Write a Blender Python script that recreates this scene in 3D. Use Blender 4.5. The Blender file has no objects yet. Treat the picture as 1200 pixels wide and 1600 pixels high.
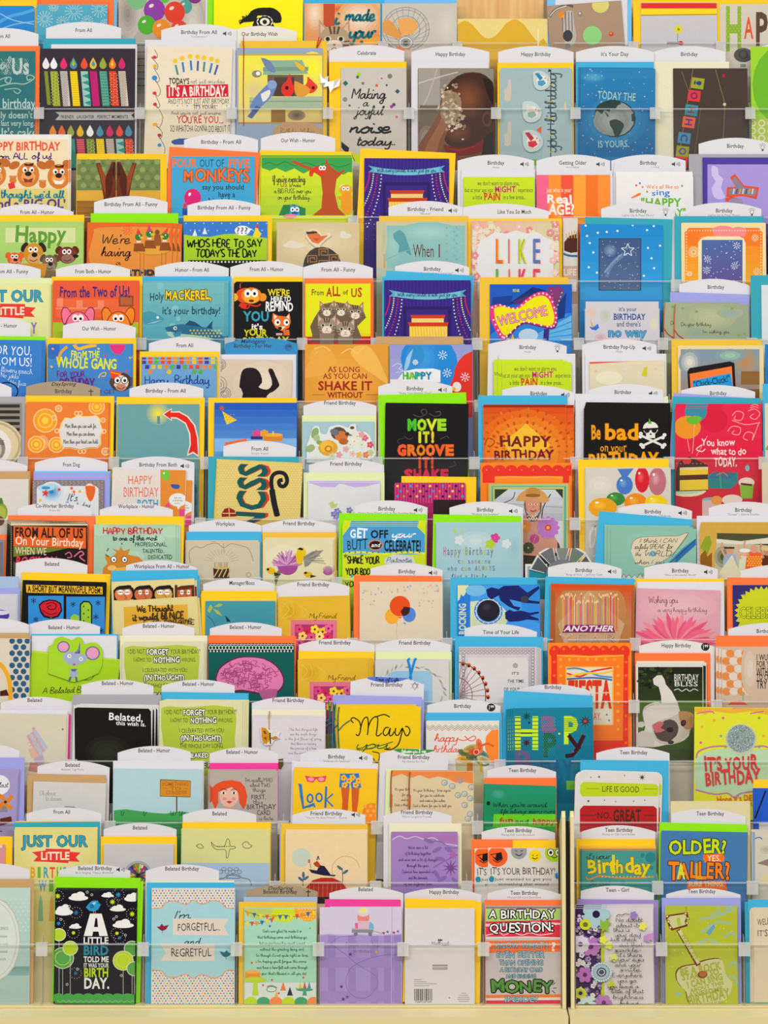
import bpy, math, random
from mathutils import Vector, geometry as G

# ---------------------------------------------------------------- camera, world, lights, exposure
D, F, CZ, PY0 = 5.0, 5250.0, 1.60, 380.0          # camera distance to the front pockets, focal length in pixels, eye height
scn = bpy.context.scene
COL = scn.collection
cam = bpy.data.cameras.new('camera')
cam.sensor_width = 36.0; cam.sensor_fit = 'AUTO'
cam.lens = 36.0 * F / 1600.0
cam.shift_y = -(800.0 - PY0) / 1600.0
cam.clip_end = 60
camera = bpy.data.objects.new('camera', cam); COL.objects.link(camera)
camera.location = (0, -D, CZ); camera.rotation_euler = (math.pi / 2, 0, 0)
scn.camera = camera
scn.view_settings.view_transform = 'Standard'; scn.view_settings.look = 'None'
scn.view_settings.exposure = 0.0; scn.view_settings.gamma = 1.0
scn.cycles.transparent_max_bounces = 24
world = bpy.data.worlds.new('world'); scn.world = world; world.use_nodes = True
world.node_tree.nodes['Background'].inputs[0].default_value = (0.99, 0.98, 1.0, 1)
world.node_tree.nodes['Background'].inputs[1].default_value = 0.25
for lx, ly, lp in ((-1.5, -1.3, 23), (1.3, -1.3, 23), (-1.5, -3.6, 86), (1.3, -3.6, 86)):
    L_ = bpy.data.lights.new('ceiling_troffer', 'AREA'); L_.shape = 'RECTANGLE'; L_.size = 2.4; L_.size_y = 0.6
    L_.energy = lp; L_.color = (1.0, 0.985, 0.965)
    lo = bpy.data.objects.new('ceiling_troffer', L_); COL.objects.link(lo)
    lo.location = (lx, ly, 3.4); lo.rotation_euler = (math.radians(18), 0, 0)

# ---------------------------------------------------------------- pockets: tiers from the photograph's shelf edges
TIERS = 'ABCDEFGHIJKLMNO'
RAIL = dict(A=68, B=171, C=340, D=440, E=531, F=628, G=717, H=812, I=905, J=1000, K=1097, L=1190, M=1286, N=1380, O=1476)
RUN = 0.042
LEAN = math.radians(5.0); TAN = math.tan(LEAN); COS = math.cos(LEAN)
YT, ZF = {}, {}
_y = 0.0
for _k in reversed(TIERS):
    YT[_k] = _y
    ZF[_k] = CZ + (PY0 - (RAIL[_k] + 95.0)) / F * (D + _y)
    _y += RUN * (2.0 if _k == 'C' else 1.15 if _k == 'B' else 1.0)
def proj(t, f, u, v):
    """photo pixel (u, v) on the leaning plane f metres behind the lip of tier t -> (x, distance up the plane)"""
    k = (PY0 - v) / F
    d = (D + YT[t] + f + (CZ - ZF[t]) * TAN) / (1 - k * TAN)
    return (u - 600.0) / F * d, (CZ + k * d - ZF[t]) / COS

# ---------------------------------------------------------------- colours and materials
PAL = dict(yellow='f6c92f', gold='e6bd45', lime='8fdc18', blue='4bb0d6', orange='fb7d45', white='dfdde3', lavender='a3a5e0', cream='e8e4c8', teal='3fa3b4', pink='e8489a', kraft='c29f70', violet='a48cc8', grey='a9a9ae', sage='dfe8b4', bluegrey='a8bdd8', sky='7cc4ee')
def lin(h):
    h = PAL.get(h, h)
    if len(h) == 3: h = ''.join(c + c for c in h)
    r = []; q = [int(h[i:i + 2], 16) / 255.0 for i in (0, 2, 4)]; g = sum(q) / 3
    for c in q:
        c = min(1.0, max(0.0, g + (c - g) * 1.12))
        r.append(c / 12.92 if c <= 0.04045 else ((c + 0.055) / 1.055) ** 2.4)
    return tuple(r) + (1.0,)
def mixc(a, b, t): return tuple(a[i] + (b[i] - a[i]) * t for i in range(4))
MATS = {}
def mat(name, hexc=None, rough=0.5, attr=False, noise=0.0, scale=60.0, spec=0.4, bump=0.0):
    if name in MATS: return MATS[name]
    m = bpy.data.materials.new(name); m.use_nodes = True
    nt = m.node_tree; b = nt.nodes['Principled BSDF']
    b.inputs['Roughness'].default_value = rough
    b.inputs['Specular IOR Level'].default_value = spec
    if attr:
        a = nt.nodes.new('ShaderNodeAttribute'); a.attribute_name = 'ink'; src = a.outputs['Color']
    else:
        a = nt.nodes.new('ShaderNodeRGB'); a.outputs[0].default_value = lin(hexc); src = a.outputs[0]
    tc = nt.nodes.new('ShaderNodeTexCoord')
    n = nt.nodes.new('ShaderNodeTexNoise'); n.inputs['Scale'].default_value = scale; n.inputs['Detail'].default_value = 3
    nt.links.new(tc.outputs['Object'], n.inputs['Vector'])
    if noise > 0:
        mr = nt.nodes.new('ShaderNodeMapRange'); mr.inputs['To Min'].default_value = 1 - noise; mr.inputs['To Max'].default_value = 1 + noise
        nt.links.new(n.outputs['Fac'], mr.inputs['Value'])
        mx = nt.nodes.new('ShaderNodeVectorMath'); mx.operation = 'SCALE'
        nt.links.new(src, mx.inputs[0]); nt.links.new(mr.outputs[0], mx.inputs['Scale']); src = mx.outputs[0]
    nt.links.new(src, b.inputs['Base Color'])
    if bump > 0:
        bp = nt.nodes.new('ShaderNodeBump'); bp.inputs['Strength'].default_value = bump; bp.inputs['Distance'].default_value = 0.0004
        nt.links.new(n.outputs['Fac'], bp.inputs['Height']); nt.links.new(bp.outputs[0], b.inputs['Normal'])
    MATS[name] = m
    return m
def clear_mat(name, tint, gloss, haze):
    m = bpy.data.materials.new(name); m.use_nodes = True; nt = m.node_tree
    for n in list(nt.nodes): nt.nodes.remove(n)
    o = nt.nodes.new('ShaderNodeOutputMaterial'); tr = nt.nodes.new('ShaderNodeBsdfTransparent'); gl = nt.nodes.new('ShaderNodeBsdfGlossy')
    df = nt.nodes.new('ShaderNodeBsdfDiffuse'); m1 = nt.nodes.new('ShaderNodeMixShader'); m2 = nt.nodes.new('ShaderNodeMixShader')
    lw = nt.nodes.new('ShaderNodeLayerWeight'); fr = nt.nodes.new('ShaderNodeMath'); fr.operation = 'POWER'; fr.inputs[1].default_value = 4.0
    nt.links.new(lw.outputs['Facing'], fr.inputs[0])
    ml = nt.nodes.new('ShaderNodeMath'); ml.operation = 'MULTIPLY_ADD'; ml.inputs[1].default_value = gloss; ml.inputs[2].default_value = 0.035 * gloss
    tr.inputs[0].default_value = tint; gl.inputs['Roughness'].default_value = 0.12; df.inputs[0].default_value = (.9, .9, .88, 1)
    nt.links.new(fr.outputs[0], ml.inputs[0]); nt.links.new(ml.outputs[0], m1.inputs[0])
    nt.links.new(tr.outputs[0], m1.inputs[1]); nt.links.new(gl.outputs[0], m1.inputs[2])
    m2.inputs[0].default_value = haze
    nt.links.new(m1.outputs[0], m2.inputs[1]); nt.links.new(df.outputs[0], m2.inputs[2]); nt.links.new(m2.outputs[0], o.inputs[0])
    MATS[name] = m
    return m
CARD = mat('printed_card_stock', rough=0.5, spec=0.14, attr=True, noise=0.05, scale=90, bump=0.10)
ENVM = mat('envelope_paper', rough=0.7, attr=True, noise=0.03, scale=140, bump=0.15, spec=0.2)
SIGNM = mat('header_sign_plastic', rough=0.45, attr=True, noise=0.02, scale=20)
CREAM = mat('cream_painted_steel', 'e2d5a6', rough=0.4, noise=0.04, scale=14, bump=0.06)
GREYM = mat('grey_painted_steel', 'b9b3a3', rough=0.5, noise=0.04, scale=14)
CLEAR = clear_mat('clear_acrylic', (.99, .99, .985, 1), 0.4, 0.006)
EDGE = clear_mat('acrylic_edge', (.95, .96, .95, 1), 0.9, 0.24)
CLIPM = clear_mat('frosted_clip_plastic', (.93, .93, .92, 1), 0.9, 0.40)
CELLO = clear_mat('cellophane', (1, 1, 1, 1), 0.8, 0.012)

# ---------------------------------------------------------------- mesh collecting
class MB:
    def __init__(s): s.v = []; s.f = []; s.c = []; s.e = 0
    def face(s, pts, col):
        n = len(s.v); s.v.extend(pts); s.f.append(tuple(range(n, n + len(pts)))); s.c.append(col)
    def box(s, x0, x1, y0, y1, z0, z1, col=(1, 1, 1, 1), sh=0.0):
        P = [(x, y + z * sh, z) for z in (z0, z1) for y in (y0, y1) for x in (x0, x1)]
        for q in ((0, 1, 5, 4), (1, 3, 7, 5), (3, 2, 6, 7), (2, 0, 4, 6), (4, 5, 7, 6), (2, 3, 1, 0)):
            s.face([P[i] for i in q], col)
    def prism(s, out, y0, y1, col):
        """outline (x, z) counter-clockwise seen from the front, thickness y0..y1 (y0 = front)"""
        s.face([(x, y0, z) for x, z in out], col)
        s.face([(x, y1, z) for x, z in reversed(out)], col)
        for i in range(len(out)):
            a, b = out[i], out[(i + 1) % len(out)]
            s.face([(b[0], y0, b[1]), (a[0], y0, a[1]), (a[0], y1, a[1]), (b[0], y1, b[1])], col)
    def build(s, name, material, parent=None, loc=None, rot=None):
        me = bpy.data.meshes.new(name); me.from_pydata(s.v, [], s.f)
        at = me.attributes.new('ink', 'FLOAT_COLOR', 'CORNER')
        buf = []
        for f, c in zip(s.f, s.c):
            if isinstance(c, list):
                for q in c: buf.extend(q)
            else:
                for _ in f: buf.extend(c)
        at.data.foreach_set('color', buf)
        me.materials.append(material); me.update()
        o = bpy.data.objects.new(name, me); COL.objects.link(o)
        if parent: o.parent = parent
        if loc: o.location = loc
        if rot: o.rotation_euler = rot
        return o
def tag(o, label=None, cat=None, group=None, kind=None):
    for k, v in (('label', label), ('category', cat), ('group', group), ('kind', kind)):
        if v: o[k] = v
    return o

# ---------------------------------------------------------------- lettering: the built-in face, plus a pen-stroke hand
_GC = {}
def glyph(ch, bold):
    k = (ch, bold)
    if k in _GC: return _GC[k]
    def run(txt):
        cu = bpy.data.curves.new('lettering', 'FONT'); cu.body = txt; cu.size = 1.0; cu.resolution_u = 2; cu.offset = bold
        ob = bpy.data.objects.new('lettering', cu)
        me = bpy.data.meshes.new_from_object(ob)
        vs = [(v.co.x, v.co.y) for v in me.vertices]; fs = [tuple(p.vertices) for p in me.polygons]
        bpy.data.meshes.remove(me); bpy.data.objects.remove(ob); bpy.data.curves.remove(cu)
        return vs, fs
    if ch == ' ': _GC[k] = ([], [], 0.28); return _GC[k]
    vs, fs = run(ch)
    a = max([p[0] for p in run(ch + 'l')[0]] or [0]); b = max([p[0] for p in run('l')[0]] or [0])
    _GC[k] = (vs, fs, a - b)
    return _GC[k]
CAPH = max(p[1] for p in glyph('H', 0.0)[0])
# pen hand: pairs x y; baseline y = 4, x-height 8, capitals c, descender 0; '/' starts a new stroke
PEN = dict(a='47 28 06 14 35 48 45 54 65', b='05 29 2c 1b 15 24 44 47 38 17', c='47 28 06 14 34 55', d='47 28 06 14 35 48 4c 45 54 65', e='06 36 38 18 06 14 34 55',
 f='05 39 3c 2c 26 20 11 24 45', g='47 28 06 14 35 48 42 30 11 33 65', h='05 2a 2c 1b 14/16 38 47 45 54 65', i='08 05 14 25/0a 0b', j='28 21 10 01 45/2a 2b', k='0c 04/38 06 34 45', l='05 2a 2c 1b 15 24 35',
 m='08 04/06 28 37 34/36 58 67 65 74 85', n='08 04/06 28 37 35 44 55', o='28 06 14 34 46 38 28 57', p='08 00/06 28 47 45 24 05', q='47 28 06 14 35 48 40 51', r='08 04/06 18 38', s='37 28 17 35 24 04', t='1c 15 24 35/09 39',
 u='08 05 14 35 48 45 54 65', v='08 15 24 36 48', w='08 14 37 44 68', x='08 44/48 04', y='08 05 14 35 48 42 30 11', z='08 48 04 44',
 A='04 3c 64/17 57', B='04 0c 4b 49 08/08 56 54 04', C='5b 3c 1b 07 14 34 55', D='04 0c 3c 5a 56 34 04', E='4c 0c 04 44/08 38', F='4c 0c 04/08 38', G='5b 3c 1b 07 14 34 55 58 38', H='04 0c/54 5c/08 58', I='04 0c', J='3c 35 24 05', K='0c 04/4c 08 54',
 L='0c 04 44', M='04 0c 37 6c 64', N='04 0c 54 5c', O='3c 1b 07 14 34 66 69 5b 3c', P='04 0c 3c 4a 38 08', Q='3c 1b 07 14 34 66 69 5b 3c/46 63', R='04 0c 3c 4a 38 08/28 54', S='4b 2c 0a 18 37 45 24 05', T='0c 6c/3c 34', U='0c 05 24 45 5c', V='0c 34 6c', W='0c 24 4a 64 8c', X='0c 54/5c 04', Y='0c 38 6c/38 34', Z='0c 5c 04 54')
PEN.update({"'": '0c 0a', '.': '04 05', ',': '05 03', '!': '0c 07/04 05', '-': '07 37', '?': '0b 2c 4a 27 26/24 25', ':': '04 05/08 09', '~': '07 28 36 57', '"': '0c 0a/2c 2a', '1': '1a 2c 24', '2': '0b 2c 4a 04 44', '9': '4a 1a 1c 4c 44', '&': '54 0b 2c 3a 05 24 56'})
def smooth(pts, n=4):
    if len(pts) < 3: return pts
    P = [pts[0]] + list(pts) + [pts[-1]]; out = []
    for i in range(1, len(P) - 2):
        a, b, c, d = P[i - 1:i + 3]
        for k in range(n):
            t = k / n
            out.append(tuple(0.5 * ((2 * b[j]) + (c[j] - a[j]) * t + (2 * a[j] - 5 * b[j] + 4 * c[j] - d[j]) * t * t + (3 * b[j] - a[j] - 3 * c[j] + d[j]) * t ** 3) for j in (0, 1)))
    out.append(pts[-1]); return out
def strip(pts, w):
    """polyline -> quads of width w"""
    out = []; L = []
    for i, p in enumerate(pts):
        a = pts[max(i - 1, 0)]; b = pts[min(i + 1, len(pts) - 1)]
        dx, dy = b[0] - a[0], b[1] - a[1]; l = math.hypot(dx, dy) or 1
        L.append((p[0] - dy / l * w / 2, p[1] + dx / l * w / 2, p[0] + dy / l * w / 2, p[1] - dx / l * w / 2))
    for a, b in zip(L, L[1:]): out.append([(a[0], a[1]), (a[2], a[3]), (b[2], b[3]), (b[0], b[1])])
    return out
_PC = {}
def pen(ch):
    if ch in _PC: return _PC[ch]
    s = PEN.get(ch)
    if s is None: _PC[ch] = ([], 3.0); return _PC[ch]
    st = []; mx = 0
    for part in s.split('/'):
        p = [(int(q[0], 16), int(q[1], 16) - 4) for q in part.split()]
        mx = max([mx] + [a for a, b in p]); st.append(p)
    _PC[ch] = (st, mx + (0.2 if ch.islower() else 1.5)); return _PC[ch]

# ---------------------------------------------------------------- the print on a card, written in tile coordinates (20/7 per photo pixel)
SC = 20.0 / 7.0
TILE = [(0, 0), (390, 0), (780, 0), (0, 300), (390, 300), (780, 300), (0, 590), (390, 590), (780, 590), (0, 870), (390, 870), (780, 870), (0, 1160), (390, 1160), (780, 1160)]
class Cur: pass
K = Cur(); K.it = None
ITEMS = []; NOFIN = []; SEQ = {}
def clip_poly(poly, x0, x1, z0, z1):
    for ax, lim, sg in ((0, x0, 1), (0, x1, -1), (1, z0, 1), (1, z1, -1)):
        out = []
        for i in range(len(poly)):
            a, b = poly[i - 1], poly[i]
            da, db = (a[ax] - lim) * sg, (b[ax] - lim) * sg
            if (da >= 0) != (db >= 0):
                t = da / (da - db); out.append((a[0] + (b[0] - a[0]) * t, a[1] + (b[1] - a[1]) * t))
            if db >= 0: out.append(b)
        poly = out
        if len(poly) < 3: return None
    return poly
def frame(t, f, tile, x0, y0, x1, y1):
    """a sheet whose upper corners are at (x0,y0) and (x1,y1): size, place and roll"""
    ox, oy = TILE[tile]
    a = proj(t, f, ox + x0 / SC, oy + y0 / SC); b = proj(t, f, ox + x1 / SC, oy + y1 / SC)
    r = math.atan2(b[1] - a[1], b[0] - a[0]); w = math.hypot(b[0] - a[0], b[1] - a[1])
    mx, mz = (a[0] + b[0]) / 2, (a[1] + b[1]) / 2
    h = (mz - w / 2 * abs(math.sin(r))) / math.cos(r) - 0.0004
    return w, h, mx + h * math.sin(r), mz - h * math.cos(r), r
def place(o, t, f, px, pz, r):
    """stand the sheet on the floor of its pocket, leaning back"""
    o.rotation_mode = 'XYZ'
    from mathutils import Matrix
    m = Matrix.Translation((px, YT[t] + f + pz * math.sin(LEAN), ZF[t] + pz * COS)) @ Matrix.Rotation(-LEAN, 4, 'X') @ Matrix.Rotation(-r, 4, 'Y')
    o.matrix_world = m
    return o
def pt(x, y):
    """tile coordinate -> card's own (x, z)"""
    ox, oy = TILE[K.tile]
    p = proj(K.t, K.f, ox + x / SC, oy + y / SC)
    dx, dz = p[0] - K.px, p[1] - K.pz
    c, s = math.cos(K.r), math.sin(K.r)
    return (dx * c + dz * s, -dx * s + dz * c)
def layer(): K.z += 5e-6; return -K.z
def put(polys, col, conv=True):
    y = layer(); w = K.w / 2 - 0.0006
    c = lin(col) if isinstance(col, str) else col
    for p in polys:
        q = [pt(*a) for a in p] if conv else p
        if min(a[0] for a in q) < -w or max(a[0] for a in q) > w or min(a[1] for a in q) < 0.0006 or max(a[1] for a in q) > K.h - 0.0006:
            q = clip_poly(q, -w, w, 0.0006, K.h - 0.0006)
            if not q: continue
        ar = sum(q[i - 1][0] * q[i][1] - q[i][0] * q[i - 1][1] for i in range(len(q)))
        if ar < 0: q = q[::-1]
        K.mb.face([(a[0], y, a[1]) for a in q], c)
def R(x0, y0, x1, y1, col, rot=0):
    P_ = [(x0, y0), (x1, y0), (x1, y1), (x0, y1)]
    if rot: P_ = spin(P_, (x0 + x1) / 2, (y0 + y1) / 2, rot)
    put([P_], col)
def spin(P_, cx, cy, rot):
    c, s = math.cos(math.radians(rot)), math.sin(math.radians(rot))
    return [(cx + (x - cx) * c - (y - cy) * s, cy + (x - cx) * s + (y - cy) * c) for x, y in P_]
def xy(s):
    if isinstance(s, str):
        a = [float(q) for q in s.replace(',', ' ').split()]; return list(zip(a[::2], a[1::2]))
    return s
def P(pts, col, sm=0):
    pts = xy(pts)
    if sm: pts = smooth(pts + [pts[0]], sm)[:-1]
    tr = G.tessellate_polygon([[Vector((a, b, 0)) for a, b in pts]])
    put([[pts[i] for i in t] for t in tr], col)
def E(cx, cy, rx, ry, col, rot=0, n=18):
    p = [(cx + rx * math.cos(2 * math.pi * i / n), cy + ry * math.sin(2 * math.pi * i / n)) for i in range(n)]
    put([spin(p, cx, cy, rot) if rot else p], col)
def L(pts, w, col, sm=1):
    pts = xy(pts)
    put(strip(smooth(pts, 4) if sm else pts, w), col)
def RING(cx, cy, rx, ry, w, col, n=22):
    L([(cx + rx * math.cos(2 * math.pi * i / n), cy + ry * math.sin(2 * math.pi * i / n)) for i in range(n + 1)], w, col, 0)
def S(cx, cy, r1, r2, n, col, rot=0):
    p = []
    for i in range(2 * n):
        a = math.pi * i / n + math.radians(rot) - math.pi / 2; r = r1 if i % 2 == 0 else r2
        p.append((cx + r * math.cos(a), cy + r * math.sin(a)))
    put([[(cx, cy), p[i - 1], p[i]] for i in range(len(p))], col)
def FL(cx, cy, r, n, col, ccol=None, k=0.55):
    for i in range(n):
        a = 2 * math.pi * i / n
        E(cx + r * .55 * math.cos(a), cy + r * .55 * math.sin(a), r * .5, r * k * .5, col, math.degrees(a), 8)
    if ccol: E(cx, cy, r * .28, r * .28, ccol, 0, 10)
def DT(x0, y0, x1, y1, st, r, cols, n=7, hexa=True):
    cols = cols.split(); i = 0; y = y0; rows = {c: [] for c in cols}; q = 0
    while y <= y1:
        x = x0 + (st / 2 if hexa and i % 2 else 0)
        while x <= x1:
            rows[cols[q % len(cols)]].append([(x + r * math.cos(2 * math.pi * j / n), y + r * math.sin(2 * math.pi * j / n)) for j in range(n)]); q += 1
            x += st
        y += st * (0.8 if hexa else 1); i += 1; q += i % 2
    for c, p in rows.items(): put(p, c)
def GR(x0, y0, x1, y1, c0, c1, n=10, hor=0):
    a, b = lin(c0), lin(c1)
    for i in range(n):
        c = mixc(a, b, (i + .5) / n)
        if hor: put([[(x0 + (x1 - x0) * i / n, y0), (x0 + (x1 - x0) * (i + 1) / n, y0), (x0 + (x1 - x0) * (i + 1) / n, y1), (x0 + (x1 - x0) * i / n, y1)]], c)
        else: put([[(x0, y0 + (y1 - y0) * i / n), (x1, y0 + (y1 - y0) * i / n), (x1, y0 + (y1 - y0) * (i + 1) / n), (x0, y0 + (y1 - y0) * (i + 1) / n)]], c)
def SPOT(cx, cy, rx, ry, c0, c1, n=6, rot=0):
    """soft round patch printed on a photograph card: c0 outside -> c1 inside"""
    a, b = lin(c0), lin(c1)
    for i in range(n): E(cx, cy, rx * (1 - i / n), ry * (1 - i / n), mixc(a, b, i / max(n - 1, 1)), rot, 16)
def text_polys(s, x0, y0, x1, y1, st, rot=0):
    """letters fitted between x0..x1 with capitals from y0 down to the baseline y1; st: r b k (heavier) n pen m marker; j wobble, i slant"""
    H = y1 - y0; polys = []; rng = random.Random(s); x = 0.0
    pen_ = 'n' in st or 'm' in st
    runs = []
    for ch in s:
        jit = (rng.uniform(-.07, .07), rng.uniform(.92, 1.1), rng.uniform(-5, 5)) if 'j' in st else (0, 1, 0)
        if pen_:
            if ch == ' ': x += 3.2 / 8; continue
            stx, adv = pen(ch)
            runs.append((x, jit, stx)); x += adv / 8
        else:
            bo = 0.030 if 'k' in st else 0.014 if 'b' in st else 0.0
            vs, fs, adv = glyph(ch, bo)
            runs.append((x, jit, [[(vs[i][0] / CAPH, vs[i][1] / CAPH) for i in f] for f in fs])); x += (adv + (bo * .8)) / CAPH
    W = max(x, 0.01); fx = (x1 - x0) / W
    sl = 0.28 if 'i' in st else 0.0
    wd = (0.20 if 'm' in st else 0.075) * H
    if 'w' in st: wd *= 1.6
    for gx, (jy, js, jr), shapes in runs:
        cj, sj = math.cos(math.radians(jr)), math.sin(math.radians(jr))
        def cv(a, b):
            a, b = a * js, b * js
            a, b = (a - .3) * cj - (b - .5) * sj + .3, (a - .3) * sj + (b - .5) * cj + .5
            b += jy
            return (x0 + (gx + a + sl * b) * fx, y1 - b * H)
        if pen_:
            for stroke in shapes:
                p = [cv(a / 8, b / 8) for a, b in stroke]
                polys.extend(strip(smooth(p, 3), max(wd, 1.6)))
        else:
            for f in shapes: polys.append([cv(a, b) for a, b in f])
    if rot:
        cx, cy = (x0 + x1) / 2, (y0 + y1) / 2
        polys = [spin(p, cx, cy, rot) for p in polys]
    return polys
def T(s, x0, y0, x1, y1, col='222', st='r', rot=0, out=None, ow=4):
    if out:
        base = text_polys(s, x0, y0, x1, y1, st, rot)
        ps = []
        for dx, dy in ((ow, 0), (-ow, 0), (0, ow), (0, -ow), (ow * .7, ow * .7), (-ow * .7, ow * .7), (ow * .7, -ow * .7), (-ow * .7, -ow * .7)):
            ps.extend([[(a + dx, b + dy) for a, b in p] for p in base])
        put(ps, out); put(base, col)
    else: put(text_polys(s, x0, y0, x1, y1, st, rot), col)
def LN(lines, xc, y0, dy, h, cw, col='444', st='n', left=None):
    """lines of small writing, centred on xc (or flush from left)"""
    for i, s in enumerate(lines.split('|')):
        w = cw * len(s); a = left if left is not None else xc - w / 2
        if s: T(s, a, y0 + i * dy, a + w, y0 + i * dy + h, col, st)
def BL(cx, cy, rx, ry, col, hi='fff', tail=None):
    E(cx, cy, rx, ry, col); E(cx - rx * .35, cy - ry * .4, rx * .14, ry * .2, hi, 20, 8)
    P([(cx, cy + ry - 2), (cx - rx * .14, cy + ry * 1.12), (cx + rx * .14, cy + ry * 1.12)], col)
    if tail: L([(cx, cy + ry * 1.1), (cx + 4, cy + ry * 1.1 + tail / 2), (cx - 2, cy + ry * 1.1 + tail)], 2, '999')

# ---------------------------------------------------------------- cards, envelopes, header signs
OCC = {}; FMAX = [(0, '')]
def free(t, f, px, h, w, r, front=0.0004, back=0.0010):
    """first depth at or behind f where this sheet touches none of the sheets already in the tier"""
    q = h * math.sin(r); x0, x1 = px - w / 2 - max(q, 0) - .0006, px + w / 2 - min(q, 0) + .0006
    moved = True
    while moved:
        moved = False
        for a0, a1, g0, g1 in OCC.get(t, ()):
            if a0 < x1 and x0 < a1 and g0 < f + back and f - front < g1: f = g1 + front + 0.0001; moved = True
    OCC.setdefault(t, []).append((x0, x1, f - front, f + back))
    return f
def shut():
    if K.it:
        K.obj = K.mb.build(K.over[0] if K.over else 'greeting_card', CARD)
        place(K.obj, K.t, K.f, K.px, K.pz, K.r)
        tag(K.obj, K.label, K.over[1] if K.over else 'greeting card', None if K.over else 'greeting cards in the rack pockets')
        tx_ = K.h * math.sin(K.r); K.slot = [K.px - K.w / 2 - max(tx_, 0), K.px + K.w / 2 - min(tx_, 0)]; (ITEMS if K.f < 0.0155 and not K.short.startswith(("scalloped photo", "teal frame")) or K.over else NOFIN).append((K.t, K.slot))
        if K.dx: K.slot[0] += min(0, K.dx * K.n / SC / 1000.); K.slot[1] += max(0, K.dx * K.n / SC / 1000.)
        for make in K.late: make(K.obj)
        f = K.f; K.th = max(K.th, 0.0011 + K.z)
        for i in range(K.n):
            f += K.th
            o = K.obj.copy(); COL.objects.link(o)
            sc = 1 + (i + 1) * K.dy / SC / F * (D + YT[K.t]) / K.h
            dx = (K.dx * (i + 1)) / SC / F * (D + YT[K.t])
            f = free(K.t, f, K.px + dx, K.h, K.w, K.r, 0.0003)
            place(o, K.t, f, K.px + dx, K.pz, K.r); o.scale = (1, 1, sc)
            tag(o, '%s copy of the %s, showing only its edge' % (('second', 'third', 'fourth', 'fifth', 'sixth')[i], K.short), 'greeting card', 'spare copies of the ' + K.short)
            for ch in K.obj.children:
                c = ch.copy(); COL.objects.link(c); c.parent = o
        K.back = f + 0.0028; K.ne = 0; K.it = None
def card(t, tile, x0, y0, x1, bg, short, label, y1=None, n=0, dx=0, dy=9, f=0.006, rc=0, th=0.0014):
    shut()
    if f == 0.006: SEQ[t] = SEQ.get(t, 0) + 1; f += 0.0013 * (SEQ[t] % 2)
    K.it = 1; K.over = None; K.t, K.tile, K.f, K.short, K.label, K.n, K.dx, K.dy, K.th = t, tile, f, short, label, n, dx, dy, th
    K.w, K.h, K.px, K.pz, K.r = frame(t, f, tile, x0, y0, x1, y0 if y1 is None else y1)
    f2 = free(t, f, K.px, K.h, K.w, K.r)
    if f2 != f: f = K.f = f2; K.w, K.h, K.px, K.pz, K.r = frame(t, f, tile, x0, y0, x1, y0 if y1 is None else y1)
    K.mb = MB(); K.z = 0.0; K.late = []
    c = lin(bg); w, h = K.w / 2, K.h
    r = rc / SC / F * D
    if r: out = [(-w, 0), (w, 0)] + [(w - r + r * math.cos(a), h - r + r * math.sin(a)) for a in (0, .5, 1.05, 1.57)] + [(-w + r - r * math.sin(a), h - r + r * math.cos(a)) for a in (0, .5, 1.05, 1.57)]
    else: out = [(-w, 0), (w, 0), (w, h), (-w, h)]
    K.mb.prism(out, 0.0, 0.0004, c)                                  # front cover
    K.mb.prism([(a * 0.996, b) for a, b in out], 0.0005, 0.0009, lin('e9e6dd'))   # back cover behind the fold
    K.mb.box(-w, -w + 0.0006, 0.0004, 0.0005, 0, h - r, c)           # the fold
def part(fn):
    """an attached piece (die-cut, ribbon, tassel) built on the finished card as its child"""
    K.late.append(fn)
def relief(name, items, lift=0.0022, label=None, thick=0.0012, mt=None):
    """raised die-cut piece: items = list of (outline in tile coordinates, colour); the first outline is the plate"""
    mb = MB(); y = -lift; K.th = max(K.th, lift + 0.0012)
    for i, (o_, c) in enumerate(items):
        q = [pt(*a) for a in xy(o_)]
        ar = sum(q[j - 1][0] * q[j][1] - q[j][0] * q[j - 1][1] for j in range(len(q)))
        if ar < 0: q = q[::-1]
        tr = G.tessellate_polygon([[Vector((a, b, 0)) for a, b in q]])
        cc = lin(c)
        if i == 0:
            for j in range(len(q)):
                a, b = q[j - 1], q[j]
                mb.face([(a[0], y, a[1]), (a[0], y + thick, a[1]), (b[0], y + thick, b[1]), (b[0], y, b[1])], cc)
        for tr_ in tr:
            p = [q[j] for j in tr_]
            ar = sum(p[j - 1][0] * p[j][1] - p[j][0] * p[j - 1][1] for j in range(3))
            if ar < 0: p = p[::-1]
            mb.face([(a, y, b) for a, b in p], cc)
            if i == 0: mb.face([(a, y + thick, b) for a, b in p[::-1]], cc)
        y -= 6e-6
    def make(parent):
        o = mb.build(name, mt or CARD); o.parent = parent
        if label: o['label'] = label
    K.late.append(make)
def cord(name, pts, w, col, label=None, lift=0.0012):
    """thread, ribbon or wire lying on the card: a small square tube through tile points"""
    p3 = [pt(*a) for a in smooth(xy(pts), 4)]; hw = w / SC / F * D / 2; K.th = max(K.th, lift + hw * .6 + 0.0014)
    mb = MB(); c = lin(col)
    ring = []
    for i, p in enumerate(p3):
        a = p3[max(i - 1, 0)]; b = p3[min(i + 1, len(p3) - 1)]
        dx, dz = b[0] - a[0], b[1] - a[1]; l = math.hypot(dx, dz) or 1
        nx, nz = -dz / l * hw, dx / l * hw
        ring.append([(p[0] + nx, -lift + hw * .6, p[1] + nz), (p[0], -lift - hw * .6, p[1]), (p[0] - nx, -lift + hw * .6, p[1] - nz)])
    for a, b in zip(ring, ring[1:]):
        for i in range(3):
            j = (i + 1) % 3
            mb.face([a[i], a[j], b[j], b[i]], c)
    def make(parent):
        o = mb.build(name, ENVM); o.parent = parent
        if label: o['label'] = label
    K.late.append(make)
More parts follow.
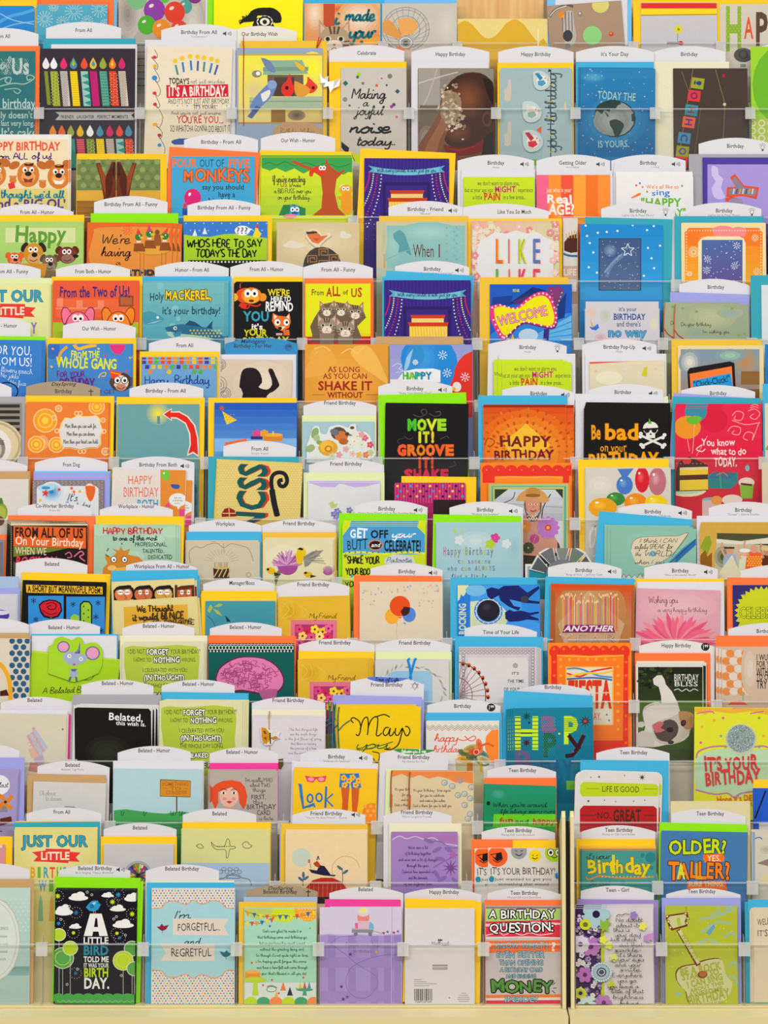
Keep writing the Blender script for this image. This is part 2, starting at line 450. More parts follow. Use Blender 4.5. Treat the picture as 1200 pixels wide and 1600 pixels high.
ENVN = {'yellow': 'bright yellow', 'gold': 'golden yellow', 'lime': 'lime green', 'blue': 'sky blue', 'sky': 'pale blue', 'kraft': 'kraft brown', 'sage': 'pale green', 'bluegrey': 'blue grey'}
def env(col, x0, y0, x1, y1=None, how=None):
    """an envelope standing behind the card"""
    shut()
    w, h, px, pz, r = frame(K.t, K.back, K.tile, x0, y0, x1, y0 if y1 is None else y1)
    f = free(K.t, K.back, px, h, w, r)
    w, h, px, pz, r = frame(K.t, f, K.tile, x0, y0, x1, y0 if y1 is None else y1)
    K.back = f + 0.0017
    mb = MB(); c = lin(col); a = w / 2
    mb.prism([(-a, 0), (a, 0), (a, h), (-a, h)], 0.0, 0.0009, c)
    mb.prism([(-a + .0008, h - .0003), (-a * .86, h - .034), (-.01, h - .062), (.01, h - .062), (a * .86, h - .034), (a - .0008, h - .0003)], -0.0003, 0.0, c)   # flap
    o = mb.build('envelope', ENVM); place(o, K.t, f, px, pz, r)
    K.ne += 1; K.slot[0] = min(K.slot[0], px - a - max(h * math.sin(r), 0)); K.slot[1] = max(K.slot[1], px + a - min(h * math.sin(r), 0))
    how = how or ('standing behind the' if K.ne == 1 else 'rearmost behind the' if K.ne == 2 else 'hindmost of all behind the')
    tag(o, '%s envelope %s %s' % (ENVN.get(col, col if col in PAL else 'dull cream'), how, K.short), 'envelope', 'coloured envelopes in the card rack')
    return o
def sign(x0, y0, x1, text, sub=None, ic=None, col='dddbdf', y1=None, tx=None, top=None, hd=34, up=None):
    """white header sign with an arched top at the back of its pocket"""
    shut()
    f = max(K.back + 0.0012, 0.0)
    if K.t in 'A': f = K.back
    ox, oy = TILE[K.tile]
    w, h, px, pz, r = frame(K.t, f, K.tile, x0, y0, x1, y0 if y1 is None else y1)
    f = free(K.t, f, px, h, w, r, 0.0014, 0.0008); FMAX[0] = max(FMAX[0], (f, text))
    w, h, px, pz, r = frame(K.t, f, K.tile, x0, y0, x1, y0 if y1 is None else y1)
    sv = (K.f, K.px, K.pz, K.r, K.w, K.h, K.mb, K.z)
    K.f, K.px, K.pz, K.r, K.w, K.h = f, px, pz, r, w, h
    K.mb = MB(); K.z = 0.0
    K.slot[0] = min(K.slot[0], px - w / 2 - max(h * math.sin(r), 0)); K.slot[1] = max(K.slot[1], px + w / 2 - min(h * math.sin(r), 0))
    a = w / 2; sh = 28 / SC / F * (D + YT[K.t])
    out = [(-a, 0), (a, 0)] + [(a * (1 - q / 7.0), h - sh * (1 - q / 7.0) ** 2) for q in range(15)]
    K.mb.prism(out, 0.0, 0.0007, lin(col))
    xc = (x0 + x1) / 2 if tx is None else tx
    yb = y0 + hd + 11 + (0 if y1 is None else (y1 - y0) / 2)
    if top:
        tc, ts, tcol = top
        if tc:
            us = [q / 8.0 - 1 for q in range(17)]; m0 = (x0 + x1) / 2
            P([(m0 + 96 * q, y0 + 2 + 8 * q * q) for q in us] + [(m0 + 96 * q, y0 + 12 + 20 * (1 - q * q)) for q in us[::-1][1:-1]], tc)
        T(ts, xc - 55, y0 + 9, xc + 55, y0 + 24, tcol, 'mi' if tc else 'bi')
        yb += 10
    n = 4.75 * len(text)
    if text: T(text, xc - n, yb - 17, xc + n, yb, '2c2a2c', 'b')
    if sub: T(sub, xc - 3 * len(sub), yb + 7, xc + 3 * len(sub), yb + 16, '777', 'r')
    ix, iy = x1 - 42, yb - 2
    if ic == 'spk':
        P([(ix - 20, iy - 4), (ix - 13, iy - 4), (ix - 5, iy - 11), (ix - 5, iy + 11), (ix - 13, iy + 4), (ix - 20, iy + 4)], '222')
        for q in (6, 12, 18): L([(ix - 5 + q, iy - q * .55), (ix - 1 + q, iy), (ix - 5 + q, iy + q * .55)], 2.4, '222')
    elif ic == 'bulb':
        RING(ix, iy, 8, 9, 2, '333', 14); R(ix - 4, iy + 9, ix + 4, iy + 17, '333')
        for q in (-50, -25, 0, 25, 50): L([(ix + 13 * math.sin(math.radians(q)), iy - 13 * math.cos(math.radians(q))), (ix + 19 * math.sin(math.radians(q)), iy - 19 * math.cos(math.radians(q)))], 2, '333', 0)
    elif ic == 'cross':
        R(ix - 2, iy - 16, ix + 2, iy + 16, '222'); R(ix - 11, iy - 8, ix + 11, iy - 4, '222')
    elif ic == 'star':
        for q in (0, 60): L([(ix + 17 * math.sin(math.radians(q + k)), iy - 17 * math.cos(math.radians(q + k))) for k in (0, 120, 240, 360)], 2.5, '333', 0)
    elif ic in ('199', '199o'):
        E(ix, iy, 19, 18, '111' if ic == '199' else '1d6fa8'); T('1', ix - 11, iy - 9, ix - 5, iy + 9, 'fff' if ic == '199' else '111', 'k'); T('99', ix - 3, iy - 9, ix + 13, iy + 2, 'fff' if ic == '199' else '111', 'b')
    o = K.mb.build('header_sign', SIGNM); place(o, K.t, f, px, pz, r)
    K.f, K.px, K.pz, K.r, K.w, K.h, K.mb, K.z = sv
    cn = 'white' if col == 'dddbdf' else ('blue' if col.startswith('2') else 'brown')
    tag(o, '%s header sign %sabove the %s' % (cn, 'reading ' + text.replace(' - ', ' ').replace('/', ' ') + ' ' if text else 'standing ', K.short), 'sign', 'header signs above the card pockets')
    K.back = max(K.back, f + 0.001)
    return o

# ================================================================ the setting and the two racks
mb = MB(); mb.box(-4, 4, -5.5, 2.0, -0.02, 0.0); tag(mb.build('floor', mat('floor_vinyl', 'b9ae98', rough=0.35, noise=0.06, scale=9)), kind='structure')
mb = MB(); mb.box(-4, 4, 1.10, 1.2, 0.0, 3.6); tag(mb.build('wall_back', mat('wall_paint', 'd9cfb8', rough=0.8, noise=0.03, scale=6)), kind='structure')
def wood():
    m = bpy.data.materials.new('maple_panel'); m.use_nodes = True; nt = m.node_tree; b = nt.nodes['Principled BSDF']
    tc = nt.nodes.new('ShaderNodeTexCoord'); mp = nt.nodes.new('ShaderNodeMapping'); mp.inputs['Scale'].default_value = (40, 40, 3)
    n = nt.nodes.new('ShaderNodeTexNoise'); n.inputs['Scale'].default_value = 2.0; n.inputs['Detail'].default_value = 5
    r = nt.nodes.new('ShaderNodeValToRGB'); r.color_ramp.elements[0].color = lin('d9a55e'); r.color_ramp.elements[1].color = lin('ecc588')
    r.color_ramp.elements[0].position = .3; r.color_ramp.elements[1].position = .7
    nt.links.new(tc.outputs['Object'], mp.inputs[0]); nt.links.new(mp.outputs[0], n.inputs['Vector']); nt.links.new(n.outputs['Fac'], r.inputs[0]); nt.links.new(r.outputs[0], b.inputs['Base Color'])
    b.inputs['Roughness'].default_value = .4
    return m
MAPLE = wood()
GAP_SHADE = mat('painted_gap_shade', '2a2320', rough=0.7)  # shade of the gap between the racks, put into a colour
TRAYS = {}
def rack(x0, x1, label, i0=0.0, i1=0.0):
    root = bpy.data.objects.new('card_rack', None); COL.objects.link(root); root.location = ((x0 + x1) / 2, 0.2, 0)
    tag(root, label, 'display rack', 'greeting card racks')
    xm = (x0 + x1) / 2; loc = (-xm, -0.2, 0)
    zd = ZF['O']
    m = MB(); m.box(x0, x1, -0.060, YT['O'] + RUN, zd - 0.030, zd - 0.0035)          # ledge the lowest pockets stand on
    b = m.build('base_deck', CREAM, root, loc); bv = b.modifiers.new('edge', 'BEVEL'); bv.width = 0.003; bv.segments = 2; bv.limit_method = 'ANGLE'
    m = MB(); m.box(x0, x1, -0.050, 0.60, 0.0, zd - 0.030); m.build('base_cabinet', CREAM, root, loc)
    d0, d1 = x0, x1; x0, x1 = x0 + i0, x1 - i1
    ztop = ZF['A'] + 0.42
    m = MB(); m.box(x0, x1, YT['A'] + 0.062, YT['A'] + 0.080, zd, ztop); m.build('back_panel', MAPLE, root, loc)
    for xs in (x0, x1 - 0.0055):                                                     # side panels of the lowest pockets
        m = MB(); z1 = 0.752; yb = YT['L'] - 0.012
        o = [(-0.010, zd - .003), (0.008, z1 - .03), (0.011, z1 - .008), (0.018, z1), (0.04, z1 - 0.012), (yb, ZF['L'] - .012), (yb, zd - .003)]
        for k in range(len(o)):
            a, c = o[k], o[(k + 1) % len(o)]
            m.face([(xs, a[0], a[1]), (xs, c[0], c[1]), (xs + .0055, c[0], c[1]), (xs + .0055, a[0], a[1])], (1,) * 4)
        m.face([(xs, a, c) for a, c in o], (1,) * 4); m.face([(xs + .0055, a, c) for a, c in o[::-1]], (1,) * 4)
        m.build('side_panel', CREAM, root, loc)
    for i, t in enumerate(TIERS):
        y, z = YT[t], ZF[t]
        nx = TIERS[i - 1] if i else None
        ye = (YT[nx] if nx else y + 0.060) - 0.003
        m = MB(); m.box(x0 + .007, x1 - .007, y - 0.002, ye, z - 0.003, z)
        if nx:
            zt = ZF[nx] - .0032
            rise = zt - z; ys = ye - .004
            m.box(x0 + .007, x1 - .007, ys - rise * TAN + .001, ys - rise * TAN + .003, 0, rise, sh=TAN)
            for q in range(len(m.v) - 24, len(m.v)): m.v[q] = (m.v[q][0], m.v[q][1], m.v[q][2] + z)
        tr = m.build('tier_tray', CREAM if t in 'MNO' else GREYM, root, loc)
        lh = proj(t, 0, 600, RAIL[t])[1] * COS
        m = MB(); m.box(x0 + .008, x1 - .008, -0.0015, 0, 0, lh, sh=TAN); m.v = [(a, b_ + y, c + z) for a, b_, c in m.v]
        m.build('front_lip', CLEAR, tr)
        m = MB(); m.box(x0 + .008, x1 - .008, -0.0022, 0.0006, lh, lh + 0.0018, sh=TAN); m.v = [(a, b_ + y, c + z) for a, b_, c in m.v]
        m.build('lip_rail', EDGE, tr)
        TRAYS.setdefault(t, []).append((x0, x1, tr, lh))
XS = (886.0 - 600) / F * D
rack(-0.72, XS - 0.0012, 'wide tiered card rack of clear pockets, full of birthday and belated cards', 0.0, 0.0006)
rack(XS + 0.0012, 0.72, 'narrow tiered card rack beyond the dark gap, holding the teen birthday cards at its foot', 0.0042, 0.0)
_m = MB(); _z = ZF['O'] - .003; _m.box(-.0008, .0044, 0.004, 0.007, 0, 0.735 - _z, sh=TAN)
_j = _m.build('gap_shade_strip', GAP_SHADE); _j.parent = bpy.data.objects['card_rack.001']; _j.location = (XS - 0.5 * (XS + 0.0012 + 0.72), -0.2, _z)  # added dark strip that paints the shade between the two racks

# ================================================================ tier A: the top row
def burst(cx, cy, r, col, n=14):
    for i in range(n):
        a = 6.283 * i / n
        L([(cx + r * .25 * math.cos(a), cy + r * .25 * math.sin(a)), (cx + r * math.cos(a), cy + r * math.sin(a))], 2.5, col, 0); E(cx + r * math.cos(a), cy + r * math.sin(a), 3, 3, col, 0, 6)
card('A', 0, -60, 26, 155, '2f86c8', 'blue swirl card', 'bright blue card with pale ribbon swirls at the very top of the rack', rc=14)
L('-20 110 40 75 100 60 160 40', 14, '5aa6dc'); L('-20 140 60 110 160 95', 6, '7ab8e4'); L('0 60 60 90 160 110', 4, '9cc9ea')
env('yellow', -60, 0, 165); env('orange', -60, -14, 178)
card('A', 0, 162, 20, 480, '5aa9bf', 'dandelion card', 'rounded teal card with white dandelion bursts', rc=18)
for a in ((200, 85, 34), (330, 50, 38), (445, 40, 36), (280, 100, 26), (240, 30, 20), (390, 95, 24), (470, 110, 22)): burst(*a, 'b8d8dd')
env('orange', 140, -6, 508); env('sky', 150, -22, 524)
card('A', 0, 530, -40, 915, 'b9b1a6', 'balloon crate card', 'grey photograph card of glossy coloured balloons above a wire crate', n=0)
GR(530, -40, 915, 420, 'c4bcb2', '9d958c'); SPOT(570, 60, 60, 120, 'c2bab0', '93897f'); SPOT(860, 130, 60, 160, 'b5ada2', 'd8d4cc')
for x, y, r, c in ((610, -5, 46, '7fb27f'), (690, 45, 48, '8b3f9e'), (828, 30, 30, '4f9b8b'), (780, 55, 46, 'd4402c'), (655, 112, 40, '4fa62e'), (722, 130, 42, 'e08a2c'), (800, 130, 38, 'd5483a'), (870, -20, 34, '7d2f80'), (735, -12, 24, '5fb43c')):
    E(x, y, r, r * 1.06, c); E(x - r * .3, y - r * .4, r * .25, r * .16, 'e9d8d0', -30, 10); SPOT(x + r * .2, y + r * .3, r * .5, r * .5, c, c, 1)
for i in range(9): R(600 + i * 8, 190, 602 + i * 8, 400, '5b5651')
for i in range(7): R(598, 200 + i * 30, 680, 204 + i * 30, '5b5651')
env('white', 548, -50, 926)
card('A', 0, 955, -30, 1352, 'fbe90c', 'telephone card', 'vivid yellow card with a black rotary telephone')
P('1068 110 1080 85 1105 70 1120 50 1150 36 1190 34 1220 36 1252 60 1255 100 1215 100 1205 75 1150 70 1140 95 1090 100', '14120f', 2)
P('1128 110 1140 80 1205 80 1225 118 1225 150 1120 150', '14120f'); E(1182, 97, 36, 28, 'f4f0dc'); RING(1182, 97, 26, 21, 8, '14120f'); E(1182, 98, 10, 10, '14120f')
for i in range(10): E(1182 + 29 * math.cos(i * .63), 97 + 23 * math.sin(i * .63), 5, 5, '14120f', 0, 8)
L('1075 108 1068 92 1088 88 1082 74 1100 78 1098 66', 5, '14120f')
env('lime', 918, -40, 968); env('white', 905, -60, 950)
card('A', 1, 245, 15, 583, 'dfb68a', 'tabby kitten card', 'orange photograph card of a tabby kitten under teal brush lettering')
GR(245, 15, 583, 220, 'e2b184', 'd98f55'); SPOT(400, 40, 130, 40, 'e2b184', 'd86a30'); SPOT(290, 60, 50, 90, 'dca070', 'f0dcc0'); SPOT(490, 80, 100, 90, 'dfa878', 'f1e0cc'); R(330, 14, 380, 120, 'b9502a'); SPOT(540, 190, 90, 40, 'd98f55', 'f0b030')
def kitten(cx, cy, s, a, b, ear='e0b49c'):
    P([(cx - 44 * s, cy - 50 * s), (cx - 20 * s, cy - 25 * s), (cx - 45 * s, cy + 5 * s)], a); P([(cx + 44 * s, cy - 50 * s), (cx + 20 * s, cy - 25 * s), (cx + 45 * s, cy + 5 * s)], a)
    P([(cx - 40 * s, cy - 38 * s), (cx - 24 * s, cy - 22 * s), (cx - 40 * s, cy)], ear); P([(cx + 40 * s, cy - 38 * s), (cx + 24 * s, cy - 22 * s), (cx + 40 * s, cy)], ear)
    E(cx, cy + 8 * s, 45 * s, 40 * s, a); E(cx, cy + 28 * s, 24 * s, 19 * s, 'e9dccb')
    for q in (-14, 0, 14): L([(cx + q * s, cy - 30 * s), (cx + q * .6 * s, cy - 8 * s)], 6 * s, b, 0)
    for q in (-1, 1):
        L([(cx + q * 44 * s, cy + 12 * s), (cx + q * 28 * s, cy + 14 * s)], 4 * s, b, 0); L([(cx + q * 42 * s, cy + 24 * s), (cx + q * 26 * s, cy + 24 * s)], 4 * s, b, 0)
        E(cx + q * 19 * s, cy + 6 * s, 10 * s, 8 * s, 'f0e8da', q * 12, 10); E(cx + q * 19 * s, cy + 6 * s, 7 * s, 7 * s, '54653c', 0, 10); E(cx + q * 19 * s, cy + 6 * s, 4 * s, 5 * s, '111', 0, 8)
    P([(cx - 6 * s, cy + 20 * s), (cx + 6 * s, cy + 20 * s), (cx, cy + 27 * s)], 'b5705f'); L([(cx - 9 * s, cy + 36 * s), (cx, cy + 31 * s), (cx + 9 * s, cy + 36 * s)], 2 * s, '6b4a3a')
kitten(378, 165, 1.55, 'b39a7c', '5d4a38')
T('i', 380, 50, 402, 108, '0d6c74', 'mi'); T('made', 428, 40, 560, 92, '0d6c74', 'mi'); T('your', 445, 112, 560, 168, '0d6c74', 'mi')
E(500, 188, 8, 8, '0d6c74'); DT(390, 55, 560, 165, 36, 2, 'aef0ee 3fc0c0')
env('blue', 240, -8, 600)
card('A', 1, 592, 15, 925, 'c9c2b6', 'desk fan card', 'pale grey card with a wire desk fan and orange blades')
SPOT(880, 120, 60, 110, 'c9c2b6', 'd6d0c4')
for r in (100, 88, 60, 30): RING(697, 130, r * 1.05, r * .98, 2.5, '7c8288')
for i in range(22): L([(697, 190), (697 + 105 * math.cos(i * .2856), 130 + 98 * math.sin(i * .2856))], 1.8, '8a9096', 0)
P('690 180 640 100 600 90 592 140 640 165', 'd99a52', 2); P('680 160 660 90 720 80 752 110 730 150', 'e3a862', 2); P('690 200 640 220 690 250 720 220', 'e07a4a', 2)
E(697, 190, 34, 28, '9b9a96'); RING(697, 190, 26, 22, 4, 'e6e2da'); E(697, 192, 12, 11, '55585c'); R(690, 222, 726, 420, 'c7b8aa')
env('sky', 600, -8, 925)
# the empty pocket with a translucent yellow wave insert, wood panel behind
card('A', 1, 928, 84, 1330, 'e9d48a', 'empty wave pocket', 'yellow wave-edged insert in an empty pocket before the maple panel', f=0.010)
P('928 110 960 92 995 110 1030 152 1062 172 1100 158 1140 110 1165 92 1190 86 1225 110 1262 160 1290 190 1330 200 1330 620 928 620', 'd9ae35', 2)
R(1075, 200, 1330, 620, 'd9b040'); R(1285, 130, 1291, 215, 'f0e2b0')
K.over = ('pocket_insert', 'pocket insert')
# tile 2
card('A', 2, 212, 26, 545, 'a98f78', 'fork and dots card', 'kraft brown card with a silver fork and big pastel dots', y1=2)
P('300 50 290 110 284 165 300 200 315 205 335 195 345 160 335 110 328 50', 'b9b2a8', 2)
for q in (284, 298, 312, 326): L([(q, 54), (q + 2, 140)], 7, '5f5a55', 0); L([(q + 2, 54), (q + 4, 140)], 2.5, 'ddd8d0', 0)
E(306, 160, 22, 26, '3d3a3a'); E(306, 206, 12, 14, '86807a'); L('225 75 250 45 300 22 330 30', 11, '5a5550'); L('226 72 255 42 300 26', 4, 'e0dcd6'); P('262 60 290 48 284 78 268 80', 'e0862c')
E(452, 22, 38, 36, 'd9cf7a'); E(416, 158, 42, 42, '93cf82'); E(500, 152, 11, 11, 'c4501a'); E(498, 149, 4, 4, 'f2a04c'); E(362, 62, 11, 11, '8a8684'); E(360, 59, 4, 4, 'e6e2e0'); P('205 145 220 140 226 205 205 205', 'e88ac0')
env('white', 250, -6, 572); env('sky', 214, -14, 590)
card('A', 2, 632, 12, 972, 'c9c6c9', 'little flower card', 'white card with red and yellow top bands and one small flower', n=0)
R(600, 10, 980, 38, 'd6303e'); R(600, 38, 980, 68, 'f2d21c'); L('632 68 980 64', 4, '9c7a20', 0)
L('797 140 796 190', 2, '555'); FL(800, 131, 20, 8, 'd8cf2c', '8a8a20'); R(748, 188, 800, 197, '6a5350'); E(810, 192, 13, 9, 'c8283c'); E(812, 188, 3, 3, '311')
env('yellow', 598, -4, 990)
card('A', 2, 985, 18, 1330, 'd3cbbb', 'patchwork lettering card', 'cream card with cut-out patchwork letters in green, orange and brown')
T('H', 1008, 36, 1088, 222, '8aac33', 'k'); T('A', 1094, 78, 1134, 172, 'd9542c', 'b'); T('P', 1142, 60, 1200, 200, '5b4334', 'k'); T('P', 1210, 90, 1290, 220, '8aac33', 'k')
DT(1015, 50, 1085, 215, 16, 1.6, 'd9e39a'); E(1090, 246, 43, 32, '4a4644'); RING(1090, 244, 18, 18, 7, '2d2a2a', 12); R(1076, 286, 1100, 300, '6f94a0')
env('yellow', 978, -30, 1340)

# ================================================================ tier B
card('B', 0, -120, 228, 158, '2d6f72', 'teal silver-lettered card', 'dark teal card with silver lettering and curls at the end of its row', n=0)
T('of', 2, 258, 42, 305, '9db8b4', 'mi'); T('Us', 52, 262, 132, 330, 'b9c9c4', 'k'); DT(5, 265, 130, 330, 9, 1.6, 'e9f2ee 7fa39e c2b27a')
L('-10 360 30 345 50 350 40 372 22 360 36 345', 5, '9db8a8'); L('0 385 60 372 110 375 152 350 140 336 120 340 124 358 140 352', 5, '9db8a8'); L('20 400 70 395 92 405 78 418 60 405', 4, '9db8a8')
T('birthday', 10, 440, 158, 482, 'b6cac6', 'b'); T('lly doesn\'t', -6, 498, 146, 528, 'b6cac6', 'b'); T('last very long...', 4, 538, 166, 562, 'b6cac6', 'b'); T('It\'s cake', 4, 572, 166, 612, 'b6cac6', 'b')
env('orange', -120, 205, 178); sign(-140, 125, 172, 'From All', tx=8)
card('B', 0, 181, 217, 604, '2f2730', 'candle-row card', 'black card with a row of patterned candles over a silver ribbon banner', n=0)
cn = [('205', 'e9e6e6', '7e8a2c'), ('240', 'f0eeee', '98a030'), ('284', 'd8306c', 'c9c2bc'), ('328', '4d8aa6', 'e8cc1e'), ('376', 'd9503c', '9cc4b8'), ('416', 'e6b41c', 'b5206c'), ('460', '94a03a', '5e9f8c'), ('502', 'e0782c', 'd7432f'), ('544', 'c92868', 'cfc3b4')]
def candle(x, y, h, w, fc, bc, k, tilt=14):
    P([(x, y - 52), (x + 16, y - 20), (x + 10, y - 4), (x, y), (x - 12, y - 6), (x - 15, y - 24)], fc, 2)
    P([(x - w, y + 10), (x + w, y + 10), (x + w + tilt, y + h), (x - w + tilt, y + h)], bc)
    if k in (1, 7): DT(x - w + 6, y + 20, x + w + 6, y + h - 8, 9, 1.8, 'cdd27a 5d6414 e6ebb0')
    if k in (2, 8): DT(x - w + 5, y + 16, x + w + 4, y + h - 4, 7, 2, '55463f')
    if k == 4:
        for q in range(5): P([(x - w + 3 + q * 3, y + 30 + q * 30), (x + w + 3 + q * 3, y + 20 + q * 30), (x + w + 3 + q * 3, y + 44 + q * 30)], '2d8a86')
    if k == 6:
        for q in range(12): R(x - w + 3 + q, y + 18 + q * 13, x + w + 3 + q, y + 21 + q * 13, '3b7a6c')
    if k in (3, 7):
        for q in range(16): R(x - w + 1 + q * .8, y + 14 + q * 10, x + w + q * .8, y + 16 + q * 10, 'c9a010' if k == 3 else 'b53022')
for k, (x, fc, bc) in enumerate(cn): candle(float(x), 308, 166 if k else 160, 16 if k else 8, fc, bc, k)
P('416 268 426 288 418 300 408 288', '3d97a6'); P('502 270 508 290 502 298 494 288', 'f2c21c'); P('328 264 336 286 328 298 320 286', '9fb32c')
P('246 500 266 514 246 536 606 536 586 514 606 500', 'b9b4b2'); T('FRIENDS . LAUGHTER . PERFECT MOMENTS', 270, 514, 572, 529, '222', 'b')
for k, (x, fc, bc) in enumerate((('236', 'e08a2c', '5e9f8c'), ('276', 'e0653c', 'd7432f'), ('316', '9aa23a', '3f8d80'), ('358', 'e6b41c', 'c5286c'), ('402', 'efeeee', '7e8a2c'), ('446', '4d8aa6', 'e8cc1e'), ('490', 'c92868', 'cfc3b4'), ('534', 'd9503c', '9cc4b8'), ('574', '4d8aa6', 'd7432f'))): candle(float(x), 610, 140, 17, fc, bc, (0, 7, 0, 3, 1, 3, 2, 4, 7)[k], 10)
env('white', 228, 198, 612); env('teal', 193, 172, 606); sign(206, 98, 541, 'From All')
card('B', 0, 658, 212, 1038, 'e8dcc4', 'hand-lettered birthday card', 'cream card with hand lettering, a red word banner and seven little candles', n=1, dx=0, y1=222)
L('690 222 704 250 690 262 676 255 704 290 700 310 686 300 712 350 700 368 690 350 716 400 706 430 690 415 714 470 700 480 690 460 726 520 712 570 694 556 724 590 716 620 704 600 736 660 728 700', 2.5, '3a3a44')
for x, y, c in ((690, 256, 'd8323c'), (692, 296, 'e6a81c'), (690, 348, '2f8ac6'), (690, 416, 'd8323c'), (692, 466, 'c83a3a'), (692, 556, 'e6a81c'), (712, 604, 'a4303a'), (712, 648, '2f8ac6')): E(x, y, 12 if y in (348, 556) else 9, 11 if y in (348,) else 8, c)
for k, (x, y) in enumerate(((782, 272), (813, 260), (849, 252), (882, 254), (911, 258), (944, 264), (970, 272))):
    S(x, y, 15, 8, 8, 'e6c21c'); L([(x + 2, y + 18), (x + (12, 8, 6, 0, -2, -8, -12)[k], y + 62)], 9, ('4d8a86', '4a78b8', '3a7ab8', '4d5a9a', '4d8a86', '3a7ab8', '4d5a9a')[k], 0)
T("TODAY'S", 754, 350, 846, 376, '1c1a1c', 'kj'); T('not just any day.', 852, 352, 1004, 372, '666', 'n')
P('742 380 1018 376 1020 432 744 438', 'c81f38'); T("IT'S A BIRTHDAY.", 752, 386, 1012, 428, 'f2ece0', 'kj')
T('AND IT\'S NOT JUST ANY BIRTHDAY.', 750, 440, 1028, 464, '55504e', 'rj'); T("IT'S YOURS.", 866, 468, 968, 488, '222', 'bj'); DT(770, 472, 1020, 486, 22, 3, 'e6c21c 4a90c8')
T('And you\'re not just anyone.', 764, 496, 990, 512, '555', 'n'); T("YOU'RE YOU...", 790, 518, 1000, 550, 'c8203a', 'bj'); T('SO WHATCHA GONNA DO ABOUT IT?', 760, 560, 1034, 588, '333', 'rj'); P('765 630 800 618 880 622 880 640 780 646', '34549c', 2)
env('white', 648, 178, 1052); sign(720, 107, 1057, 'Birthday From All', '"Celebration"', 'spk')
card('B', 1, -58, 214, 326, '98a9bd', 'birdhouse card', 'grey-blue card with jays and cardinals at a birdhouse and a red tassel', n=0)
R(-50, 240, 326, 550, 'e2cf7c'); GR(-50, 248, 326, 545, 'ece14e', 'dfcf8a'); SPOT(280, 300, 60, 70, 'e8dc60', 'f2ea2c'); SPOT(20, 400, 60, 60, 'e4d868', 'd8c890'); R(-50, 545, 326, 552, 'b98a48'); R(-50, 240, 326, 248, 'c6a45a')
P('75 270 235 268 262 330 58 334', '8fae98'); P('60 300 262 298 262 316 60 318', '7a9a86'); R(80, 334, 240, 430, '6d5a4a'); P('0 435 326 430 326 485 0 490', 'a6b79a'); R(0, 450, 326, 456, '889a7c')
R(110, 345, 200, 430, '4b3c34'); P('50 258 90 270 118 318 96 322 70 300', '6f84a8', 2); P('0 480 20 440 60 395 100 360 122 375 106 420 70 460 20 500', '6d86b8', 2); E(100, 378, 22, 20, '8aa0c8'); P('50 420 90 400 88 430 60 455', 'e8e4e0', 2); P('-10 520 30 470 50 480 10 530', '4f669a')
P('178 325 190 370 200 395 188 425 160 430 142 410 146 380 166 360', 'd5322a', 2); P('258 340 292 372 304 390 286 412 260 415 244 390 256 370', 'd8432a', 2); P('200 360 240 378 272 400 250 428 214 432 200 400', 'd99a3c', 2); E(166, 392, 8, 9, '2a1a18'); E(284, 392, 7, 8, '2a1a18')
P('200 272 246 300 240 318 212 300', 'e0b42c', 2); E(32, 330, 22, 16, '8a8478'); E(38, 328, 10, 9, 'f0ece4'); R(96, 490, 326, 545, 'd4c07a'); R(96, 490, 160, 545, '8f6d3c'); SPOT(210, 515, 40, 24, '9a8468', '5c4c44')
P('100 610 112 570 150 548 240 545 280 552 326 580 326 640 100 640', 'bd9a72', 1); T('Birthday Wishes', 140, 572, 290, 600, '8a6844', 'n')
cord('tassel', '-26 160 -28 200 -26 220 -28 400 -26 560', 4, 'a8262c', 'dark red cord tassel'); cord('tassel', '310 165 300 215 322 170', 5, 'c83028')
env('gold', -40, 182, 346); sign(-95, 115, 210, 'Our Birthday Wish', col='e3dfd4', tx=45)
card('B', 1, 408, 303, 700, 'c9c4ba', 'confetti noise card', 'pale grey card with black brush lettering and scattered confetti', n=0)
for x, y, r, c in ((488, 333, 10, 'a8cc1c'), (482, 344, 7, '3d6a6a'), (626, 340, 11, '777'), (506, 372, 7, '777'), (426, 444, 11, '888'), (644, 467, 8, '3d5a6a'), (634, 476, 8, 'b03a8c'), (590, 350, 4, 'c03a8c'), (612, 380, 5, '3d5a5a'), (446, 471, 5, '355'), (558, 480, 4, '9a9a9a')): E(x, y, r, r, c, 0, 10)
for x, y, r, c in ((428, 372, 9, '2d6468'), (660, 408, 8, '2d5a60'), (568, 382, 6, 'e0603c'), (656, 522, 5, 'd8703c'), (402, 350, 5, 'e0603c')): R(x - r, y - r, x + r, y + r, c, 45 if r > 7 else 8)
for s, a in (('Making', (456, 395, 610, 440)), ('a', (506, 440, 532, 474)), ('joyful', (470, 474, 596, 512)), ('noise', (448, 545, 632, 592)), ('today...', (475, 612, 655, 648))): T(s, *a, '17161a', 'mi' if s in ('noise', 'today...') else 'niw')
P('395 640 410 632 445 660 440 685 420 672', '1a1a1a'); P('440 680 500 690 500 740 450 712', 'c5d32c'); L('455 690 470 720', 3, '333', 0)
def crumple():
    P_ = '312 330 330 352 352 340 350 366 378 362 405 352 400 385 372 398 360 415 352 385 330 392 340 370 318 372'
    relief('cellophane_tuft', [(P_, 'fff'), ('330 352 352 340 350 366', 'ddd'), ('378 362 405 352 372 398', 'ccc'), ('340 370 318 372 330 392', 'aaa')], 0.004, 'crumpled silvery cellophane tuft', mt=CARD)
crumple()
env('yellow', 355, 275, 700); sign(355, 200, 690, 'Celebrate')
card('B', 1, 752, 305, 1091, '6b4528', 'frosting baby card', 'dark brown photograph card of a baby smearing cake frosting on its face', n=0)
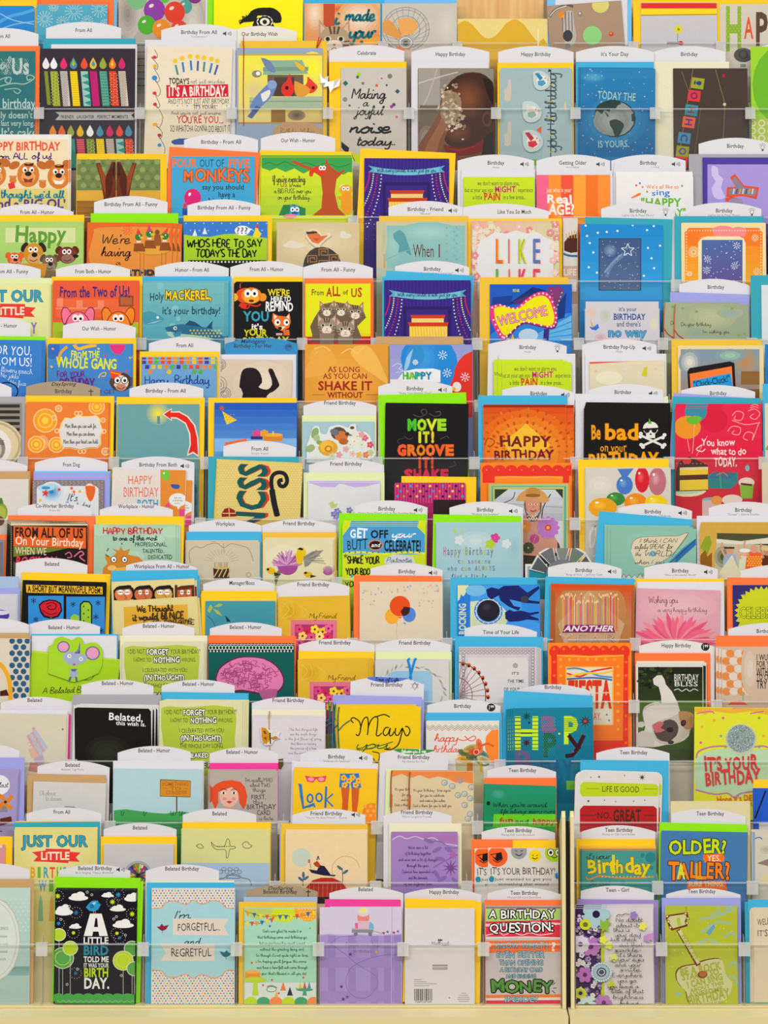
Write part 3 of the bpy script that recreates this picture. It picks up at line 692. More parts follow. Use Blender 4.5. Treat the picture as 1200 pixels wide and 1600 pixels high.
GR(752, 305, 1091, 690, '8e8a80', '5a4636', 8); R(752, 305, 850, 480, 'a09c92'); L('752 372 860 340 930 322', 5, 'c4c0b6'); L('838 305 800 420 770 480', 6, 'b4aea4'); R(760, 470, 840, 700, '6e6254'); SPOT(790, 620, 50, 80, '6e6254', '9a948a', 4)
P('850 480 862 420 900 360 960 326 1030 326 1075 356 1091 400 1091 600 1060 640 1000 662 930 664 880 640 852 580', '3e2216', 2); SPOT(972, 440, 96, 104, '3e2216', '7a4a2e', 9); SPOT(930, 590, 60, 50, '4a2a1a', '6a3f28', 6); P('1040 350 1075 356 1091 400 1091 470 1070 440', '1c100a', 2)
E(1062, 530, 24, 36, '5a3422'); E(1058, 532, 12, 22, '3a2014')
P('752 690 760 640 800 580 838 520 856 470 866 420 884 404 900 420 896 450 916 410 932 420 930 460 948 470 940 520 900 560 870 620 850 690', '7a4e34', 2); P('775 690 800 630 842 560 868 500 890 520 880 570 850 620 830 690', '936446', 2); L('868 470 880 420', 12, '8a5a3e'); L('900 480 918 428', 12, '8a5a3e')
P('860 410 890 404 930 420 946 460 932 520 900 560 866 540 850 500 858 450', '94806a', 2)
rg = random.Random(5)
for i in range(110):
    x, y = (888 + rg.gauss(0, 22), 470 + rg.gauss(0, 50)) if i < 76 else (930 + rg.gauss(0, 22), 530 + rg.gauss(0, 34)); r_ = rg.uniform(3, 10); a0 = rg.uniform(0, 6)
    P([(x + r_ * rg.uniform(.6, 1.3) * math.cos(a0 + q * .9), y + r_ * rg.uniform(.6, 1.2) * math.sin(a0 + q * .9)) for q in range(7)], ('c6b49c', 'a08a70', 'd8c9b2', '86705a', 'b8a48c')[i % 5])
P('868 646 900 656 950 660 1000 648 1050 618 1060 660 1000 690 900 690 872 668', '6e1616', 2); P('880 662 940 668 1010 650 1000 658 930 676', '8a2420'); P('1046 616 1091 580 1091 690 1036 690', '241a16')
env('white', 722, 275, 1066); sign(722, 205, 1070, 'Happy Birthday')
card('B', 2, 2, 303, 325, 'a3b8b9', 'three bird card', 'pale grey-blue card with three die-cut birds and sideways lettering', rc=14)
for y, k in ((400, 1), (600, 1.3)):
    P([(52, y - 44 * k), (40, y - 40 * k), (36, y - 8), (22, y), (26, y + 28), (22, y + 46), (52, y + 46)], 'cdbfae', 2)
P('298 450 288 470 292 494 302 494', 'cdbfae')
R(228, 310, 232, 720, '2a2a2a'); P('222 306 232 318 218 322', '222')
T('your birthday', 54, 478, 404, 528, '4a5a60', 'nw', -90)
for i in range(14): R(214, 352 + i * 25, 246, 356 + i * 25, ('3a444c', 'c9b83c', '3a444c')[i % 3])
def bird(cx, cy, s, body, wing, plate='c3d0d0', tail=-1):
    o = [(cx + s * a, cy + s * b) for a, b in ((-52, -44), (-30, -56), (10, -50), (36, -28), (50, -4), (44, 30), (16, 52), (-20, 54), (-42, 34), (-50, 4))]
    relief('die_cut_bird', [(smooth(o + [o[0]], 3)[:-1], plate), ([(cx + s * a, cy + s * b) for a, b in ((-32, 0), (-18, -28), (16, -28), (34, -4), (28, 24), (0, 38), (-24, 26))], 'e6e0d6'), ([(cx + s * a, cy + s * b) for a, b in ((-24, 4), (12, -2), (24, 18), (0, 34), (-22, 26))], body), ([(cx + s * a, cy + s * b) for a, b in ((-40, -40), (-20, -44), (6, -14), (-10, 2))], wing), ([(cx + s * a, cy + s * b) for a, b in ((30, -8), (42, -4), (30, 2))], 'd9a030'), ([(cx + s * a, cy + s * b) for a, b in ((18, -16), (23, -16), (23, -10), (18, -10))], '222')], 0.0024)
bird(190, 360, .78, '4a9ab8', '2f86b0'); bird(146, 500, .86, '8fb0a0', 'd8d4ca'); bird(150, 630, .9, 'd1303c', 'b8283a')
P('166 580 190 562 188 598', 'd06a34'); E(158, 725, 16, 14, '6aa43c')
env('yellow', -8, 280, 330); sign(-5, 205, 332, 'Happy Birthday')
card('B', 2, 362, 303, 697, '2877a5', 'globe card', 'ocean-blue starry card with a grey globe of the earth', n=1, dx=-9, dy=3, y1=306)
GR(350, 300, 697, 700, '2b80b0', '1c6596', 8); SPOT(420, 345, 60, 26, '2b80b0', '5aa4c4'); SPOT(515, 530, 150, 130, '2374a4', '3f92b4', 5)
rg = random.Random(3)
for i in range(110): E(rg.uniform(352, 695), rg.uniform(308, 700), *([rg.uniform(1.2, 3.2)] * 2), ('9cc4d6', 'c9d2c8', 'b87a50')[i % 3], 0, 6)
E(515, 530, 94, 82, '0d2f3a'); E(514, 530, 90, 78, '8f9490'); SPOT(500, 540, 80, 66, '868b88', '9da29c', 4)
P('428 500 440 470 480 450 520 446 545 462 530 470 515 490 498 486 490 500 470 490 458 510 440 495', '263c38', 2); P('492 540 520 532 556 552 550 580 530 612 515 605 505 575 494 560', '263c38', 2); P('590 510 606 505 604 545 592 540', '263c38'); P('470 498 490 516 484 524', '263c38')
T('TODAY THE', 440, 412, 610, 446, '9fc4c2', 'b', 4); T('IS YOURS.', 440, 628, 580, 658, '9fc4c2', 'b', -1)
env('blue', 342, 276, 690, how='standing behind the'); sign(342, 205, 690, "It's Your Day")
card('B', 2, 776, 305, 1108, '453730', 'letter block card', 'dark brown card with a vertical string of coloured letter tiles', n=0, f=0.0112)
L('865 305 860 340 830 520 812 640 800 720', 2, 'a08840'); L('815 320 850 420', 1.6, '907838'); L('966 312 990 400 1006 470 1000 620', 1.8, 'a08840'); E(1002, 338, 7, 8, 'b0202c'); E(1006, 466, 7, 7, 'd8c8a8'); L('900 480 885 600 870 700', 1.6, '8a7438')
for i, (x, y, c, s, tc) in enumerate(((886, 372, '9aa02c', '!', '2d3a80'), (870, 428, 'd63a3c', 'O', '5b2a6c'), (858, 492, '3f8a9c', 'H', '7c4a3a'), (846, 546, 'd8603c', 'H', '4f3a88'), (826, 616, '4a8aa6', 'C', '4a3a8c'), (818, 676, '94992c', 'O', '5a4a90'), (812, 724, 'd63a3c', 'N', '3a3a90'))):
    R(x - 28, y - 24, x + 28, y + 24, c, 8); T(s, x - 17, y - 15, x + 17, y + 15, tc, 'k', 98)
env('cream', 685, 275, 1026); sign(686, 205, 1010, 'Birthday')
card('B', 2, 1122, 208, 1420, '9ccc34', 'green circle card', 'lime green card printed with a huge darker green circle', n=0)
E(1270, 380, 140, 180, '6fb02c'); R(1100, 530, 1420, 700, 'b3c45c')
for q in range(5):
    for p in range(4): RING(1130 + p * 42, 550 + q * 34, 14, 13, 5, 'e4e8c4', 12)
sign(1150, 188, 1420, '')

# ================================================================ tier C
def eyes(x1, x2, y, r, p=.5, rim=None, look=(0, 0)):
    for x in (x1, x2):
        if rim: E(x, y, r + 3, r * 1.15 + 3, rim, 0, 14)
        E(x, y, r, r * 1.15, 'f6f4ee', 0, 14); E(x + look[0], y + look[1], r * p, r * p * 1.1, '141012', 0, 10)
card('C', 0, -130, 602, 310, 'e9e6e2', 'waving bears card', 'cream card of brown cartoon bears in party mood under red and purple lettering', n=1, dx=8, dy=2)
R(-130, 622, 304, 960, 'ead9b6'); R(-130, 842, 304, 960, 'd9cc7c')
T('PPY BIRTHDAY', -8, 636, 268, 672, 'dd4f3c', 'kj'); T('from ALL of us!', -34, 684, 234, 710, '5f3a7e', 'mj')
for cx, cy, r in ((-20, 780, 48), (126, 780, 50), (262, 788, 50)):
    for q in (-1, 1): E(cx + q * (62 if cx == 126 else 42), cy - (42 if cx == 126 else 54), 26, 17 if cx == 126 else 19, 'b8692c', q * 25)
    E(cx, cy, r, r * 1.12, 'cc7c34'); P([(cx - 20, cy - 52), (cx, cy - 46), (cx + 26, cy - 54), (cx + 20, cy - 38), (cx - 14, cy - 40)], '3a2418')
    eyes(cx - 15, cx + 15, cy - 22, 11, .5, None, (2, 2)); E(cx, cy + 10, 32, 26, 'e0a060'); E(cx, cy - 4, 15, 11, '221512')
    P([(cx - 24, cy + 14), (cx, cy + 22), (cx + 24, cy + 14), (cx + 16, cy + 34), (cx - 16, cy + 34)], 'f4eee4' if cx > 200 else '8a3a24', 1)
for x, y in ((58, 806), (190, 826)):
    E(x, y, 16, 14, 'cc7c34')
    for q in (-14, -5, 5, 14): L([(x + q * .5, y), (x + q, y - 22)], 7, 'cc7c34', 0)
R(38, 816, 66, 842, 'd83a3c', -15)
T('thought we\'d all', 4, 852, 288, 884, '2c8a9a', 'mj'); T('send a BIG OL\'', -60, 892, 294, 930, '5f3a8a', 'kj')
card('C', 0, 342, 687, 745, 'efc22c', 'brown boots card', 'photograph card of tall brown boots against green damask wallpaper, yellow edged')
R(342, 712, 716, 853, '6f7f4a'); DT(350, 722, 716, 845, 44, 13, '8c9a5e 7e8c54', 8); DT(372, 730, 716, 845, 44, 5, '5c6e3e'); R(342, 850, 716, 900, 'd6a844'); R(342, 896, 716, 1200, '9a6a2c')
for y in (900, 925, 950): R(342, y, 716, y + 4, '8a5a24')
for sx, m in ((0, 1), (1038, -1)):
    f_ = lambda s: [(sx + m * a, b) for a, b in xy(s)]
    P(f_('428 728 446 726 470 790 500 722 516 722 518 880 520 1000 455 1000 462 880 448 800'), '6b2c12', 1); P(f_('436 732 448 740 478 800 470 870 458 830'), '8f4420', 1); P(f_('506 728 514 726 512 800 498 770'), '3d160a'); P(f_('470 800 500 730 504 820 490 880 474 880'), '4f1e0c', 1)
env('yellow', 346, 686, 738)
card('C', 0, 766, 699, 1138, '4aa4cc', 'balloon monkeys card', 'sky blue card with orange block lettering and a magenta balloon')
T('FOUR', 768, 710, 878, 746, 'e8743a', 'k'); T('OUT OF', 890, 712, 1002, 745, '1f4c66', 'r'); T('FIVE', 1018, 711, 1116, 748, 'e8743a', 'k'); T('MONKEYS', 818, 758, 1114, 810, 'e8743a', 'kj', out='1d4458', ow=2)
T('say you should', 902, 824, 1090, 846, '1f3440', 'b'); T('have a', 974, 856, 1050, 880, '1f3440', 'b'); T('birthday', 930, 884, 1060, 910, '1f3440', 'b')
BL(860, 884, 38, 42, 'd42a78'); R(815, 930, 835, 960, '34549c'); R(818, 908, 832, 930, 'd8383c', 10)
env('orange', 756, 655, 1160, 681); sign(822, 597, 1152, 'Birthday - From All')
card('C', 1, 52, 700, 460, 'd3dc2e', 'treetop critters card', 'yellow-green card with a big brown tree and cartoon critters', n=1, dx=-4, f=0.0087)
GR(50, 700, 460, 960, 'd8df30', 'a9c83a', 6)
P('50 702 460 702 460 770 440 768 420 780 390 772 370 784 340 770 310 776 270 760 240 775 200 752 160 768 120 750 90 762 50 748', '3f9a4c', 1); L('60 735 90 725 120 738 160 722 200 740 250 726 300 742 340 728 400 745 450 730', 3, '2a7440')
P('340 705 358 740 396 770 420 756 424 764 388 800 380 860 396 930 430 962 280 962 320 930 326 860 318 790 290 770 180 722 200 716 300 760 336 762', 'b3502a', 0)
P('268 762 300 740 340 748 338 772 310 780 290 765 280 788 266 784', 'd63a2a', 2); eyes(318, 332, 750, 9, .4); E(424, 836, 22, 12, 'f2f0ee'); E(430, 848, 30, 24, 'e0a030'); P('412 870 450 860 462 930 440 962 408 930', 'e0982c', 2); P('388 880 410 874 412 894 400 890', 'e0982c'); eyes(420, 438, 842, 8, .4)
T('If you\'re expecting', 104, 784, 250, 812, '3f4a2c', 'nw'); T('US', 136, 812, 168, 834, '8a5a2a', 'b'); T('to make', 178, 818, 230, 834, '3f4a2c', 'nw'); T('a BIG FUSS over you', 110, 842, 276, 862, '3f4a2c', 'nw'); T('on your birthday...', 126, 870, 274, 890, '3f4a2c', 'nw')
P('130 962 150 915 200 912 250 930 250 962', '2e7c48'); P('176 962 182 930 180 912 200 922 216 912 222 940 224 962', '4a9ac8'); eyes(192, 212, 936, 10, .4); E(202, 950, 16, 6, '285a88'); E(180, 966, 30, 10, 'e88a94')
env('yellow', 45, 670, 455, 678); sign(50, 590, 382, 'Our Wish - Humor')
def stage(x0, y0, k):
    """purple theatre-stage print: x0, y0 = upper corner, k = scale"""
    X = lambda a: x0 + a * k; Y = lambda b: y0 + b * k
    for i in range(24): R(X(i * 16.3), Y(0), X(i * 16.3 + 5), Y(420), '3e2a86')
    R(X(84), Y(110), X(300), Y(300), '2a1a5c'); R(X(98), Y(124), X(286), Y(300), '3a2478')
    for s_ in (0, 1):
        f_ = lambda a: X(388 - a if s_ else a)
        for q, c in enumerate(('e4d9a0', 'cc3450', 'e4d9a0', 'cc3450')):
            for j in range(17):
                t_ = j / 16.0
                E(f_(78 - 18 * q - (64 - 8 * q) * t_ ** 1.9), Y(64 + (250 - 44 * q) * t_), 3.6 * k, 3.6 * k, c, 0, 6)
        P([(f_(18), Y(34)), (f_(76), Y(46)), (f_(64), Y(66)), (f_(20), Y(64)), (f_(36), Y(50))], '5fa3bb')
    P([(X(44 + 300 * i / 8), Y(66 - 14 * (1 - ((i - 4) / 4.0) ** 2) * -1 - 26)) for i in range(9)] + [(X(344 - 300 * i / 8), Y(66 + 14 * (1 - ((i - 4) / 4.0) ** 2) - 1)) for i in range(9)], '74b8cc')
    T('With every candle, a wish just for you', X(58), Y(46), X(330), Y(64), '2d3a6a', 'nw')
    P([(X(116), Y(148)), (X(276), Y(148)), (X(270), Y(164)), (X(122), Y(164))], 'c23f1c'); R(X(122), Y(164), X(268), Y(182), 'f0d890'); DT(X(126), Y(168), X(266), Y(176), 9 * k, 2.4 * k, 'e0a83c', 5)
    P([(X(104), Y(182)), (X(290), Y(182)), (X(284), Y(200)), (X(112), Y(200))], 'c23f1c'); R(X(112), Y(200), X(284), Y(250), 'f0c63c')
    for i in range(13): L([(X(118 + i * 13), Y(204)), (X(122 + i * 13), Y(246))], 3 * k, 'f4e4a0', 0)
    for i in range(40): E(X(8 + (i * 37) % 370), Y(270 + (i * 53) % 120), 2.2, 2.2, ('e4d9a0', 'cc3450', '4a8ac8')[i % 3], 0, 6)
card('C', 1, 512, 706, 891, '34217a', 'upper purple stage card', 'dark purple stage-curtain card in front of a tilted yellow envelope', n=0, y1=708)
stage(512, 706, .975)
env('yellow', 496, 662, 920, 684); env('yellow', 500, 690, 860)
def alarm(x0, y0, W):
    k = W / 315.0; X = lambda a: x0 + a * k; Y = lambda b: y0 + b * k
    T('we don\'t want to alarm you,', X(62), Y(18), X(252), Y(38), '3f3a2c', 'r'); T('but at your age you', X(6), Y(48), X(132), Y(68), '3f3a2c', 'r'); T('MiGHT', X(140), Y(42), X(235), Y(68), 'c02a78', 'k'); T('experience', X(244), Y(48), X(312), Y(68), '3f3a2c', 'r')
    T('a little', X(42), Y(80), X(84), Y(100), '3f3a2c', 'r'); T('PAiN', X(92), Y(70), X(168), Y(104), 'd42a34', 'kj'); T('in a few areas...', X(178), Y(80), X(280), Y(100), '3f3a2c', 'r')
card('C', 2, -160, 790, 156, 'c2d92c', 'upper lime alarm-lettering card', 'lime card with small dark and pink lettering in the upper of two such pockets', n=0)
alarm(-160, 790, 314); GR(-160, 898, 156, 1000, 'c2d92c', 'a8c82c', 4)
env('white', -170, 757, 160); sign(-186, 690, 156, 'Birthday', 'Hoops', 'spk', y1=690)
card('C', 2, 166, 781, 494, 'e8762c', 'striped age-question card', 'orange and pink striped card asking an age in white letters', n=0)
for i, c in enumerate(('ea6a8c', 'f0913c', 'e2583c', 'f0a03c', 'e8762c', 'f0913c')): R(166 + i * 55, 781, 222 + i * 55, 1000, c)
T('just what is your', 212, 838, 322, 858, 'f6e6d8', 'r'); T('Real', 212, 868, 328, 906, 'f8efe8', 'kj'); T('AGE?', 222, 912, 336, 956, 'f8efe8', 'kj')
env('white', 166, 762, 506); sign(166, 690, 495, 'Getting Older', 'recordable', 'spk', tx=328)
card('C', 2, 522, 790, 866, 'ebe9e8', 'sing-along card', 'white card with orange, blue and green celebration lettering', n=2, dx=-1, dy=12, f=0.0076)
T("We'd all like to", 656, 826, 802, 842, 'e8803c', 'bj'); T('sing', 680, 848, 760, 872, '2a7ac8', 'bj'); T('"HAPPY', 632, 886, 812, 922, '6aae2c', 'k'); T('BIRTHDAY"', 620, 932, 834, 964, '6aae2c', 'k'); P('588 882 622 862 634 862 630 872 592 886', 'e8803c')
for x, y, c in ((612, 828, 'd8383c'), (628, 818, '2a7ac8'), (640, 835, 'e8803c'), (816, 830, '888'), (660, 856, '6aae2c')): E(x, y, 5, 5, c, 0, 6)
env('white', 518, 720, 866, 776); sign(500, 690, 832, 'Birthday', 'Press the button', 'spk')
card('C', 2, 912, 712, 1290, '4f3d93', 'lilac cut-out letter card', 'lilac card with a dark purple border and an orange-edged cut-out letter', n=1, dx=-4, f=0.0098)
R(930, 734, 1290, 1000, 'ab9ad6')
P('950 740 975 748 980 780 1000 800 990 840 1010 880 985 890 960 880 948 840 966 810 948 780', 'cfc4ec', 2); P('1030 792 1052 776 1094 828 1160 836 1150 890 1090 876 1014 880 1016 836 1056 834', 'd9542c'); P('1040 798 1054 790 1096 838 1150 846 1140 878 1086 866 1026 870 1026 844 1060 840', '8b8494')
for i in range(7): R(1044 + i * 14, 842, 1050 + i * 14, 866, ('d8d4dc', '55506a', 'c9a23c')[i % 3], 12)
P('1010 885 1040 876 1080 890 1080 900 1010 900', 'd9542c'); E(1055, 905, 34, 20, '9a90a8')
env('grey', 846, 688, 1290); sign(890, 615, 1218, 'Birthday', None, 'bulb')

# ================================================================ tier D
card('D', 3, -140, 140, 372, 'a9cb74', 'cheering dogs card', 'pale green card of four cartoon dogs below big green lettering', n=1, dx=2)
R(24, 160, 336, 226, 'd3dca4'); T('Happy', 66, 154, 296, 222, '5f9436', 'kj')
for cx, cy, w_, h_, c, ec in ((66, 300, 34, 30, 'd9642c', 'd9642c'), (150, 276, 44, 48, 'c98c2c', '2a1c14'), (222, 318, 34, 38, '7a6448', '5a4838'), (300, 282, 42, 38, '7a3420', '5a2414')):
    E(cx - w_ * .9, cy - h_ * .6, w_ * .34, h_ * .5, ec, 30); E(cx + w_ * .9, cy - h_ * .6, w_ * .34, h_ * .5, ec, -30); E(cx, cy, w_, h_, c); E(cx + 3, cy + h_ * .4, w_ * .7, h_ * .5, mixc(lin(c), (1, 1, .9, 1), .12)); eyes(cx - w_ * .3, cx + w_ * .2, cy - h_ * .4, w_ * .24, .5); E(cx + (w_ * .1 if cx < 290 else w_ * .9), cy + h_ * .1, w_ * .3, h_ * .22, '15100e')
    L([(cx - w_ * .4, cy + h_ * .55), (cx, cy + h_ * .7), (cx + w_ * .4, cy + h_ * .5)], 3, '2a1a14')
P('196 350 250 350 256 420 190 420', '7a6448'); P('90 320 210 320 200 380 100 380', 'c98c2c')
env('yellow', -140, 102, 376); sign(3, 45, 330, 'From All - Humor', y1=62, tx=166)
card('D', 3, 390, 135, 772, 'd9682c', 'ducks at table card', 'orange card of party-hatted ducks around a table beside thin lettering', n=2, dx=20, dy=-2, y1=138)
P('420 175 450 158 740 158 752 190 752 380 412 380', 'dc8f44', 2); burst(570, 172, 20, 'e6503c', 10)
T("We're", 450, 190, 582, 230, '2c2018', 'niw'); T('having', 450, 246, 586, 286, '2c2018', 'niw'); T('a', 516, 304, 540, 324, '2c2018', 'niw'); T('BIRTHDAY', 520, 348, 752, 372, '4a4038', 'k', out='eee2d0', ow=3)
E(682, 258, 82, 26, 'c98a2c'); E(682, 254, 82, 24, 'd9a040'); 
for x in (624, 640, 720, 738): R(x, 270, x + 4, 370, 'b87a28')
for x, y, c in ((620, 200, 'd63a3c'), (668, 186, 'd63a6c'), (736, 196, 'd63a3c')):
    P([(x - 24, y + 66), (x - 20, y + 30), (x + 20, y + 30), (x + 30, y + 66)], '8a4a20', 1); R(x - 10, y + 18, x + 8, y + 26, 'e8e0d0'); E(x, y, 17, 17, '2f7a34'); E(x + (14 if x < 700 else -14), y + 4, 10, 6, 'e0b030'); P([(x - 12, y - 10), (x - 4 if x < 700 else x + 16, y - 40), (x + 10, y - 14)], c); E(x + 3, y - 4, 3, 3, 'fff', 0, 8)
E(702, 180, 10, 12, '7a4a24'); P('690 190 716 190 722 240 686 240', '8f5526')
env('lime', 405, 95, 796); sign(420, 18, 748, 'Birthday From All - Funny', tx=584)
card('D', 3, 820, 131, 1194, '3f79c4', 'hillside lettering card', 'blue-sky and lime-hill card with black hand lettering and a speech bubble', n=0)
P('820 190 880 198 940 200 1000 188 1060 186 1120 196 1194 206 1194 320 820 320', 'a4c62c'); DT(830, 140, 1190, 185, 40, 2.5, 'dfeaf6')
for x, y in ((870, 190), (914, 182)): P([(x, y - 24), (x + 11, y + 6), (x - 11, y + 6)], 'dfe8f0')
E(1082, 172, 34, 22, 'eef0f4'); P('1108 160 1128 166 1106 178', 'eef0f4'); T('???', 1054, 158, 1108, 186, '666', 'b'); P('1128 196 1136 178 1140 160 1150 158 1156 176 1168 186 1156 204 1134 204', 'e8d030', 1); P('1140 160 1152 142 1156 162', 'c83a5c')
T("WHO'S HERE TO SAY", 836, 214, 1174, 246, '141414', 'mj'); T('TODAY\'S THE DAY', 874, 258, 1150, 290, '141414', 'mj'); R(840, 304, 1190, 420, '111'); DT(846, 312, 1190, 312, 16, 4.5, 'e8e8e0', 6); P('1150 330 1180 322 1190 340 1190 360 1150 360', 'b84a6c', 1)
env('yellow', 820, 105, 1214); sign(838, 32, 1163, 'Birthday From All - Funny', y1=34)
card('D', 4, 122, 134, 490, 'd8c69c', 'songbird on tortoise card', 'beige wrapped card of an orange bird riding a dark spiral-shelled tortoise', n=0, y1=137)
SPOT(306, 230, 200, 110, 'd8c69c', 'e6d8b4'); 
for x, y in ((200, 238), (428, 196)): E(x, y, 50 if x < 300 else 26, 12, 'e6dccb'); E(x - 10, y - 10, 24 if x < 300 else 12, 12, 'e6dccb')
P('238 340 245 300 270 262 310 246 352 250 388 275 404 305 404 345', '2f2218', 2)
for cx, cy in ((280, 300), (330, 270), (376, 296), (330, 322)):
    L([(cx - 20, cy + 16), (cx - 20, cy - 16), (cx + 20, cy - 16), (cx + 20, cy + 12), (cx - 10, cy + 12), (cx - 10, cy - 6), (cx + 10, cy - 6), (cx + 10, cy + 2)], 5, 'b07a3a', 0)
relief('die_cut_bird', [('250 200 256 176 280 164 306 172 326 192 360 182 366 196 340 214 318 238 314 248 296 248 268 226', 'e9dcc0'), ('258 196 264 182 282 172 300 178 320 198 352 192 330 212 306 232 280 224', 'd9702c'), ('252 178 300 176 302 184 256 190', '2a1c14'), ('282 206 312 208 300 222', 'c05018')], .0024, 'orange die-cut songbird')
def wrap(x0, y0, x1, y1):
    relief('cellophane_sleeve', [([(x0, y0), (x1, y0 + 3), (x1, y1), (x0, y1)], 'fff')], .0042, None, .0004, CELLO)
wrap(118, 126, 494, 420)
card('D', 4, 566, 135, 970, 'c9bf9e', 'slate bird silhouette card', 'weathered aqua card with a perched bird silhouette and brown serif lettering', n=1, dx=1, dy=4)
R(612, 150, 962, 460, '8fbcb8'); SPOT(800, 180, 140, 46, '8fbcb8', 'a6cbc4'); SPOT(640, 240, 50, 90, '8fbcb8', 'a2c6bc'); R(598, 142, 606, 460, 'c4a878'); R(566, 340, 640, 460, 'b4c0a8'); SPOT(600, 200, 14, 80, 'c9bf9e', 'b0b89a')
P('650 180 668 170 690 184 700 210 712 244 722 282 706 274 690 262 664 272 668 240 648 214 640 190', '5f9ba2', 2); L('612 300 660 280 700 262 760 250', 3, '86aeae')
DT(880, 160, 950, 340, 22, 5, '7fb0ae 96c2bc', 6)
T('When', 730, 234, 824, 290, '6a2a20', 'r'); T('I', 842, 234, 852, 290, '6a2a20', 'b')
env('gold', 578, 107, 976); sign(620, 40, 950, 'Birthday - Friend', '"Blessed"', 'spk')
card('D', 5, -122, 138, 268, 'd9b9b0', 'layered word card', 'blossom-bordered card repeating one word in tall thin rainbow letters', n=1, dx=-4)
GR(-122, 138, 268, 480, 'e6a8a0', 'd0cfa4', 8, 1)
rg = random.Random(8)
for i in range(60):
    x, y = rg.uniform(-118, 264), rg.uniform(144, 420)
    if -60 < x < 225 and y > 190: x = rg.choice((-100, 250)) + rg.uniform(-18, 18)
    FL(x, y, 17, 5, ('e4bdb4', 'ddd6b8', 'ecd0c4', 'd98f90')[i % 4], 'e8dcc8', 1)
relief('scalloped_plate', [('-96 480 -100 260 -84 215 -50 200 -20 180 30 186 76 172 120 186 170 180 200 200 232 214 244 260 240 480', 'dfdfe0')], .0016, 'pale scalloped plate', .001)
K.z += .0016
for y, q in ((210, 0), (344, 1)):
    for ch, a, c, c2 in (('L', -20, 'd9682c', 'e6b41c'), ('I', 38, 'c42a6c', 'e6a81c'), ('K', 82, '9aba1c', 'e0d030'), ('E', 146, '4a78a8', 'c46a9a')):
        w_ = 8 if ch == 'I' else 36
        cc, c3 = (c, c2) if not q else (('4aa05a', '9aba1c'), ('e0a81c', 'd83a5c'), ('d83a6c', 'e05a6c'), ('d8485c', 'e08a5c'))[('L', 'I', 'K', 'E').index(ch)]
        T(ch, a + 4, y, a + w_ + 4, y + 108, c3, 'r'); T(ch, a, y, a + w_, y + 108, cc, 'r')
    E(180, y + 106, 4, 4, 'd8404c', 0, 8)
env('yellow', -152, 118, 280); sign(-178, 45, 222, 'Like You So Much', tx=68, y1=58)
card('D', 5, 284, 116, 350, 'd9d4cc', 'chocolate cake corner card', 'narrow strip of a white card with a chocolate candle cake on a blue plate', n=0, f=.020)
P('290 225 312 196 350 186 350 268 320 272 290 262', '4a2418', 1); L('280 272 310 284 350 286', 10, '2f6a9c'); 
for x in (298, 310, 322, 334, 344): R(x, 170 + abs(x - 330) * .5, x + 4, 206, ('c9a060', 'd8607c')[x % 2])
R(284, 330, 350, 500, 'c4a890'); T('LiFE', 286, 344, 346, 372, 'e4d8cc', 'k')
card('D', 5, 362, 143, 730, '2a8cc8', 'shooting star window card', 'bright blue dotted card with a clear sparkly shooting star window', n=0, y1=147)
GR(360, 143, 732, 480, '2286c6', '3a9ed4', 6)
for x, y in ((392, 196), (440, 182), (528, 174), (596, 148), (660, 170), (690, 152), (718, 240), (680, 296), (692, 340), (646, 374), (420, 270), (400, 336), (404, 228), (664, 250), (436, 360), (386, 150), (480, 178)): E(x, y, 5, 5, 'e8f2fa', 0, 8)
R(444, 206, 634, 440, '20446c'); GR(450, 210, 628, 436, '2a4c80', '4f6a92', 6); SPOT(495, 262, 36, 34, '2d5084', '8aa0c0', 6); L('480 380 500 330 550 284', 16, '6480a8'); L('470 360 510 310 550 276', 8, '8398ba')
rg = random.Random(2)
for i in range(60): E(rg.uniform(455, 625), rg.uniform(215, 430), 1.8, 1.8, 'd8e2f0', 0, 5)
for i in range(5):
    a = i * 1.2566 - 1.57; b_ = a + 1.2566
    L([(574 + 30 * math.cos(a), 260 + 30 * math.sin(a)), (574 + 13 * math.cos(a + .628), 260 + 13 * math.sin(a + .628)), (574 + 30 * math.cos(b_), 260 + 30 * math.sin(b_))], 4, 'dce6f4', 0)
relief('clear_window', [('446 208 632 208 632 438 446 438', 'fff')], .0012, 'clear plastic window', .0004, CELLO)
env('teal', 384, 112, 774, 122); sign(455, 47, 785, 'Birthday', 'Lights Up & Plays Music!', 'bulb')
card('D', 5, 812, 137, 1190, 'ead9a8', 'orange frame night window card', 'cream card with an orange dotted frame around a night-blue window', n=0, rc=6)
P('828 180 846 160 1160 160 1176 180 1176 480 828 480', 'e87a2a', 0); GR(828, 240, 1176, 480, 'e98a2c', 'f0b63a', 6); E(1000, 176, 54, 26, 'ee8f8c'); E(1068, 180, 40, 24, 'e87c84'); E(930, 210, 40, 50, 'ec8440'); P('945 160 1100 160 1098 200 1040 196 960 196', 'ee8f8c', 1)
DT(836, 172, 1170, 172, 12, 2.6, 'f8ecd0', 6); 
for q in range(16): E(836, 172 + q * 13, 2.8, 2.8, 'f8ecd0', 0, 6); E(1168, 172 + q * 13, 2.8, 2.8, 'f8ecd0', 0, 6)
burst(868, 268, 22, 'f6dcae', 16); burst(1142, 205, 14, 'f4c8a0', 12); burst(1150, 356, 14, 'f8dc9a', 10); burst(850, 366, 10, 'f6dcae', 10)
P('888 480 888 225 905 204 930 198 1070 198 1092 208 1100 230 1100 480', 'ece2b8', 1); GR(904, 214, 1086, 480, '4f6aa0', '6a4f88', 6)
rg = random.Random(6)
for i in range(40): E(rg.uniform(910, 1080), rg.uniform(218, 400), 2.2, 2.2, 'dfe4f0', 0, 5)
for x, y in ((1060, 240), (926, 350), (930, 300), (1050, 330)): burst(x, y, 14, 'c9d0e4', 8)
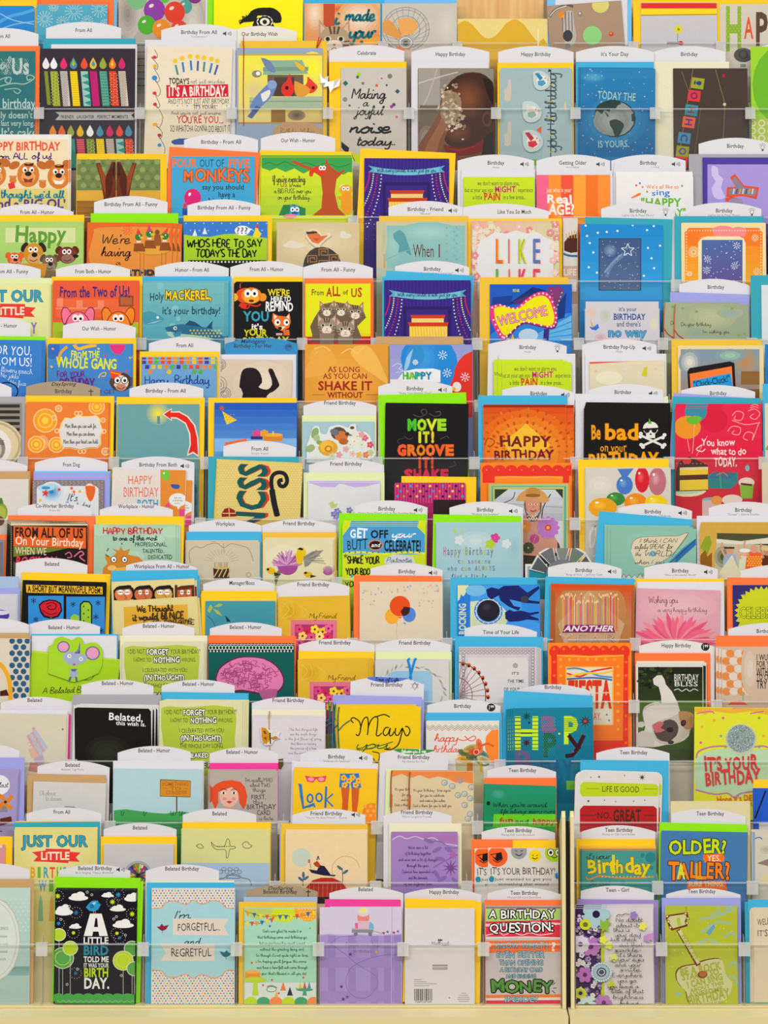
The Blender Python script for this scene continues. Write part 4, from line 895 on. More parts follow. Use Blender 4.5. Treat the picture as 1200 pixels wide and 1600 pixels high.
env('teal', 782, 108, 1180); sign(838, 45, 1170, 'Birthday', 'Lights Up & Plays Music!', 'bulb', y1=48)
card('D', 5, 1200, 150, 1500, '8f8aa0', 'plain slate edge card', 'slate grey card cut by the frame edge beside the orange frame card', n=0)

# ================================================================ tier E
def justour(x0, y0, k):
    X = lambda a: x0 + a * k; Y = lambda b: y0 + b * k
    T('JUST OUR', X(36), Y(32), X(330), Y(80), '3f9bb0', 'k', out='2a6a80', ow=2)
    P([(X(78), Y(106)), (X(140), Y(98)), (X(140), Y(90)), (X(252), Y(92)), (X(252), Y(104)), (X(300), Y(108)), (X(278), Y(130)), (X(296), Y(150)), (X(244), Y(148)), (X(244), Y(156)), (X(140), Y(150)), (X(84), Y(148)), (X(104), Y(126))], 'dc4038')
    T('LiTTLE', X(118), Y(106), X(250), Y(140), 'f2e6cc', 'k')
    for i, (ch, c) in enumerate(zip('BIRTHDAY', ('d9a03c', '6aa83c', '5a9ac0', 'd9603c', '6aa83c', '5a9ac0', 'd9a03c', '8a6ab0'))): T(ch, X(70 + i * 30), Y(176), X(94 + i * 30), Y(222), c, 'k')
    for i, (ch, c) in enumerate(zip('WISH', ('5a9ac0', '6aa83c', 'd9a03c', 'd9603c'))): T(ch, X(110 + i * 40), Y(236), X(144 + i * 40), Y(284), c, 'k')
    for i in range(6): P([(X(60 + i * 50), Y(330)), (X(68 + i * 50), Y(300)), (X(76 + i * 50), Y(330)), (X(80 + i * 50), Y(420)), (X(56 + i * 50), Y(420))], ('dd8a7c', '8ab88a', 'd9a860')[i % 3])
card('E', 3, -166, 408, 222, 'dedfa2', 'upper little-wish card', 'pale yellow card with teal letters and a red ribbon, in an upper row', n=1, dx=6, dy=4, y1=412)
SPOT(30, 500, 190, 110, 'dedfa2', 'e8e6b0'); justour(-140, 408, 1.0)
env('sage', -168, 384, 232); sign(-146, 318, 182, 'From All - Funny', tx=50)
card('E', 3, 236, 404, 620, 'dc5c3a', 'two ears card', 'orange-red card with purple lettering and a pink and an orange dog peeking up', n=1, dx=2)
R(236, 582, 624, 700, 'a0b82e'); R(252, 478, 600, 560, 'e0683f'); 
for x, y in ((268, 490), (355, 500), (450, 500)): R(x - 14, y - 16, x + 14, y + 22, 'e88a6a')
R(250, 516, 470, 524, 'e88a6a'); R(530, 462, 596, 512, '8a4a2c'); R(538, 470, 588, 504, 'b0603a')
T('From the Two of Us!', 266, 424, 580, 468, '4a2c6c', 'kj')
for cx, c, oc in ((348, 'ec7a98', '8a2a50'), (528, 'e8862c', '8a3a10')):
    for q in (-1, 1): P([(cx + q * 28, 545), (cx + q * 44, 518), (cx + q * 66, 514), (cx + q * 76, 540), (cx + q * 70, 580), (cx + q * 58, 596), (cx + q * 46, 575), (cx + q * 38, 560)], oc, 2); P([(cx + q * 30, 547), (cx + q * 46, 522), (cx + q * 63, 519), (cx + q * 72, 542), (cx + q * 66, 578), (cx + q * 59, 588), (cx + q * 50, 570), (cx + q * 40, 556)], c, 2)
    E(cx, 600, 56, 68, oc); E(cx, 602, 52, 66, c); eyes(cx - 12, cx + 12, 562, 14, .45, None, (0, 4))
env('yellow', 232, 378, 636); sign(250, 318, 581, 'From Both - Humor')
card('E', 3, 638, 402, 1004, '62a9b2', 'mackerel card', 'teal underwater card with two fish and white and yellow lettering', n=2, dx=8, dy=3)
GR(638, 402, 1012, 700, '78b6b8', '4f9aac', 6); 
for x, y, r in ((716, 420, 16), (782, 520, 15), (796, 565, 10), (770, 600, 14)): E(x, y, r, r, '84bcc0')
P('638 540 670 532 700 545 734 566 710 584 670 592 638 586', '4a94a8', 2); P('650 590 690 580 730 570 690 584', 'b4d4d0'); E(704, 560, 6, 6, 'e8e8d8')
T('Holy', 668, 448, 730, 484, '1d4a58', 'bj'); T('MACKEREL,', 738, 440, 944, 480, 'f0cc2c', 'kj', out='5a4a10', ow=3); T("it's your birthday!", 724, 514, 986, 546, '1d3f50', 'bj')
P('736 606 770 596 810 590 860 592 920 606 970 630 1020 655 960 668 880 668 800 656 750 636', '2c6a88', 1); P('740 618 800 632 880 640 960 656 880 672 790 660 750 640', 'a4c8b8', 1); P('826 592 846 574 870 580 904 604', '1f4c68'); P('920 606 950 574 946 600 950 615', '1f4c68'); P('770 630 812 622 806 642 780 648', '3f88a0'); DT(850, 618, 990, 650, 16, 4, 'e0c23c', 7); E(782, 608, 8, 8, 'f0ecd8'); E(783, 608, 4, 4, '111'); L('742 622 770 622 786 630', 3, '183c50')
env('blue', 636, 377, 1032); sign(692, 309, 1022, 'Humor - From All', y1=313)
card('E', 4, -70, 408, 228, '0d0c0d', 'monkey and fox reminder card', 'black card with a hanging orange monkey, a fox and white, teal and yellow words', n=2, dx=4, dy=4)
L('-42 408 -42 430', 4, 'd84a24'); E(-18, 462, 44, 34, 'd84a1c'); E(-68, 470, 16, 18, 'e0b030'); E(58, 470, 18, 18, 'e0922c'); E(8, 462, 46, 36, 'd8801c'); E(8, 474, 34, 24, 'e8a62c'); eyes(-8, 22, 452, 16, .42, None, (0, 2)); E(8, 486, 12, 6, '5a2010'); P('-40 494 -10 500 -16 520 -50 510', 'c83a1c'); L('-10 500 30 510 50 500', 6, 'c83a1c'); L('0 505 -10 520 -40 515', 5, 'c83a1c')
T("WE'RE", 82, 436, 180, 464, 'd8cc2c', 'kj'); T('HERE TO', 94, 468, 184, 488, 'eee', 'kj'); T('REMIND', 70, 492, 196, 530, 'f2f2f2', 'kj'); T('YOU', -26, 534, 88, 576, '3f9ab0', 'k'); T("it's", 8, 588, 60, 612, 'eee', 'kj'); T('YOUR', -24, 614, 76, 642, 'd8cc2c', 'kj'); T('BIRTHDAY', -30, 648, 172, 676, 'd8cc2c', 'kj')
P('104 540 126 552 164 556 178 540 184 580 176 606 146 622 116 606 100 576', 'd9702c', 1); P('108 546 122 556 110 570', 'f0e8d8'); P('176 546 164 558 178 570', 'f0e8d8'); eyes(124, 164, 582, 13, .45, None, (2, 0)); P('128 600 162 600 144 616', 'f0e4d4'); E(136, 608, 9, 7, '15100e'); P('150 618 176 614 180 640 152 640', 'd9702c', 1); R(118, 630, 146, 640, 'e0a8b8')
env('yellow', -72, 378, 238); sign(-86, 308, 240, 'From All - Humor', tx=76)
card('E', 4, 247, 407, 553, 'ee6c30', 'five kittens card', 'yellow photograph card of five tabby kittens with an orange edge', n=0)
R(249, 407, 540, 700, 'dcdc20'); R(249, 640, 540, 700, 'c0281c'); P('249 640 300 626 400 636 540 632 540 644 249 646', 'd8d31c')
T('From', 276, 434, 334, 460, '5a4416', 'bj'); T('ALL', 344, 426, 406, 466, 'a8361c', 'kj'); T('of', 416, 438, 438, 458, '5a4416', 'bj'); T('US', 452, 428, 502, 466, 'b04a1c', 'kj')
P('280 640 270 600 290 560 330 500 380 490 440 500 500 510 520 560 480 600 500 650 480 670 270 670', '6d5a48', 1)
for x, y, s_ in ((345, 520, .72), (408, 520, .7), (472, 530, .8)): kitten(x, y, s_, '8a7660', '46382c')
for x, y, s_ in ((345, 590, .92), (428, 606, .92)): kitten(x, y, s_, '9c8a76', '4f4236'); P([(x - 34, y + 40), (x + 34, y + 40), (x + 30, y + 90), (x - 30, y + 90)], '8c7a68')
env('orange', 244, 385, 552); sign(241, 308, 551, 'From All - Funny', y1=312)
card('E', 4, 603, 403, 988, '34217a', 'lower purple stage card', 'dark purple stage-curtain card in front of sky blue envelopes', n=1, dx=-2)
stage(603, 403, .985)
env('blue', 592, 378, 990); env('blue', 610, 350, 1002, 374); sign(650, 305, 980, 'Birthday', '"Press for a Birthday Surprise!"', 'spk', y1=308)
card('E', 5, -42, 412, 325, '1f5ab4', 'neon welcome sign card', 'royal blue card of a yellow neon welcome sign with pink bulb border', n=0, y1=412)
P('-42 640 60 560 325 540 325 720 -42 720', '2f80c8'); 
for a in (30, 60, 90, 120): P([(120, 660), (325, 520 + a), (325, 545 + a)], '6ab0dc')
P('-30 470 60 462 54 506 -34 510', '1a3f88'); P('40 500 150 424 210 440 170 480 90 500', '12306c'); P('60 490 130 462 140 480 80 502', '5a2a68'); P('215 425 268 418 290 440 250 540 216 480', '7a3a72'); P('260 500 300 450 292 560 262 570', '123478')
for i in range(5): E(232 + i * 3, 440 + i * 16, 3.4, 3.4, 'd86aa0', 0, 7); E(280 - i * 6, 450 + i * 18, 3.4, 3.4, 'b8c84a', 0, 7)
q_ = '-38 520 0 508 40 520 80 524 120 490 160 462 200 452 232 470 252 520 262 570 250 608 220 612 160 598 110 590 70 620 30 660 10 662 -10 630 -32 580'
P(q_, '6a2a6a', 2); q2 = [(a - 4, b - 8) for a, b in xy(q_)]; P(q2, 'e03a7a', 2)
cx_, cy_ = 110, 540; q3 = [(cx_ + (a - cx_) * .9, cy_ + (b - cy_) * .84 - 4) for a, b in xy(q_)]; P(q3, 'e4dc14', 2)
for a, b in smooth([(cx_ + (a - cx_) * .955, cy_ + (b - cy_) * .925 - 6) for a, b in xy(q_)], 2): E(a, b, 4, 4, 'fbf4f4', 0, 8)
T('WELCOME', -8, 530, 216, 574, 'e0508c', 'r', -13, out='c82a6c', ow=2); T('WELCOME', -8, 530, 216, 574, 'f6a8c4', 'r', -13)
T('PRESS HERE', 60, 434, 90, 446, 'e0dc8a', 'b'); E(130, 640, 44, 30, 'bcd0e0'); P('200 612 224 610 220 662 196 662', '3a2a78'); S(60, 668, 34, 14, 6, 'f0b02c')
env('gold', -88, 380, 308)
card('E', 5, 386, 489, 712, 'cfcbd0', 'balloon no-way card', 'pale lilac-grey card with soft balloons and blue serif lettering', n=0)
SPOT(410, 540, 34, 44, 'cfcbd0', 'dcc0b0', 3); SPOT(474, 552, 36, 42, 'cfcbd0', 'b8c4b0', 3); SPOT(452, 652, 40, 30, 'cfcbd0', 'd0a8a8', 3); SPOT(690, 590, 28, 40, 'cfcbd0', 'd9d6b4', 3)
T("it's your", 534, 514, 614, 532, '44608c', 'b'); T('BIRTHDAY', 510, 544, 652, 570, '35508c', 'k'); T("and there's", 524, 578, 632, 600, '4a608c', 'b'); T('no way', 486, 608, 656, 646, '58a0c4', 'k', out='3a78a4', ow=2); T('you could be', 504, 656, 640, 672, '44608c', 'b')
P('402 600 420 604 440 588 446 606 432 618 412 614', '3a70c8', 1); P('404 566 424 602 414 602', 'e0a03c')
env('white', 382, 520, 716)
card('E', 5, 782, 500, 1112, 'a9b08c', 'marbled wish card', 'grey-green marbled card with fine script and an orange thread', n=1, dx=-46, dy=8)
GR(782, 500, 1112, 700, 'a4ac90', '98a48c', 6, 1); SPOT(940, 560, 120, 60, 'a4ac8e', 'b6bc98', 5); SPOT(1030, 540, 60, 24, 'a4ac8e', '8fa8a4', 4); SPOT(880, 630, 60, 30, 'a0aa8e', '8fa69c', 4)
for x, y in ((820, 520), (880, 534), (1040, 520), (1096, 632), (1070, 640)): E(x, y, 7, 6, '8aa04c', 0, 8)
T('On your birthday', 812, 582, 944, 598, '2f2c24', 'n'); T("I'm wishing you", 910, 616, 1028, 630, '2f2c24', 'n')
cord('thread', '786 500 782 560 780 700', 4, 'd86a2c', 'orange binding thread'); cord('thread', '780 612 800 640 825 656', 5, 'c8482c', 'orange thread tail')
env('lavender', 764, 446, 1118, 458); sign(804, 385, 1120, 'Birthday', y1=390, tx=967)
card('E', 5, 1170, 415, 1500, 'd6dde0', 'pale edge card', 'pale grey-white card before a teal envelope where the frame cuts the row', n=0)
env('teal', 1122, 372, 1500)

# ================================================================ tier F
card('F', 3, -166, 665, 188, '3f7fc4', 'no-speech blue card', 'blue card with plain white hand lettering beside a red and white edge', n=2, dx=7, dy=3, y1=668)
T('FOR YOU,', -40, 684, 144, 726, 'eef2f6', 'rj', 3); T('FROM US!', -40, 738, 144, 774, 'eef2f6', 'rj', 3); T('No flowery speech.', -30, 784, 150, 806, 'e4ecf6', 'n', 5); T('No jokes.', 6, 810, 86, 830, 'e4ecf6', 'n', 5); T('No fuss.', 48, 842, 120, 862, 'e4ecf6', 'n', 5)
RING(30, 890, 50, 40, 6, '1a1a2a', 16)
env('lime', -168, 640, 204, 646); sign(-146, 560, 136, 'From All - Humor', tx=0)
card('F', 3, 213, 680, 588, '4a86c4', 'whole gang card', 'blue card of a party-hatted monkey below yellow and purple lettering', n=1, dx=6, dy=3)
P('213 680 262 680 266 710 250 738 230 746 213 735', '3a6ab8', 2); P('490 680 556 680 558 700 536 726 510 722 494 700', 'd83a7c', 1); L('330 680 350 700 390 690 430 684', 14, 'e8b43c'); L('300 690 270 720 262 770', 12, 'e0a03c')
for x, y, c in ((236, 700, 'e8a83c'), (440, 700, 'e8c43c'), (470, 730, 'd83a7c'), (580, 740, 'e8a83c'), (566, 800, 'd83a7c'), (230, 780, 'e8c43c')): R(x - 5, y - 4, x + 5, y + 4, c, 30)
T('FROM THE', 316, 712, 444, 740, 'd9dc3a', 'kj'); T('WHOLE GANG', 252, 744, 522, 786, 'd9dc3a', 'kj', 2); T('FOR YOUR', 256, 802, 380, 824, '6a2a7c', 'mj'); T('BIRTHDAY', 270, 832, 424, 870, '6a2a7c', 'mj'); T('WANTED TO GET', 280, 882, 516, 900, '55286c', 'rj')
E(540, 848, 50, 42, '4a3430'); E(540, 850, 34, 32, 'e4d4c4'); E(500, 850, 12, 14, '5a4038'); eyes(524, 556, 840, 13, .5, '2a1a18', (1, 2)); E(540, 872, 24, 16, 'c98a78'); L('524 872 540 880 556 872', 3, '5a1c18')
P('486 794 548 806 516 830 500 836', 'dc4a2a'); L('494 805 540 815', 4, 'f0b03c', 0); L('440 830 450 812 472 806 468 822 452 822', 4, 'e8c43c')
env('yellow', 210, 652, 608); sign(283, 568, 608, 'Our Wish - Humor', y1=578, tx=442)
card('F', 3, 633, 748, 968, '74a4cc', 'confetti squares card', 'light blue card with falling coloured confetti squares and cursive greeting', n=1, dx=-1, dy=14)
rg = random.Random(4)
for r_ in range(3):
    for i in range(12):
        if r_ < 2 or i in (1, 4, 8, 9): R(634 + i * 28 + (r_ % 2) * 14, 750 + r_ * 22, 652 + i * 28 + (r_ % 2) * 14, 768 + r_ * 22, ('d8503a', '4a3a98', 'd9c03a', '5aa84a', 'e08a3c')[rg.randrange(5)], rg.choice((0, 0, 0, 20)) if r_ < 2 else 30)
R(633, 748, 968, 752, 'd9c03a')
T('Happy', 648, 822, 750, 856, '284a9a', 'nw'); T('Birthday', 782, 818, 932, 856, '284a9a', 'nw'); L('905 862 925 852 940 866', 3, '284a9a')
env('yellow', 624, 712, 978); sign(665, 648, 985, 'From All')
card('F', 4, -176, 745, 190, 'd6c6b2', 'dancing silhouette card', 'tan card of a dancing dark silhouette and ornate grey spirals', n=0, y1=750, f=0.0132)
SPOT(60, 860, 170, 130, 'd6c6b2', 'e6dac8', 5)
for x, y, r in ((-150, 780, 30), (-140, 860, 38), (-110, 900, 26), (-160, 910, 30), (-130, 770, 24)):
    for k in (1, .68, .38): RING(x, y, r * k, r * k, 3, '8c8678' if k != .68 else '6f8a90', 16)
P('-46 870 -40 820 -28 792 0 784 30 790 50 815 56 850 40 870 60 880 84 880 100 860 96 830 84 800 88 788 104 792 116 820 132 856 128 872 104 892 76 912 70 990 -40 990 -30 900', '1c1116', 2)
env('white', -186, 725, 208); sign(-110, 650, 215, 'Birthday - For Her', None, '199o', col='2787bb', tx=14, hd=24, top=(None, 'Mahogany', '12202c'))
card('F', 4, 247, 680, 618, 'd99a3e', 'shake lettering card', 'golden card with pale figures and dark red western lettering', n=0)
SPOT(320, 740, 70, 70, 'd99a3e', 'e6bc62', 4); SPOT(430, 830, 190, 130, 'd99a3e', 'e2a94c', 6)
P('250 780 300 720 330 690 360 700 390 760 380 800 250 830', 'dea64c', 2); P('470 690 520 684 560 720 600 800 620 860 560 820 500 780 450 720', 'e6b45a', 2); L('290 700 330 690 360 710', 5, 'e8c070'); L('410 720 450 700 480 720 510 690', 5, 'e8c070')
T('AS LONG', 350, 780, 494, 804, '96281c', 'b'); T('AS YOU CAN', 328, 810, 526, 834, '96281c', 'b'); T('SHAKE IT', 306, 846, 548, 884, '9a281c', 'k'); T('WITHOUT', 348, 894, 506, 918, '96281c', 'k'); L('280 905 335 905', 3, 'b06a30', 0); L('520 905 575 905', 3, 'b06a30', 0)
card('F', 4, 626, 681, 996, '8a90c4', 'blue and red balloon card', 'violet-sky card with one big blue and one big red balloon', n=0)
GR(626, 681, 996, 1000, '9498cc', 'b2b4dc', 5); E(806, 770, 124, 130, '2a86cc'); SPOT(770, 745, 96, 100, '2a86cc', '4a9ad8', 5); E(740, 730, 40, 50, '3a8cc8'); P('730 700 700 740 690 800 710 780 720 740', '9ac4e4', 2); E(1010, 830, 100, 120, 'd3342c'); E(970, 900, 80, 110, 'd3342c')
for x, y in ((862, 728), (740, 760), (962, 826), (882, 808)): burst(x, y, 18 if x > 800 else 10, 'eef2f8', 8)
L('636 780 660 766 680 776 666 790 690 800 650 806', 3, 'd8dcf0'); P('660 838 690 800 740 790 820 788 852 796 852 850 660 850', 'eeeef0', 1); T('HAPPY', 682, 806, 814, 836, '4ab04a', 'k'); R(626, 836, 680, 1000, 'e8e4e8')
for i, c in enumerate(('5aa84a', 'a4bc2c', '2c98b0', '2a7ac0', '2a6ab8')): T('HAPPY'[i], 684 + i * 26, 804, 706 + i * 26, 836, c, 'k')
E(925, 870, 20, 22, 'e8e4dc'); E(910, 880, 12, 8, 'e0b03c')
env('kraft', 566, 645, 954)
card('F', 5, 12, 760, 322, 'c2d92c', 'lower lime alarm-lettering card', 'lime card with small dark and pink lettering in the lower of two such pockets', n=2, dx=-18, dy=6)
alarm(4, 760, 318)
env('white', -2, 722, 340); sign(-48, 652, 302, 'Birthday', 'Hoops', 'bulb', y1=660)
card('F', 5, 402, 757, 738, 'ddd3b6', 'pop-up cream card', 'cream zigzag-bordered pop-up card with a red edge showing', n=0, y1=752)
L('412 775 440 768 470 776 520 766 600 772 680 764 730 770', 3, 'e0c8a8'); GR(402, 760, 738, 772, 'e4d4b8', 'ddd3b6', 2); P('402 752 470 748 660 752 402 768', 'd85a5c'); P('634 820 648 782 662 778 660 825', 'c9c43c'); E(490, 830, 60, 30, 'e8e0c8')
for x, y, c in ((430, 800, 'e8b8b0'), (560, 800, 'd8c8e0'), (700, 790, 'e8b8b0'), (720, 820, 'c8d8b0')): E(x, y, 8, 6, c)
env('white', 384, 722, 746); sign(370, 655, 702, 'Birthday Pop-Up', 'Hoops', 'spk')
card('F', 5, 797, 685, 1180, 'e4d3a4', 'phone screen card', 'cream-bordered photograph card of a smartphone with an orange and blue screen', n=0, rc=8)
R(810, 702, 1162, 1100, 'a98c6c'); GR(810, 702, 1162, 1000, '7f98a8', 'a87e50', 6); SPOT(850, 760, 50, 60, '8c9aa0', 'd9d8cc', 4); SPOT(1100, 760, 60, 60, '94948c', 'b8885c', 4); SPOT(1030, 730, 70, 30, '849aa4', '9ac0a4', 3); R(1080, 800, 1162, 860, '8a6438'); R(1060, 880, 1162, 1000, '7a5430')
P('840 800 850 786 1030 756 1050 764 1056 880 1060 1000 850 1000', '15100e', 0); P('850 812 1038 778 1046 900 1050 1000 862 1000', 'f0803c', 0); P('864 842 1034 808 1042 870 1042 960 866 960', '2a9ad4'); T('"Cluck-Cluck!"', 866, 832, 1032, 860, '14202c', 'b', -10)
env('gold', 769, 660, 1172)
card('F', 5, 1186, 680, 1500, '2f78b8', 'blue edge card', 'blue card at the frame edge with a small yellow strip', n=0)
R(1186, 890, 1500, 960, 'e6c82c'); RING(1205, 905, 16, 12, 4, 'c85a2c', 12)

# ================================================================ tier G
card('G', 6, -160, 112, 96, 'a09a90', 'tape roll card', 'grey photograph card of a big tape roll over dark stripes', n=0)
R(-160, 112, 96, 420, '8c857c')
for i in range(10): R(-160, 120 + i * 26, 90, 134 + i * 26, '2e2a28')
R(88, 112, 96, 420, '8a8684'); E(-30, 300, 132, 112, 'd9c8a4'); RING(-30, 300, 118, 100, 10, 'b8a682'); E(-30, 310, 80, 84, 'e4e0da'); E(-30, 316, 54, 60, '8c8478'); E(-34, 320, 42, 50, 'c4bcb0'); T('WHOSE', -20, 280, 18, 300, '444', 'b')
env('grey', -160, 85, 114); sign(-146, 18, 52, '', tx=-70)
card('G', 6, 116, 110, 486, 'e0803a', 'golden lantern frame card', 'orange card with glowing rings around a white scroll-framed plaque', n=1, dx=6, dy=2, y1=113)
SPOT(200, 190, 60, 66, 'e0803a', 'f0a83c', 4); SPOT(190, 290, 40, 50, 'e0803a', 'f2c48c', 3); 
for x, y, r in ((202, 192, 52), (162, 298, 36), (252, 300, 34), (432, 130, 34), (262, 138, 14), (460, 190, 10), (470, 330, 16), (240, 180, 10)):
    E(x, y, r, r, 'e9a02c' if r > 20 else 'eab890'); RING(x, y, r, r, 4, 'f2cf9c'); RING(x, y, r * .6, r * .6, 3, 'f4d898' if r > 20 else 'e0803a')
    if r > 30: E(x, y, r * .3, r * .3, 'f6c84c')
for x, y in ((350, 160), (366, 330), (262, 238), (456, 240)): RING(x - 8, y, 9, 9, 4, 'f6dcae', 10); RING(x + 8, y, 9, 9, 4, 'f6dcae', 10)
fr = '272 205 290 178 320 182 345 168 365 172 400 172 430 168 446 182 450 210 462 240 450 262 452 300 436 316 400 316 360 326 310 316 282 318 272 296 262 240'
P(fr, 'f6d488', 1); relief('white_plaque', [([(362 + (a - 362) * .95, 245 + (b - 245) * .93) for a, b in xy(fr)], 'ddd9d8')], .0014, 'white scroll-edged plaque', .0008)
K.z += .0014
LN('More than you can wish for,|More than you can dream,|More than your heart can hold.', 362, 206, 35, 18, 5.2, '444')
env('yellow', 114, 80, 510, 83); sign(118, 12, 448, 'Birthday', None, 'cross', col='a4937a', tx=283, hd=32, top=(None, 'DaySpring', '2a2420'), y1=20)
card('G', 6, 524, 118, 890, '6f9fa2', 'red arrow card', 'dusty teal card with one thick curving red arrow and a glowing candle', n=0)
SPOT(705, 160, 60, 60, '6f9fa2', 'e4d84a', 7); R(702, 172, 714, 206, '5f8a98'); P('708 150 716 162 708 170 702 162', 'e8e04c', 1)
P('724 164 768 136 765 152 800 150 840 172 872 212 886 270 890 356 862 338 834 350 846 300 844 250 826 206 790 184 766 182 768 194', 'e8dcd0', 0); P('732 164 764 142 762 156 800 156 836 176 866 214 880 270 884 346 862 330 840 342 852 300 850 250 830 202 790 178 762 176 764 188', 'd42a20', 0)
T('single one', 868, 400, 880, 640, '223a3c', 'b', 0); 
env('yellow', 521, 86, 914, 89); sign(578, 22, 908, 'Birthday - From All', tx=740)
card('G', 6, 957, 112, 1326, '2a62b8', 'party blue sky card', 'blue gradient card with a yellow spotted party hat and little cakes', n=0)
GR(957, 112, 1326, 420, '1f52b0', '74aee0', 10); R(957, 272, 1326, 330, '8ab8e4'); 
P('1012 210 992 150 1058 190', 'e8c83c'); DT(1002, 165, 1045, 205, 14, 3, 'b8902c', 6); S(990, 136, 14, 6, 8, 'c8502c')
for x, c in ((1145, 'd8508c'), (1180, 'e0a03c')): P([(x - 18, 240), (x, 232), (x + 18, 240), (x + 16, 270), (x - 16, 270)], c, 1)
R(1120, 262, 1172, 276, '3a3a6a'); P('1178 256 1262 256 1262 284 1178 284', 'd98a2c'); E(1220, 256, 42, 8, 'efb04c'); R(1216, 240, 1222, 256, 'e8d84c'); P('1004 290 1100 272 1110 330 1004 330', 'e8742c', 1)
env('yellow', 930, 90, 1324)
card('G', 7, 238, 196, 558, 'a6c3cc', 'wren and roses card', 'pale blue card with a die-cut wren nestled among roses', n=0)
def roses():
    plate = smooth(xy('256 300 264 280 276 240 290 216 310 220 320 250 345 250 355 222 400 210 440 224 450 210 475 208 480 240 515 242 538 264 548 300 540 380 254 380'), 2)
    it = [(plate, 'dfe2dc')]
    def el(cx, cy, rx, ry, c, rot=0, n=12): it.append((spin([(cx + rx * math.cos(6.283 * i / n), cy + ry * math.sin(6.283 * i / n)) for i in range(n)], cx, cy, rot), c))
    el(292, 248, 16, 26, '8aa870', 20); el(300, 270, 14, 16, 'a8bc8c'); el(272, 316, 16, 22, '9ab078', 60); el(312, 290, 14, 10, '8aa064')
    el(350, 314, 44, 36, 'd9a23c'); el(344, 308, 30, 26, 'e4b850'); el(352, 318, 18, 16, 'c98424'); el(352, 318, 9, 8, 'e8c060')
    el(398, 250, 36, 30, '5a4a46', 10); el(410, 262, 30, 24, 'c9743c'); el(436, 252, 10, 9, '4a3c3a'); el(380, 244, 22, 14, '6f6f7c', 20); el(420, 286, 22, 14, 'b0642c'); el(425, 240, 3, 3, '111')
    it.append((xy('444 250 462 258 444 262'), '8a6a4a')); el(458, 224, 10, 7, '6a4a2c')
    for x, y, c in ((430, 320, 'e0a8b0'), (460, 340, 'e8c4c0'), (400, 345, 'dba0ac'), (480, 262, 'e6e2d4'), (468, 285, 'ece4d8'), (500, 300, 'dfe0d0'), (515, 270, 'cf6a84'), (538, 300, 'd0486c'), (500, 255, 'e0a0ac'), (520, 345, 'd97a5c'), (490, 345, 'd9c070'), (540, 335, 'b8c890'), (450, 300, 'dfe6d8'), (368, 350, 'c8d0a8')):
        for q in range(5): el(x + 8 * math.cos(q * 1.257), y + 8 * math.sin(q * 1.257), 8, 6, c, q * 72, 8)
        el(x, y, 4, 4, 'd9b050', 0, 7)
    relief('die_cut_bouquet', it, .0024, 'raised cut-out of wren and roses')
roses()
env('sage', 234, 169, 566); sign(240, 98, 566, 'Friend Birthday', hd=12)
card('G', 7, 606, 117, 976, '100d10', 'rainbow disco lettering card', 'black card with fat green, orange and red disco lettering', n=1, dx=2, dy=5, y1=122)
L('730 165 760 175 790 160 784 142 766 148 774 164', 4, '4a4448'); L('800 160 824 172 850 168 850 152 830 154', 4, '4a4448'); L('690 262 710 275 730 268', 3, '4a4448'); L('850 275 880 262 890 272', 3, '4a4448'); L('672 300 660 280 690 270', 3, '3c383a'); L('890 400 920 390 910 370', 3, '4a4448')
for s_, a, c in (('MOVE', (704, 188, 880, 234), ('4ab82c', 'a4d430', 'd4e03c', '9ad030')), ('IT!', (746, 244, 832, 288), ('d8dc3c', 'c8d030', 'e0c83c')), ('GROOVE', (660, 302, 914, 346), ('e8602c', 'e07a2c', 'e08a2c', 'e8742c', 'e0642c', 'e8702c')), ('IT!', (746, 358, 830, 402), ('d8582c', 'd84a2c', 'e0502c')), ('SHAKE', (690, 412, 890, 456), ('d82a4c', 'd02a50', 'd83058', 'c82a50', 'd02848'))):
    w_ = (a[2] - a[0]) / len(s_); 
    for i, ch in enumerate(s_): T(ch, a[0] + i * w_ + (8 if ch in 'I!' else 1), a[1], a[0] + (i + 1) * w_ - (8 if ch in 'I!' else 2), a[3], c[i], 'k', out=c[i], ow=2.5)
env('lime', 574, 78, 966, 66); sign(574, 12, 905, 'Birthday', '"Shake Your Groove Thing"', 'spk', tx=738)
card('G', 8, -72, 120, 300, 'd9681c', 'sunburst birthday card', 'fiery orange mosaic card with dark red western lettering', n=1, dx=34, dy=-2)
GR(-72, 120, 300, 460, 'cc4a1c', 'e88a24', 8); SPOT(120, 330, 220, 190, 'd9681c', 'efae3c', 6)
for r_ in range(5):
    for i in range(18):
        a = math.pi + i * math.pi / 17
        E(110 + (90 + r_ * 34) * math.cos(a), 330 + (70 + r_ * 30) * math.sin(a), 9, 5, ('b85a14', 'd87a1c', 'c04a14')[(i + r_) % 3], math.degrees(a), 8)
P('20 290 120 205 230 300 200 330 40 330', 'e8b83c'); R(-72, 120, 300, 132, '8a2a10'); L('-65 300 -50 270 -20 285 -40 310', 3, '9a3414')
T('HAPPY', 0, 262, 230, 308, '6e1a22', 'kj'); T('BIRTHDAY', -24, 324, 240, 362, '6e1a22', 'kj')
env('blue', -94, 80, 304); sign(14, 28, 338, 'Birthday', '"Wild Thing" - The Troggs', 'spk', y1=40)
card('G', 8, 378, 137, 756, '100c0c', 'skull and crossbones card', 'black card with orange blackletter words and a party-hatted skull', n=3, dx=3, dy=9, y1=141)
T('Be', 410, 216, 454, 276, 'e09a1c', 'kj', out='8a4a10', ow=2); T('bad', 470, 208, 626, 276, 'e8a01c', 'k', out='b86a14', ow=2); T('on your', 450, 294, 568, 330, 'e0981c', 'bj'); T('BIRTHDAY', 398, 338, 706, 398, 'e8a41c', 'kj', out='b06414', ow=2)
